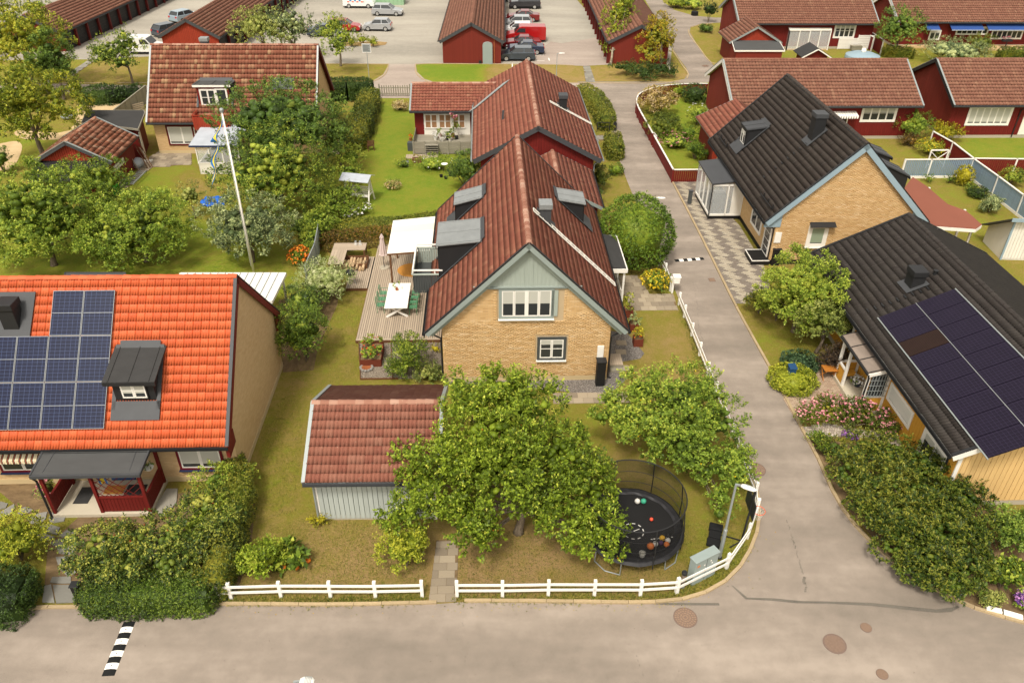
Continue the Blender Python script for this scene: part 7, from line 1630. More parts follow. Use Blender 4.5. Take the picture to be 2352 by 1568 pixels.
# blue tarp
g=G(492,465); mb=MB(); n_=14; vs=[]; 
for i in range(n_+1):
    for j in range(n_+1):
        x,y=(i/n_-.5),(j/n_-.5); r_=math.hypot(x,y); sk=1-.5*max(0,r_*2-.75); z=.06+.2*math.exp(-((x-.12)**2+(y+.08)**2)*22)+.16*math.exp(-((x+.22)**2+(y-.15)**2)*30)+.05*math.sin(x*11+y*17)+.16*abs(math.sin(x*9+y*5))*math.exp(-r_*2)+.05*math.sin(x*23+1)*math.sin(y*19); vs.append((x*2.1*sk+.08*math.sin(y*14),y*1.9*sk+.08*math.sin(x*13),max(.015,z-(.12 if r_>.55 else 0))))
mb.add(vs,[(i*(n_+1)+j,(i+1)*(n_+1)+j,(i+1)*(n_+1)+j+1,i*(n_+1)+j+1) for i in range(n_) for j in range(n_)]); o=mb.build('tarpaulin','tarp',None,loc=tuple(g)); tag(o,'bright blue tarpaulin heaped over something on the orchard lawn','tarpaulin')
# clutter at the small red shed
g=G(300,395); t=thing('plank_pile','pile of poles and planks leaning on the small red shed wall','planks',tuple(G(285,395)))
for i in range(12): mb=MB(); x=random.uniform(-.2,1.6); y=x*1.5; mb.bar((x+.6,y*.6-.2,0),(x*.9-.1,y*.6+.3,random.uniform(1.2,2.1)),.05,.04); mb.build('plank','deck' if i%2 else 'brown_wood',t)
g=G(318,384); mb=MB(); mb.ball((0,0,.35),.6,14,(.8,1.,.7)); o=mb.build('covered_cart','light_cloth',None,loc=tuple(g)); tag(o,'pale tarpaulin covered cart beside the small red shed','cart')
la,lb_=G(300,432),G(332,400); t=thing('ladder','grey ladder lying on the paving beside the small red shed','ladder',tuple(la)); d=lb_-la; n=Vector((-d.y,d.x,0)).normalized()*.25
for s in (-1,1): mb=MB(); mb.bar(n*s+Vector((0,0,.3)),d+n*s+Vector((0,0,.3)),.05,.08); mb.build('side_rail','galv',t)
for i in range(8): mb=MB(); q_=d*((i+.5)/8); mb.bar(q_-n+Vector((0,0,.3)),q_+n+Vector((0,0,.3)),.04); mb.build('rung','galv',t)
slabs('shed_path',[(245,470),(285,440),(330,400),(350,385),(440,378),(440,352),(370,345),(345,360),(300,410),(262,455)],.5,.4,'slab')
for (x,y),w,h,lb in (((283,425),.9,.45,'stack of grey paving blocks beside the ladder'),):
    g=G(x,y); t=thing('block_stack',lb,'blocks',tuple(g),R(50))
    for i in range(4):
        for j in range(2): mb=MB(); mb.box(-.8+i*.4,-.42+i*.4,-.3,.3,j*.2,j*.2+.18); mb.build('block','slab_grey',t)
g=G(270,447); mb=MB(); mb.box(-.22,.22,-.22,.22,0,.8); o=mb.build('waste_bin','green_plastic',None,loc=tuple(g),bevel=.04); tag(o,'bright green bin half hidden by the bushes beside the shed','bin')
g=G(340,372); mb=MB(); mb.box(-.35,.35,-.25,.25,0,.12); o=mb.build('white_board','white_board',None,loc=tuple(g)); tag(o,'white board lying on the paving near the small red shed','board')
# toys and benches on the sand court
g=G(188,326); t=thing('play_bench','pale blue play table with clutter on the sand court','table',tuple(G(188,330)),R(-5)); mb=MB(); mb.box(-.9,.9,-.25,.25,.6,.66); mb.build('table_top','light_cloth',t)
for x in (-.6,.6): mb=MB(); mb.bar((x,-.4,0),(x,.3,.6),.08); mb.bar((x,.4,0),(x,-.3,.6),.08); mb.build('leg','brown_wood',t)
g=G(156,274); mb=MB(); mb.ball((0,0,.25),.5,10,(1.2,.8,.5)); o=mb.build('metal_scrap','galv',None,loc=tuple(g)); tag(o,'silvery heap of metal frames beside the dark hedge','scrap')
# ---------------- right hand side small things ----------------
g=G(1583,466); tower('dark blue grey mailbox post on the paved drive',1583,468,.26,.22,1.0,cat='mailbox',body='dark_grey',lid='zinc_dark',name='mailbox')
g=G(1811,880); t=thing('mailbox','blue mailbox standing in the clipped yellow green bush','mailbox',(g.x,g.y,0),R(5)); mb=MB(); mb.bar((0,0,0),(0,0,.6),.08); mb.build('post','black_metal',t); mb=MB(); mb.box(-.16,.16,-.17,.17,.5,.98); mb.build('box','mailbox_blue',t,bevel=.02); mb=MB(); mb.prism([(-.19,-.2,1.0),(.19,-.2,1.0),(.19,.2,1.08),(-.19,.2,1.08)],(0,0,.03)); mb.build('lid','mailbox_blue',t)
g=G(1899,868); t=thing('folding_table','orange oiled folding wooden table on the brick yard','table',tuple(g),R(4))
for i in range(6): mb=MB(); mb.box(-.34,.34,-.3+i*.1,-.3+i*.1+.09,.62,.645); mb.build('table_slat','oiled_wood',t)
for s in (-.3,.3): mb=MB(); mb.bar((s,-.28,0),(s,.28,.6),.03,.05); mb.build('leg','oiled_wood',t); mb=MB(); mb.bar((s*.9,.28,0),(s*.9,-.28,.6),.03,.05); mb.build('leg','oiled_wood',t)
g=G(1966,893); t=thing('flower_pot','dark pot with white and purple petunias on the yellow porch floor','flower pot',(g.x,g.y,.22)); mb=MB(); mb.lathe([(.15,0),(.24,.2),(.2,.2),(.1,.05)],14); mb.build('pot','navy',t); me,_=crown_mesh(.32,.32,.14,200,.08,'leaf_mid',.1,8,K=6,length=.06,name='plant'); link('plant',me,t,loc=(0,0,.3)); dd=unit(rng.normal(size=(40,3))+np.array([0,0,.8]))*np.array([.34,.34,.16]); link('flower',leaf_cloud(dd,unit(dd+.01),6,.1,'flower_white','flower',1.3,.02,aspect=.9),t,loc=(0,0,.32))['kind']='stuff'
wb_=G(2078,960,.9); hsp=thing('wall_hose_reel','round black and white hose reel on the yellow wall','hose reel',(wb_.x,wb_.y,.95),R(2.2)); mb=MB(); mb.tube([(-.05,.3*math.cos(a*.3),.3*math.sin(a*.3)) for a in range(22)],.05,7,cap=False); mb.build('hose_coil','rubber',hsp); mb=MB(); mb.tube([(-.08,.2*math.cos(a*.3),.2*math.sin(a*.3)) for a in range(22)],.025,7,cap=False); mb.build('rim','hot_white',hsp)
g=G(2213,1372); t=thing('marker_post','thin grey marker post leaning at the hedge foot by the road','post',tuple(g)); mb=MB(); mb.bar((-.15,0,0),(.1,.1,.5),.05,.03); mb.build('stake','galv',t); mb=MB(); mb.bar((.1,.1,.42),(.13,.11,.5),.055,.034); mb.build('reflector','hot_white',t)
for (a,b),lb in ((((2263,1399),(2300,1408)),'left'),(((2303,1409),(2348,1422)),'right')):
    A,B=G(*a),G(*b); d=B-A; mb=MB(); mb.box(0,d.length-.02,-.1,.1,0,.14); o=mb.build('granite_kerb','hot_white',None,M=frame(A,d,z=(0,0,1))); tag(o,f'{"left" if lb=="left" else "right"} one of the two white painted kerb stones at the right edge of the road','kerb stone','white kerb stones')
# outbuilding at the right edge
A=G(2297,596); t=thing('outbuilding','white boarded outbuilding with blue trim cut by the right edge of the picture','building',tuple(A),R(-3)); mb=MB(); mb.prism([(0,0,0),(0,0,2.75),(0,2.6,1.2),(0,2.6,0)],(5,0,0)); mb.build('wall','white_board',t)
for i in range(24): mb=MB(); mb.box(i*.2+.01,i*.2+.19,-.03,0,.1,2.74); mb.build('wall_board','white_board',t)
mb=MB(); mb.prism([(-.45,-.4,3.0),(5.4,-.4,3.0),(5.4,2.8,1.1),(-.45,2.8,1.1)],(0,0,.08)); mb.build('roof','zinc_dark',t); mb=MB(); mb.box(-.48,5.4,-.44,-.4,2.86,3.1); mb.box(-.06,.06,-.05,.02,0,2.7); mb.build('trim','blue_trim',t)
# patio room, benches, trampoline-blue pool, playhouse in the far right gardens
Z7=lambda x,y:(1909.9+.1879*x,.1879*y); Z61=lambda x,y:(1476.2+.18438*x,.18438*y)
q=[G(*Z61(x,y),z) for x,y,z in ((1765,240,2.75),(2280,240,2.75),(2352,375,2.35),(1835,378,2.35))]; c=sum(q,Vector())/4; c.z=0; t=thing('patio_room','white glazed patio room with cream panel roof before the far row house','patio room',tuple(c)); q=[a-c for a in q]
for k in range(4): mb=MB(); a,b,e,f=q[0].lerp(q[1],k/4),q[0].lerp(q[1],(k+1)/4),q[3].lerp(q[2],(k+1)/4),q[3].lerp(q[2],k/4); mb.prism([f,e,b,a],(0,0,.05)); mb.build('roof_panel','sail_cream' if k%2 else 'sail',t)
mb=MB(); mb.bar(q[3],q[2],.12,.16); mb.bar(q[0],q[3],.1,.14); mb.bar(q[1],q[2],.1,.14); mb.build('eave_beam','white',t)
for a,b,n_ in ((q[3],q[2],4),(q[0],q[3],3)):
    for k in range(n_+1): mb=MB(); p=a.lerp(b,k/n_); mb.bar(Vector((p.x,p.y,0)),Vector((p.x,p.y,p.z-.05)),.1); mb.build('post','white',t)
    for k in range(n_): mb=MB(); p,p2=a.lerp(b,(k+.04)/n_),a.lerp(b,(k+.96)/n_); mb.prism([(p.x,p.y,.1),(p2.x,p2.y,.1),(p2.x,p2.y,p2.z-.1),(p.x,p.y,p.z-.1)],(0,.02,0)); mb.build('pane','clear_glass',t)
mb=MB(); mb.prism([Vector((a.x,a.y,0)) for a in (q[3],q[2],q[1],q[0])],(0,0,.08)); mb.build('floor_plate','deck_new',t)
t=thing('dining_set','brown dining table with chairs inside the white patio room','table',(c.x-.6,c.y-.3,.085)); mb=MB(); mb.box(-1,1,-.5,.5,.7,.75); mb.build('table_top','brown_wood',t)
for x in (-.9,.9):
    for y in (-.4,.4): mb=MB(); mb.bar((x,y,0),(x,y,.7),.07); mb.build('leg','brown_wood',t)
for x in (-.7,0,.7): mb=MB(); mb.box(x-.2,x+.2,-.95,-.6,.42,.46); mb.box(x-.2,x+.2,-.98,-.94,.42,.95); mb.build('chair_seat','sail',t)
def whitescreen(a,b,h,lb,mat='white'):
    A,B=G(*a),G(*b); t=thing('slat_screen',lb,'screen',tuple(A)); d=B-A
    for i in range(8): mb=MB(); z=.06+i*h/8; mb.bar(Vector((0,0,z+h/16)),d+Vector((0,0,z+h/16)),.03,h/8*.86); mb.build('slat',mat,t)
    for p in (Vector(),d): mb=MB(); mb.bar(p+Vector((0,.04,0)),p+Vector((0,.04,h+.08)),.08); mb.build('post',mat,t)
whitescreen(Z7(70,605),Z7(290,605),1.25,'lower white slatted screen beside the patio room'); whitescreen(Z7(300,605),Z7(495,605),1.6,'taller white slatted screen right of the lower one')
board_fence('red_fence','short red fence with white frame right of the white slatted screens',[Z7(395,385),Z7(520,460)],1.6,'red_deep',bw=.2,posts=4); board_fence('red_fence','second short red fence with white frame near the far tree',[Z7(475,385),Z7(640,490)],1.7,'red_deep',bw=.2,posts=4)
g=G(1860,133,1.4); V=thing('playhouse','small red playhouse with black felt gable roof behind the ridge','playhouse',(G(1860,150).x,G(1860,150).y,0),R(2)); mb=MB(); mb.prism([(-1.3,-1.2,0),(1.3,-1.2,0),(1.3,-1.2,1.3),(0,-1.2,2.0),(-1.3,-1.2,1.3)],(0,2.4,0)); mb.build('wall','red_deep',V)
for s in (-1,1): mb=MB(); mb.prism([(0,-1.5,2.15),(s*1.7,-1.5,1.2),(s*1.7,1.5,1.2),(0,1.5,2.15)][::s],(0,0,.06)); mb.build('roof_half','felt_dark',V); mb=MB(); mb.bar((0,-1.52,2.1),(s*1.7,-1.52,1.16),.04,.12); mb.build('barge_board','white',V)
g=G(1982,132); t=thing('paddling_pool','pale blue covered round pool with white light on it behind the ridge','pool',(G(1978,142).x,G(1978,142).y,0)); mb=MB(); mb.lathe([(1.9,0),(1.95,.5),(1.9,.75),(1.2,1.0),(.2,1.1)],24); mb.build('cover','tarp' if False else 'blue_trim',t); mb=MB(); mb.ball((0,0,1.25),.28,10); mb.build('lamp_globe','hot_white',t)
for (x0,x1,y),lb in (((790,1210,590),'left'),((1900,2600,620),'right')):
    A,B=G(*Z7(x0,y)),G(*Z7(x1,y)); t=thing('terrace_deck',f'pale new wooden terrace deck before the {lb} part of the row house with blue awnings','deck',tuple(A)); d=B-A
    for i in range(10): mb=MB(); mb.box(0,d.length,i*.22,i*.22+.2,0,.2); mb.build('deck_board','deck_new',t)
g=G(*Z7(1500,490)); t=thing('lounge_sofa','dark blue garden sofa under the blue awning','sofa',tuple(g)); mb=MB(); mb.box(-1.3,1.3,-.4,.4,0,.45); mb.build('seat','navy',t,bevel=.05); mb=MB(); mb.box(-1.3,1.3,.25,.45,.45,.9); mb.build('backrest','navy',t,bevel=.05)
g=G(*Z7(2110,600)); t=thing('flower_stand','stand with pink flowers on the pale terrace','flower stand',tuple(g)); mb=MB(); mb.tube([(0,0,0),(.1,0,.9)],.05,6); mb.build('stem','black_metal',t); mb=MB(); mb.box(-.6,.6,-.2,.2,.9,1.15); mb.build('box','black_metal',t); me,_=crown_mesh(.6,.25,.2,200,.12,'flower_pink',.1,8,K=6,length=.06,name='flowers'); link('flowers',me,t,loc=(0,0,1.25))
g=G(*Z7(290,620)); t=thing('storage_crate','low grey storage crate before the white screens','crate',tuple(g)); mb=MB(); mb.box(-.6,.6,-.35,.35,.1,.55); mb.build('box','old_wood',t); mb=MB(); mb.box(-.64,.64,-.4,.38,.55,.6); mb.build('lid','old_wood',t)
g=G(1591,32); mb=MB(); mb.lathe([(.45,0),(.5,.1),(.5,.5),(.45,.55),(.3,.5)],18); o=mb.build('rubber_tub','rubber',None,loc=(G(1595,36).x,G(1595,36).y,0)); tag(o,'black rubber tub on the grass at the top of the side street','tub')
# notice sign, bollards, grey gable cabinet
b=G(848,181); t=thing('notice_sign','grey notice board on a thin post at the yard entrance','sign',tuple(b)); mb=MB(); mb.tube([(0,0,0),(0,0,3.3)],.035,6); mb.build('post','galv',t); mb=MB(); mb.box(-.42,.42,-.05,-.02,2.75,3.55); mb.build('board','sign_grey',t); mb=MB(); mb.box(-.46,.46,-.045,-.015,3.55,3.6); mb.box(-.46,.46,-.045,-.015,2.7,2.75); mb.box(-.46,-.42,-.045,-.015,2.75,3.55); mb.box(.42,.46,-.045,-.015,2.75,3.55); mb.build('frame','plastic_white',t); mb=MB()
for k in range(5): mb.box(-.34,.3-.1*(k%2),-.056,-.051,2.86+k*.13,2.9+k*.13)
mb.build('printed_lines','felt',t)
b=G(1120,148); t=thing('gable_cabinet','tall round topped grey cabinet at the gable of the middle garage row','cabinet',tuple(b)); mb=MB(); w=.55; pts=[(-w,0,0),(w,0,0),(w,0,2.1)]+[(w*math.cos(a),0,2.1+.3*math.sin(a)) for a in (math.pi*k/8 for k in range(1,8))]+[(-w,0,2.1)]; mb.prism(pts,(0,.5,0)); mb.build('body','cabinet',t); mb=MB(); mb.tube([(.75,.3,0),(.75,.3,2.9)],.05,6); mb.box(.6,.9,.2,.35,2.7,3.1); mb.build('meter','terracotta',t)
g=G(1103,147); mb=MB(); mb.box(-.15,.15,-.12,.12,0,.35); o=mb.build('small_box','black_metal',None,loc=tuple(g)); tag(o,'small black box at the foot of the round topped cabinet','box')
for (px,py),lb in (((1412,300),'black bollard lamp at the lane by the red house rail'),):
    g=G(px,py); t=thing('bollard_lamp',lb,'bollard',tuple(g)); mb=MB(); mb.box(-.12,.12,-.12,.12,0,.75); mb.build('post','black_metal',t)
A,B=G(1371,304),G(1399,305); t=thing('hand_rail','low black handrail across the path beside the red house','railing',tuple(A)); d=B-A; mb=MB(); mb.bar(Vector((0,0,.9)),d+Vector((0,0,.9)),.06); mb.bar(Vector((0,0,.5)),d+Vector((0,0,.5)),.05); mb.build('rail','black_metal',t); mb=MB(); mb.bar((0,0,0),(0,0,.9),.06); mb.bar(d,d+Vector((0,0,.9)),.06); mb.build('post','black_metal',t)
slabs('lane_path',[(1348,312),(1392,310),(1393,322),(1350,326)],.6,.5,'slab_grey'); slabs('verge_path',[(1339,152),(1355,152),(1368,191),(1346,191)],.8,.55,'slab_grey'); slabs('far_left_path',[(204,138),(222,138),(160,180),(140,180)],.8,.6,'slab_grey')
slabs('hedge_path',[(800,280),(812,281),(778,355),(762,352)],.7,.5,'slab')
slabs('kerb_plot',[(1382,390),(1425,388),(1446,437),(1392,440)],.5,.4,'slab_grey') if False else None
# ---------------- cars ----------------
def car(label,px,py,kind,paint_,ang,L=4.3,W=1.75,group='parked cars',half=True,cat='car',name='parked_car',decals=False):
    g=G(px,py); t=thing(name,label,cat,(g.x,g.y+(W/2 if half else 0),.012),R(ang),group)
    a=L/2; P={'hatch':([(-a,.32),(-a,.72),(-a+.08,.98),(-a*.9,1.0),(a*.38,.95),(a*.8,.82),(a*.97,.66),(a,.45),(a*.97,.25),(-a*.97,.25)],(-a+.12,-a+.5,a*.12,a*.44),1.46),
       'sedan':([(-a,.35),(-a,.75),(-a+.1,.98),(-a*.62,1.0),(a*.36,.95),(a*.8,.84),(a*.97,.66),(a,.45),(a*.97,.25),(-a*.97,.25)],(-a*.66,-a*.36,a*.08,a*.40),1.42),
       'suv':([(-a,.45),(-a,.9),(-a+.08,1.15),(-a*.9,1.18),(a*.4,1.12),(a*.85,1.0),(a*.98,.8),(a,.5),(a*.97,.32),(-a*.97,.32)],(-a+.1,-a+.45,a*.12,a*.42),1.7),
       'van':([(-a,.35),(-a,1.7),(-a+.1,1.84),(a*.2,1.86),(a*.32,1.78),(a*.55,1.12),(a*.9,.95),(a,.7),(a,.35),(a*.97,.28),(-a*.98,.28)],None,1.86)}[kind]
    prof,cab,zr=P; n=len(prof); mb=MB(); w=W/2
    mb.prism([(x,-w,z) for x,z in prof][::-1],(0,W,0)); body=mb.build('body','car_'+paint_,t,bevel=.09)
    for q in body.modifiers: q.segments=3
    zb=.98 if kind!='suv' else 1.15
    if cab:
        x0,x1,x2,x3=cab; wt=w*.80; wb=w*.95; b=[(x0,-wb,zb-.03),(x3,-wb,zb-.03),(x3,wb,zb-.03),(x0,wb,zb-.03)]; tp=[(x1,-wt,zr-.05),(x2,-wt,zr-.05),(x2,wt,zr-.05),(x1,wt,zr-.05)]
        mb=MB(); mb.add(b+tp,[(0,1,5,4),(1,2,6,5),(2,3,7,6),(3,0,4,7),(4,5,6,7)]); mb.build('windows','glass',t)
        mb=MB(); mb.prism([(x1-.06,-wt-.01,zr-.06),(x2+.06,-wt-.01,zr-.06),(x2+.06,wt+.01,zr-.06),(x1-.06,wt+.01,zr-.06)],(0,0,.07)); mb.build('roof','car_'+paint_,t,bevel=.03)
        mb=MB()
        for s in (0,3):
            for i in range(2): mb.bar(Vector(b[s if i==0 else (1 if s==0 else 2)]),Vector(tp[s if i==0 else (1 if s==0 else 2)]),.07,.06)
        for sy in (-1,1): xm=(x1+x2)/2-.1; mb.bar((xm,sy*wb,zb-.02),(xm,sy*wt,zr-.05),.09,.03)
        mb.build('pillars','car_'+paint_,t)
    else:
        mb=MB(); 
        for sy in (-1,1): mb.prism([(a*.02,sy*(w+.004),1.15),(a*.5,sy*(w+.004),1.15),(a*.33,sy*(w+.004),1.65),(a*.02,sy*(w+.004),1.65)][::sy],(0,.004*sy,0))
        mb.prism([(a*.345,-w*.85,1.75),(a*.345,w*.85,1.75),(a*.555,w*.9,1.16),(a*.555,-w*.9,1.16)],(.02,0,.01)); mb.build('windows','glass',t)
    for x in (-a*.62,a*.62):
        for sy in (-1,1):
            r_=.31; mb=MB(); mb.lathe([(r_*.8,-.11),(r_,-.09),(r_,.09),(r_*.8,.11)],18); wh=mb.build('wheel','rubber',t,M=Matrix.Translation((x,sy*(w-.08),r_))@Matrix.Rotation(R(90),4,'X'))
            mb=MB(); mb.lathe([(r_*.66,-.115),(r_*.66,.115)],14); mb.build('rim','alloy',wh)
    mb=MB(); mb.box(-a-.012,-a+.05,-w*.92,-w*.6,.7,.92); mb.box(-a-.012,-a+.05,w*.6,w*.92,.7,.92); mb.build('tail_light','tail_light',t)
    mb=MB(); mb.box(a*.94,a-.01,-w*.94,-w*.55,.6,.74); mb.box(a*.94,a-.01,w*.55,w*.94,.6,.74); mb.build('headlight','head_light',t)
    mb=MB(); mb.box(-a*.99,a*.99,-w*.99,w*.99,.2,.3); mb.build('sill','rubber',t)
    mb=MB(); 
    for sy in (-1,1): mb.box(a*.3,a*.36,sy*w,sy*(w+.16),.98,1.1) if sy>0 else mb.box(a*.3,a*.36,-w-.16,-w,.98,1.1)
    mb.build('mirror','car_'+paint_,t)
    if decals:
        mb=MB()
        for i in range(7): mb.cm=i%2; x=-a*.7+i*.33; mb.box(x,x+.3,-w-.006,-w-.001,.95 if i%2 else .8,1.12 if i%2 else .95)
        mb.build('stripe_marking',['ball_red','flag_blue'],t)
    return t
car('small silver hatchback parked alone in the middle of the yard',866,73,'hatch','silver',178,3.65,1.6); car('larger silver hatchback behind the small one in the yard',889,38,'hatch','silver',-2,4.25)
car('white service van with red and blue marks at the top edge',824,20,'van','white',0,4.5,1.8,cat='van',name='parked_van',decals=True); car('red car half hidden by the young tree left in the yard',790,75,'hatch','red',0,4.2); car('dark slate car behind the young tree',745,86,'sedan','slate',0,4.4)
car('slate blue hatchback nearest in the row beside the middle garage',1188,142,'hatch','slate',181,4.1); car('dark navy sedan second in the row beside the middle garage',1206,127,'sedan','navy',181,4.5); car('dark red estate third in the row beside the middle garage',1198,114,'sedan','bordeaux',181,4.6)
car('bright red panel van in the row beside the middle garage',1207,98,'van','red',181,5.0,1.9,cat='van',name='parked_van'); car('white car behind the bright red van',1187,82,'hatch','white',181,4.2); car('silver car behind the white car in the row',1186,66,'hatch','silver',181,4.2); car('dark red sedan behind the silver car in the row',1200,52,'sedan','bordeaux',181,4.6); car('charcoal suv at the far end of the row',1205,22,'suv','charcoal',181,4.6,1.85)
car('pale blue car behind the gable of the left middle garage row',428,48,'hatch','light_blue',60,4.2,half=False); car('dark grey car left of the pale blue one',392,80,'hatch','slate',55,4.2,half=False); car('white pickup behind the young tree left of the mottled roof',326,126,'van','white',0,4.6,1.9,cat='van',name='parked_van')
car('dark car at the top edge right of the charcoal suv',1190,6,'sedan','black',181,4.5)
g=G(893,12); t=thing('container','pale green metal container at the top edge of the yard','container',(g.x,g.y,0)); mb=MB(); mb.box(-3,2.2,0,2.2,0,2.2); mb.build('body','green_metal',t)
for i in range(9): mb=MB(); mb.box(-2.95+i*.6,-2.9+i*.6,-.04,0,.1,2.15); mb.build('rib','green_metal',t)
mb=MB()
for k in range(9):
    y=93.2+k*2.55; mb.add([(-1.2,y,.018),(3.4,y,.018),(3.4,y+.1,.018),(-1.2,y+.1,.018)],[(0,1,2,3)])
for (x,y0,y1) in ((1260,96,140),(1175,143,146)):
    a,b=G(x,y0+38),G(x+2,y1); mb.add([(a.x-.06,a.y,.016),(a.x+.06,a.y,.016),(b.x+.06,b.y,.016),(b.x-.06,b.y,.016)],[(0,1,2,3)])
mb.build('parking_mark','hot_white')['kind']='structure'
# ---------------- vegetation ----------------
def lobed(name,label,cat,base_px,lobes,mat,leaves,size,csize=.42,trunk=.14,th=1.3,bark='bark',K=9,length=.3,group=None,fruit=None,limb_per=1,up=.5,rough=.3,core=.55,**kw):
    'tree whose crown is several uneven lobes: (px,py,height,half width px,flatness)'
    b=G(*base_px); root=thing(name,label,cat,tuple(b),0,group); V=[];F=[];T=[];off=0; tg=[]; CL=[]
    A=sum(l[3]**2 for l in lobes)
    for px,py,z,rp,fl in lobes:
        g=G(px,py,z); r=rp*mpp(g); c=np.array([g.x-b.x,g.y-b.y,z]); me,cl=crown_mesh(r,r,r*fl,leaves*rp*rp/A,size,mat,csize,K=K,length=length,rough=rough,up=up,**kw); CL.append(cl*.55+c)
        n=len(me.vertices); v=np.empty(n*3,np.float32); me.vertices.foreach_get('co',v); V.append(v.reshape(-1,3)+c); t=np.empty(n//4,np.float32); me.attributes['tint'].data.foreach_get('value',t); T.append(t); F.append(np.arange(n).reshape(-1,4)+off); off+=n; bpy.data.meshes.remove(me)
        tg.append(tuple(c+np.array([0,0,-.2*r])))
        for q in cl[rng.choice(len(cl),min(limb_per,len(cl)),replace=False)]: tg.append(tuple(c+q*.8))
    V=np.concatenate(V); V[:,2]=np.maximum(V[:,2],.04)
    link('crown',np_mesh('crown',V,np.concatenate(F),mat,np.concatenate(T)),root)
    if core: put_core(root,np.concatenate(CL),csize*core,mat)
    trunk_mb(th,trunk,tg).build('trunk',bark,root,smooth=True)
    if fruit:
        q=V[rng.choice(len(V),fruit[1])]; mb=MB()
        for p in q: mb.ball(tuple(p+[0,0,-.05]),fruit[2],6)
        mb.build('fruit',fruit[0],root)['kind']='stuff'
    return root
lobed('leafy_tree','large bright green fruit tree standing between the grey garage and the trampoline','tree',(1191,1222),[(1150,1000,4.0,125,.8),(1085,935,4.7,70,.9),(1215,935,4.5,80,.9),(1150,905,4.9,60,1.),(1290,1040,3.6,85,.8),(1040,1060,3.4,85,.8),(1160,1090,3.3,125,.7),(975,1120,2.5,75,.7),(925,1175,1.9,50,.7),(1060,1180,2.4,80,.6),(1260,1150,2.7,90,.6),(1345,1130,2.6,75,.6),(1385,1200,2.0,50,.6),(1330,1235,1.7,55,.5),(1052,885,4.9,26,1.5),(1130,880,5.2,26,1.6),(1195,885,5.1,26,1.6),(1262,895,4.6,24,1.5),(1110,1235,1.8,40,.5),(945,1040,3.0,38,.8),(1405,1255,1.5,32,.5),(1370,1075,3.0,42,.7)],'leaf_apple',64000,.115,csize=.34,trunk=.17,th=1.5,K=9,length=.34,up=.9,fruit=('pumpkin',26,.025))
lobed('apple_tree','apple tree with yellowish leaves between the trampoline and the lane fence','tree',(1560,1060),[(1560,925,2.9,100,.7),(1480,900,2.7,60,.8),(1640,965,2.5,75,.7),(1560,1000,2.2,85,.6),(1455,950,2.3,60,.6),(1685,1050,2.0,50,.6),(1645,1080,1.7,50,.6),(1400,925,2.4,35,.8),(1700,1095,1.7,32,.6),(1500,1020,1.7,48,.6),(1620,895,2.6,45,.9),(1430,985,1.9,40,.6),(1600,1065,1.3,40,.6),(1660,1140,1.1,26,.9),(1650,1180,.7,16,1.2),(1385,960,2.2,30,.7)],'leaf_mid',42000,.10,csize=.32,trunk=.12,th=1.2,length=.26,up=.5,droop=.15,fruit=('flower_yellow',90,.03))
bush('shrub','round cut shrub with small leaves left of the slab path',930,1255,52,58,'leaf_bright',6500,.075,.22,rough=.25)
lobed('shrub_tree','loose grey twigged tree with yellow leaves in front of the red porch','tree',(330,1330),[(230,1245,1.3,60,.6),(320,1238,1.4,66,.6),(400,1222,1.5,62,.6),(280,1290,1.1,72,.5),(195,1290,1.0,48,.6),(380,1290,1.1,62,.5),(465,1155,1.6,46,.7),(250,1322,.9,45,.6),(495,1200,1.4,48,.5),(165,1240,1.2,24,.5),(440,1265,1.1,55,.5)],'leaf_shrub',22000,.095,csize=.36,trunk=.09,th=.7,bark='bark_pale',length=.3,inner=.4,up=.3,limb_per=3,droop=.1,fruit=('tomato',30,.03))
hedge('hedge','dark green clipped hedge along the kerb left of the white fence',[(212,1388),(320,1388),(410,1387),(490,1382)],[1.2,1.25,1.3,1.2],[1.05,1.15,1.2,1.1],'leaf_kerb',dens=1500,size=.055,hvar=.04)
hedge('hedge','tall brownish green hedge running from the kerb up to the pale brick house',[(492,1374),(515,1300),(540,1220),(550,1150),(547,1108),(535,1085)],[1.2,1.25,1.25,1.2,1.1,1.0],[1.2,1.35,1.45,1.4,1.2,.9],'leaf_hedge',dens=1200,size=.06,hvar=.05,rough=.1)
lobed('shrub','bright green shrub filling the corner beside the porch and the tall hedge','bush',(500,1250),[(470,1180,1.1,55,.8),(500,1110,1.2,50,.8),(540,1085,1.0,35,.8),(450,1240,.9,50,.7)],'leaf_mid',9000,.08,csize=.25,trunk=.04,th=.3)
hedge('hedge','very dark clipped hedge at the lower left edge of the picture',[(-260,1400),(-60,1398),(72,1392)],[1.9,1.9,1.7],[1.6,1.6,1.35],'leaf_hedge_dark',dens=1300,size=.055,rough=.1)
bush('shrub','yellow green shrub behind the dark hedge at the left edge',25,1235,75,75,'leaf_bright',8000,.075,.25,rough=.2)
bush('shrub','loose yellow green shrub between the tall hedge and the dry lawn',598,1285,48,46,'leaf_apple',4000,.085,.25,rough=.25); 
t=bush('pumpkin_plant','low plant with big leaves and orange pumpkins on the dry lawn',672,1278,34,24,'leaf_mid',420,.26,.2,cat='plant',K=5)
for px,py in ((652,1304),(681,1306),(708,1290)): g=G(px,py); mb=MB(); mb.ball((0,0,.09),.12,12,(1,1,.7)); o=mb.build('pumpkin','pumpkin',None,loc=tuple(g),smooth=True); tag(o,{652:'left pumpkin at the foot of the big leafed plant',681:'middle pumpkin at the foot of the big leafed plant',708:'right pumpkin beside the big leafed plant'}[px],'pumpkin')
bush('plant','small yellow green plant at the corner of the grey garage',737,1192,22,12,'leaf_yellow',500,.07,.12,cat='plant')
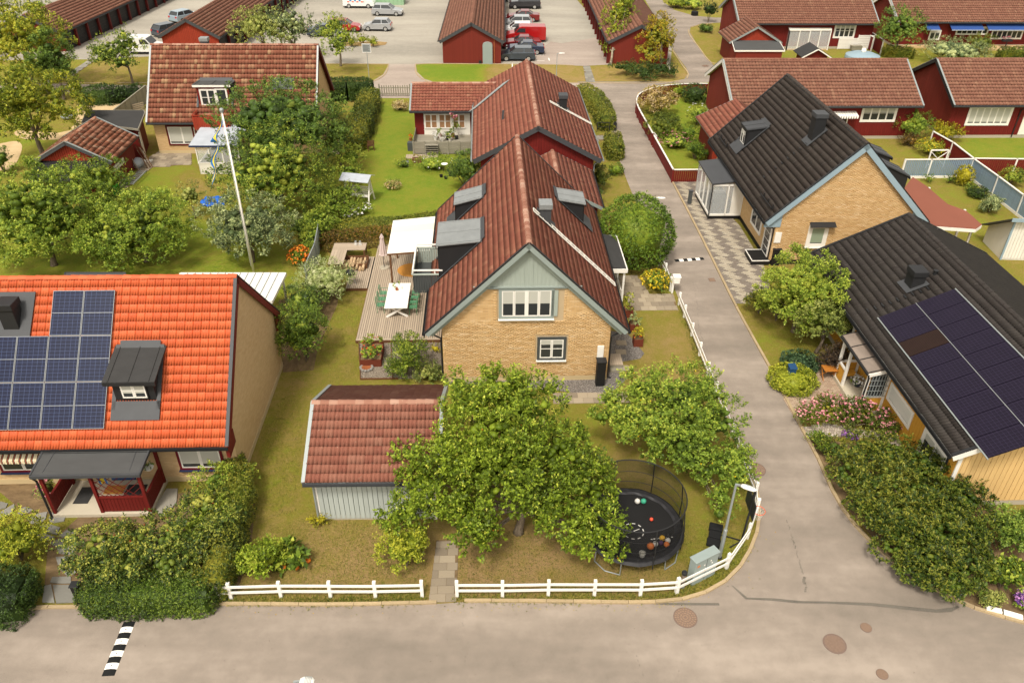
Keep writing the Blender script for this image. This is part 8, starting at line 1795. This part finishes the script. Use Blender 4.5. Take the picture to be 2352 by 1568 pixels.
bush('laurel_bush','dense dark green bush beside the blank wall of the orange roofed house',692,762,60,78,'leaf_mid',13000,.075,.25,rough=.2); bush('laurel_bush','darker green bush just above it towards the deck',700,690,55,45,'leaf_dark',5000,.08,.28)
bush('variegated_bush','pale cream leafed bush at the left end of the deck',748,640,68,52,'leaf_pale',9500,.075,.22,rough=.22)
bush('flowering_shrub','shrub with yellow orange flowers left of the grey screen fence',690,590,27,25,'leaf_mid',1500,.08,.18,flowers=('flower_orange',120,.10),cat='bush')
lobed('climber','bushy green climber on a post in the gravel bed before the deck','climber',(935,862),[(935,800,1.3,42,.9),(930,835,.8,40,.9),(905,840,.7,22,.9)],'leaf_mid',8500,.075,csize=.2,trunk=.05,th=1.2)
bush('ground_plant','sprawling ground plant beside the brick house wall',988,855,38,26,'leaf_olive',2600,.07,.16,cat='plant',rough=.4); bush('ground_plant','thin yellow plant in the gravel by the brick house wall',1000,800,14,10,'leaf_yellow',160,.07,.1,cat='plant')
bush('round_tree','big round clipped tree by the lane right of the brick house',1461,527,86,86,'leaf_ball',42000,.085,cat='tree',shell=True)
bush('dark_bush','dark round bush between the brick house roof and the red house',1068,388,40,46,'leaf_dark',8000,.09,.3)
bush('flower_border','low green border plants before the crowded grey deck',995,372,42,15,'leaf_mid',2400,.09,.2,flowers=('flower_white',20,.07)); bush('flower_border','small green border plant left of the dark bush',925,376,22,9,'leaf_mid',700,.08,.15) 
hedge('hedge','long yellow green hedge between the orchard and the bright lawn',[(852,240),(838,290),(818,345)],[1.7,1.7,1.5],[1.5,1.55,1.4],'leaf_hedge',dens=700,size=.09,rough=.1)
lobed('mixed_hedge','wild mixed hedge going down from the clipped hedge to the deck','hedge',(790,440),[(808,360,1.2,35,.8),(800,400,1.2,38,.8),(785,440,1.2,40,.8),(760,470,1.3,42,.8),(735,505,1.3,42,.7),(715,540,1.0,35,.7),(765,520,.8,30,.7),(790,480,.7,30,.7)],'leaf_mid',20000,.1,csize=.35,trunk=.05,th=.4)
hedge('hedge','dark clipped hedge beside the gable of the mottled tile house',[(752,228),(800,228),(852,224)],[2.0,2.0,2.0],[1.8,1.85,1.7],'leaf_hedge_dark',dens=600,size=.09)
hedge('hedge','brownish loose hedge with bare twigs behind the deck',[(745,572),(820,566),(900,560),(1000,545)],[1.0,1.0,1.0,1.],[1.0,1.1,1.1,1.],'leaf_rust',dens=600,size=.07,core=False,rough=.15); hedge('hedge','yellow green hedge top above the brown twigs behind the deck',[(745,545),(830,540),(930,536),(1010,520)],[.9,.9,.9,.9],[1.0,1.05,1.05,1.],'leaf_hedge',dens=900,size=.075,rough=.12)
bush('rose_bush','bush with white flowers at the foot of the garden swing',832,480,24,15,'leaf_mid',1200,.08,.16,flowers=('flower_white',18,.1)); bush('rose_bush','white flowering bush left of the other one by the garden swing',808,492,16,12,'leaf_olive',700,.08,.14,flowers=('flower_white',24,.12))
bush('dry_flowers','mound of dried cream flowers on the lawn beside the house wing',918,243,21,11,'dry_flower',2200,.1,.2,cat='flowers'); bush('dry_flowers','mound of small cream and white flowers in the middle of the bright lawn',903,425,19,9,'leaf_olive',1100,.07,.12,cat='flowers',flowers=('dry_flower',140,.08))
# orchard
tree('orchard_tree','tall dark green tree behind the white flagpole','tree',645,285,132,100,'leaf_dark',1.0,36000,.125,.5,rough=.2,tr=.2,core=1.1)
tree('orchard_tree','bushy mid green tree right of the flagpole, below the tall dark one','tree',628,400,122,95,'leaf_mid',.4,34000,.11,.42,rough=.2,tr=.16,up=.8)
tree('orchard_tree','grey green tree at the foot of the flagpole','tree',565,522,112,66,'leaf_grey',.6,23000,.105,.4,rough=.25,tr=.13,ry_ratio=.7)
tree('orchard_tree','broad yellow green apple tree left of the flagpole above the orange roof','tree',315,522,130,80,'leaf_mid',.45,36000,.115,.42,rough=.22,tr=.15)
tree('orchard_tree','large apple tree at the left edge above the solar panels','tree',85,497,130,105,'leaf_mid',.5,40000,.12,.45,rough=.22,tr=.18)
tree('orchard_tree','darker tree half hiding the small red shed','tree',215,418,78,56,'leaf_mid',.5,15000,.11,.4,rough=.25,tr=.12)
tree('young_tree','thin yellow green young tree beside the blue tarpaulin','tree',437,450,28,36,'leaf_olive',.5,1300,.1,.25,tr=.04,limbs=5)
tree('plum_tree','small reddish dark tree at the right end of the mottled roof','tree',775,310,32,48,'leaf_laurel',.7,5000,.11,.35,tr=.08)
bush('orchard_bush','green bush under the orchard trees by the long hedge',700,520,48,34,'leaf_dark',5000,.09,.3); bush('orchard_bush','dark green bush at the right foot of the bushy tree',745,455,38,34,'leaf_dark',4000,.09,.3)
bush('orchard_bush','dark shrub at the far left edge of the park lawn',2,370,24,32,'leaf_dark',2500,.1,.3)
# upper left
tree('park_tree','big yellow green tree at the top left corner','tree',45,90,95,82,'leaf_bright',1.2,26000,.17,.65,tr=.2,rough=.25); tree('park_tree','dark green tree in front of the left garage row','tree',120,140,52,60,'leaf_dark',1.,12000,.15,.55,tr=.15); tree('park_tree','large yellow green tree above the park lawn at the left edge','tree',62,240,102,82,'leaf_bright',1.6,30000,.15,.55,tr=.2,rough=.25)
lobed('young_park_tree','young leaning tree with round crown beside the mottled roof','tree',(307,198),[(270,115,3.6,42,.9),(245,130,3.2,38,.8),(295,105,3.6,32,.9),(225,115,3.2,26,.8),(283,80,4.6,16,1.6),(280,145,2.8,34,.7)],'leaf_mid',9000,.14,csize=.4,trunk=.12,th=2.0,length=.3)
for lb,px,py,rx_,ry_,mt,lv in (('loose grey green tree behind the ridge of the mottled roof',600,62,72,50,'leaf_olive',9000),('pale loose tree in front of the yard beside it',668,62,58,48,'leaf_grey',6500),):
    tree('yard_tree',lb,'tree',px,py,rx_,ry_,mt,1.,lv,.15,.5,tr=.12,inner=.5)
lobed('yard_tree','slim young tree at the left of the yard before the silver cars','tree',(783,152),[(770,60,4.4,32,1.),(790,90,3.6,30,.8),(745,75,3.6,24,.9),(775,110,2.8,30,.6)],'leaf_mid',6500,.14,csize=.4,trunk=.12,th=2.2)
for i,(px,py) in enumerate(((806,96),(832,91),(856,96))): bush('box_bush','yellow green round bush on the kerbed island, '+('left','middle','right')[i]+' of three',px,py,[13,15,10][i],12,'leaf_bright',900,.1,.25,group='bushes on the kerbed island')
sheet('kerbed_island',[(770,98),(870,96),(890,98),(885,104),(860,107),(780,106)],.016,'lawn')
hedge('hedge','dark rough hedge along the path beside the sand court',[(195,238),(250,234),(325,228)],[2.0,2.2,2.0],[1.1,1.3,1.2],'leaf_hedge_dark',dens=380,size=.11,rough=.2,hvar=.15)
bush('bush','green bushes in the far top left corner',85,17,30,12,'leaf_mid',1600,.18,.4); bush('bush','dark bush at the top edge beside the left garage row',20,40,20,10,'leaf_dark',900,.18,.4)
# top middle
lobed('drooping_tree','tall yellow green tree at the front of the right garage row','tree',(1402,150),[(1425,30,4.2,38,1.1),(1420,75,2.8,38,.9),(1400,105,1.8,20,.9),(1440,10,5.,28,1.)],'leaf_bright',11000,.15,csize=.45,trunk=.14,th=1.5,droop=.4,bark='bark_pale'); lobed('autumn_tree','tree with yellowing leaves beside the red garage gable','tree',(1515,165),[(1510,85,3.2,42,1.),(1520,60,4.,30,1.),(1490,120,2.,28,.8)],'leaf_autumn',9000,.15,csize=.45,trunk=.14,th=1.5)
lobed('pine_shrub','dark low pine shrubs at the foot of the yellowing tree','bush',(1470,175),[(1430,155,.8,32,.5),(1475,165,.8,36,.5),(1520,158,.9,32,.6),(1545,165,.6,18,.6)],'leaf_hedge_dark',8000,.12,csize=.4,trunk=.05,th=.3)
hedge('hedge','curved clipped hedge between the red house and the lane',[(1338,222),(1362,240),(1384,272),(1394,300)],[1.5,1.6,1.6,1.4],[1.2,1.3,1.3,1.2],'leaf_hedge',dens=600,size=.08); hedge('hedge','short clipped hedge at the lane below the black handrail',[(1404,335),(1408,350),(1412,368)],[1.3,1.3,1.2],[1.2,1.2,1.1],'leaf_hedge',dens=800,size=.08)
bush('dark_bush','dark bush at the corner between the red house and the lane',1378,408,24,30,'leaf_laurel',3200,.09,.3); bush('box_bush','small light green bush near the lane beside the dark one',1416,388,16,13,'leaf_ball',1500,.08,shell=True); bush('dark_bush','dark green shrub peeping out under the annex roof',1368,452,18,20,'leaf_dark',1500,.09,.25)
# red fence garden
bush('rhododendron','large faded cream rhododendron inside the curved red fence',1511,232,44,32,'leaf_rhodo',9000,.12,.32); bush('olive_shrub','olive green flat topped shrub below the rhododendron',1524,287,42,32,'leaf_hedge',8000,.09,.3); bush('round_bush','dark round bush by the red row house gable',1597,214,27,21,'leaf_hedge_dark',4500,.1,shell=True)
bush('round_bush','bright green round bush beside the black roofed house',1597,345,27,22,'leaf_ball',3600,.09,.25); bush('rose_border','rose border with pink and cream flowers below the olive shrub',1552,322,44,10,'leaf_mid',2600,.08,.18,flowers=('flower_pink',60,.1)); bush('border_plants','loose green border plants before the tiled red shed',1603,262,24,26,'leaf_mid',2600,.1,.3,flowers=('flower_white',14,.1)); bush('bright_shrub','bright green shrub between rhododendron and fence',1558,210,20,14,'leaf_bright',1300,.1,.25); bush('border_plants','wild green plants along the wall of the tiled red shed',1580,305,28,20,'leaf_ball',2000,.1,.3)
for q in ((1500,20,34,14,'leaf_mid','green shrubs at the top of the side street'),(1555,5,34,12,'leaf_bright','yellow green shrubs at the top edge right of the side street'),(1630,25,16,26,'leaf_hedge_dark','dark shrub against the gable of the far row house'),(1624,66,13,9,'leaf_dark','small dark bush on the corner lawn')): bush('bush',q[5],q[0] if q[0]!=1500 else 1590,q[1] if q[0]!=1500 else 8,q[2],q[3],q[4],1500,.14,.4)
# right gardens
tree('garden_tree','round dark green tree before the far row house with blue awnings','tree',2070,62,52,42,'leaf_dark',1.1,9000,.14,.5,tr=.12); bush('willow_bush','broad pale grey green bush in the far right garden',2190,118,78,30,'leaf_grey',9000,.12,.35); bush('olive_bush','olive bush behind the pale broad one',2255,100,32,24,'leaf_hedge',3500,.11,.35); hedge('hedge','low clipped hedge at the right edge before the terrace',[(2296,134),(2340,132),(2400,130)],1.2,1.0,'leaf_hedge',dens=350,size=.11); hedge('hedge','low dark hedge beside the garden tree',[(2030,128),(2060,131),(2090,134)],1.4,1.0,'leaf_hedge',dens=350,size=.11)
bush('garden_bush','dark green bush at the gable of the right row house',2102,286,46,36,'leaf_mid',8500,.09,.3); bush('garden_bush','yellow green bush right of the dark one',2172,300,40,22,'leaf_yellow',4200,.09,.25); bush('flower_shrub','yellow flowering shrubs above the blue fence',2148,338,40,20,'leaf_bright',4200,.09,.25,flowers=('flower_yellow',80,.08)); bush('garden_bush','light green bush before the wide white window',2205,280,22,18,'leaf_bright',1600,.1,.25); bush('pink_poppies','small plant with pink flowers before the white window',2022,298,24,12,'leaf_ball',1200,.08,.18,flowers=('flower_pink',16,.16)); bush('border_plants','reddish border plants left of the red fence',2090,322,24,14,'leaf_rust',1500,.09,.2)
bush('conifer','upright yellow green conifer at the blue fence corner',2216,402,20,22,'leaf_yellow',3600,.08,shell=True); bush('box_bush','flat clipped dark bush on the small lawn',2247,441,20,13,'leaf_hedge_dark',2600,.08,shell=True); bush('weeping_shrub','weeping grey green shrub near the blue fence',2280,465,24,25,'leaf_grey',3600,.09,.2,up=-.8,droop=.9,K=7,out=.3); bush('box_bush','dark bush at the corner of the white outbuilding',2325,535,24,16,'leaf_hedge_dark',2400,.08,.2); bush('garden_bush','green shrub behind the blue fence at the right edge',2325,405,28,20,'leaf_mid',2600,.09,.25)
for px,py in ((2135,410),(2182,412),(2228,430)): bush('small_shrub',{2135:'small shrub at the foot of the blue fence, leftmost',2182:'small dark shrub at the foot of the blue fence, middle',2228:'thin shrub near the clipped bush, rightmost'}[px],px,py,11,9,'leaf_mid',420,.08,.14)
# beside the lane, right
tree('leafy_tree','dense green tree between the paved drive and the yellow house','tree',1845,668,90,86,'leaf_mid',.5,32000,.095,.36,tr=.12,rough=.25); tree('pale_tree','smaller pale yellow green tree at the eave of the yellow house','tree',1893,742,52,50,'leaf_olive',.7,11000,.085,.28,tr=.09,rough=.3); bush('bush','green bush left of the dense tree at the end of the drive',1748,692,31,32,'leaf_hedge',5000,.075,.22); bush('bush','bright bush between the drive and the dense tree',1790,700,26,40,'leaf_mid',3500,.08,.25)
bush('juniper','blue green juniper behind the clipped bush with the mailbox',1838,829,42,24,'leaf_blue',8000,.06,shell=True); bush('clipped_bush','yellow green clipped bush round the blue mailbox',1821,868,54,31,'leaf_bright',14000,.06,shell=True); bush('purple_shrub','dark purple brown shrub behind the folding table',1916,820,38,36,'leaf_purple',6000,.07,.22)
lobed('rose_shrub','long flowering shrub with many pink flowers before the yellow house','flowering shrub',(1940,985),[(1865,950,.6,38,.6),(1905,938,.7,40,.6),(1950,940,.7,40,.6),(1990,950,.7,40,.6),(2030,968,.6,34,.6),(2050,985,.5,24,.6)],'leaf_hedge',15000,.07,csize=.2,trunk=.03,th=.2)
t=bpy.data.objects['rose_shrub']; me=[c for c in t.children if c.name.startswith('crown')][0].data; v=np.empty(len(me.vertices)*3,np.float32); me.vertices.foreach_get('co',v); v=v.reshape(-1,3); q=v[rng.choice(len(v),520)]; q=q[q[:,2]>.45]; link('flower',leaf_cloud(q+np.array([0,0,.04]),unit(np.array([0,0,1.])+rng.normal(size=(len(q),3))*.4),6,.075,'flower_pink','flower',1.3,.02,aspect=.9),t)['kind']='stuff'
lobed('rhododendron_hedge','huge mass of glossy rhododendron bushes between the lane and the yellow house','hedge',(2120,1220),[(1985,1035,.9,55,.7),(2050,1050,1.1,65,.7),(2120,1070,1.2,70,.7),(2190,1095,1.2,60,.7),(1960,1090,.9,60,.7),(2040,1120,1.2,80,.7),(2130,1150,1.3,85,.7),(2210,1150,1.2,65,.7),(2000,1165,.9,60,.7),(2080,1200,1.2,80,.7),(2170,1220,1.2,85,.7),(2060,1250,.9,60,.6),(2140,1290,1.0,70,.6),(2215,1290,1.0,70,.6),(2240,1220,1.2,60,.7),(2200,1340,.8,50,.6),(2110,1310,.7,45,.6),(1925,1030,.6,34,.7)],'leaf_laurel',76000,.11,csize=.26,trunk=.08,th=.5,K=8,length=.12,up=.7,aspect=.4,rough=.15)
bush('dark_bush','dark bush below the corner of the yellow house at the right edge',2325,1215,55,60,'leaf_dark',8000,.09,.3); bush('hosta','light green broad leafed bush at the road end of the rhododendrons',2308,1325,42,40,'leaf_mid',1800,.16,.22,K=6); bush('small_shrub','small pale green shrub beside the marker post',2286,1382,24,18,'leaf_olive',2200,.06,.14); bush('pink_flowers','pink flowering plant at the lower right edge',2358,1378,22,22,'leaf_mid',900,.07,.14,flowers=('flower_purple',160,.08))
bush('lavender','small purple flowers on the lawn edge left of the rhododendrons',1953,998,18,9,'leaf_olive',700,.06,.12,flowers=('flower_purple',60,.06),cat='flowers'); bush('lawn_shrub','green shrub spilling at the lane edge',1890,1020,34,24,'leaf_mid',3000,.07,.18)
bush('goldenrod','yellow flowering plants on the entrance paving by the letter box',1506,645,34,26,'leaf_mid',2600,.07,.2,flowers=('flower_yellow',170,.08),cat='flowers')
bush('climbing_rose','thin pink climbing rose at the left post of the red porch',108,1125,22,26,'leaf_olive',500,.08,.2,flowers=('flower_pink',26,.09),cat='plant')
# weeds and long grass where mowers do not reach
def grass(name,pts,width,n,h,mat='grass_blade',label=None):
    W=path_pts(pts,.25); W=np.array([list(w) for w in W]); k=rng.integers(0,len(W),n); p=W[k]+rng.normal(size=(n,3))*np.array([width,width,0]); p[:,2]=0
    o=link(name,leaf_cloud(p,unit(np.array([0,0,1.])+rng.normal(size=(n,3))*.4),4,h,mat,name,.5,h*.3,aspect=.14)); o['kind']='stuff'; o['label']=label or 'long grass along the fence and kerb'; o['category']='grass'
grass('grass',[(430,1382),(760,1380),(980,1376)],.13,1500,.09,label='tufts of long grass under the left white fence'); grass('grass',[(1050,1376),(1300,1375),(1550,1368),(1660,1320),(1715,1255)],.13,2000,.09,label='tufts of long grass under the right white fence'); grass('grass',[(1735,1180),(1700,1080),(1640,930),(1562,705)],.12,1200,.09,label='long grass along the lane fence')
def blades(polyP,n,h,mat,label):
    P=[G(*p) for p in polyP]; xs=[p.x for p in P]; ys=[p.y for p in P]; q=np.stack([rng.uniform(min(xs),max(xs),n*2),rng.uniform(min(ys),max(ys),n*2)],1); r=np.zeros(len(q),bool); j=len(P)-1
    for i in range(len(P)):
        yi,yj,xi,xj=P[i].y,P[j].y,P[i].x,P[j].x
        if yi!=yj: r^=((yi>q[:,1])!=(yj>q[:,1]))&(q[:,0]<(xj-xi)*(q[:,1]-yi)/(yj-yi)+xi)
        j=i
    q=q[r]; p=np.concatenate([q,np.zeros((len(q),1))],1); o=link('grass',leaf_cloud(p,unit(np.array([0,0,1.])+rng.normal(size=(len(p),3))*.45),3,h,mat,'grass',.7,h*.2,aspect=.2)); tag(o,label,'grass',kind='stuff')
blades([(600,1210),(700,1190),(980,1200),(985,1375),(500,1378),(560,1330)],6000,.05,'grass_blade','short dry grass left of the slab path'); blades([(1060,1210),(1400,1240),(1700,1180),(1720,1250),(1640,1330),(1540,1370),(1050,1378)],7000,.05,'grass_blade','short dry grass round the trampoline'); blades([(600,1000),(660,880),(780,660),(840,670),(822,860),(700,920),(680,1180),(590,1200)],5000,.05,'grass_blade','short grass between the orange roofed house and the garage')

# leaf litter and grit on the road edges
Q=path_pts([(200,1400),(760,1394),(1300,1388),(1560,1384),(1690,1330),(1745,1200)],.12); q=np.array([list(w) for w in Q]); q=q[rng.integers(0,len(q),420)]+rng.normal(size=(420,3))*np.array([.5,.16,0]); q[:,1]-=.12; q[:,2]=.022
o=link('leaf_litter',leaf_cloud(q,unit(rng.normal(size=(420,3))*np.array([1,1,.05])),1,.05,'leaf_autumn','leaf_litter',1.,.02)); tag(o,'dry leaves and grit lying along the kerb','leaves',kind='stuff')
q=np.stack([rng.uniform(-17,20,500),rng.uniform(12,19,500),np.full(500,.022)],1); o=link('road_grit',leaf_cloud(q,unit(rng.normal(size=(500,3))*np.array([1,1,.05])),1,.035,'bark','road_grit',1.,.02)); tag(o,'small twigs and grit scattered over the front road','grit',kind='stuff')
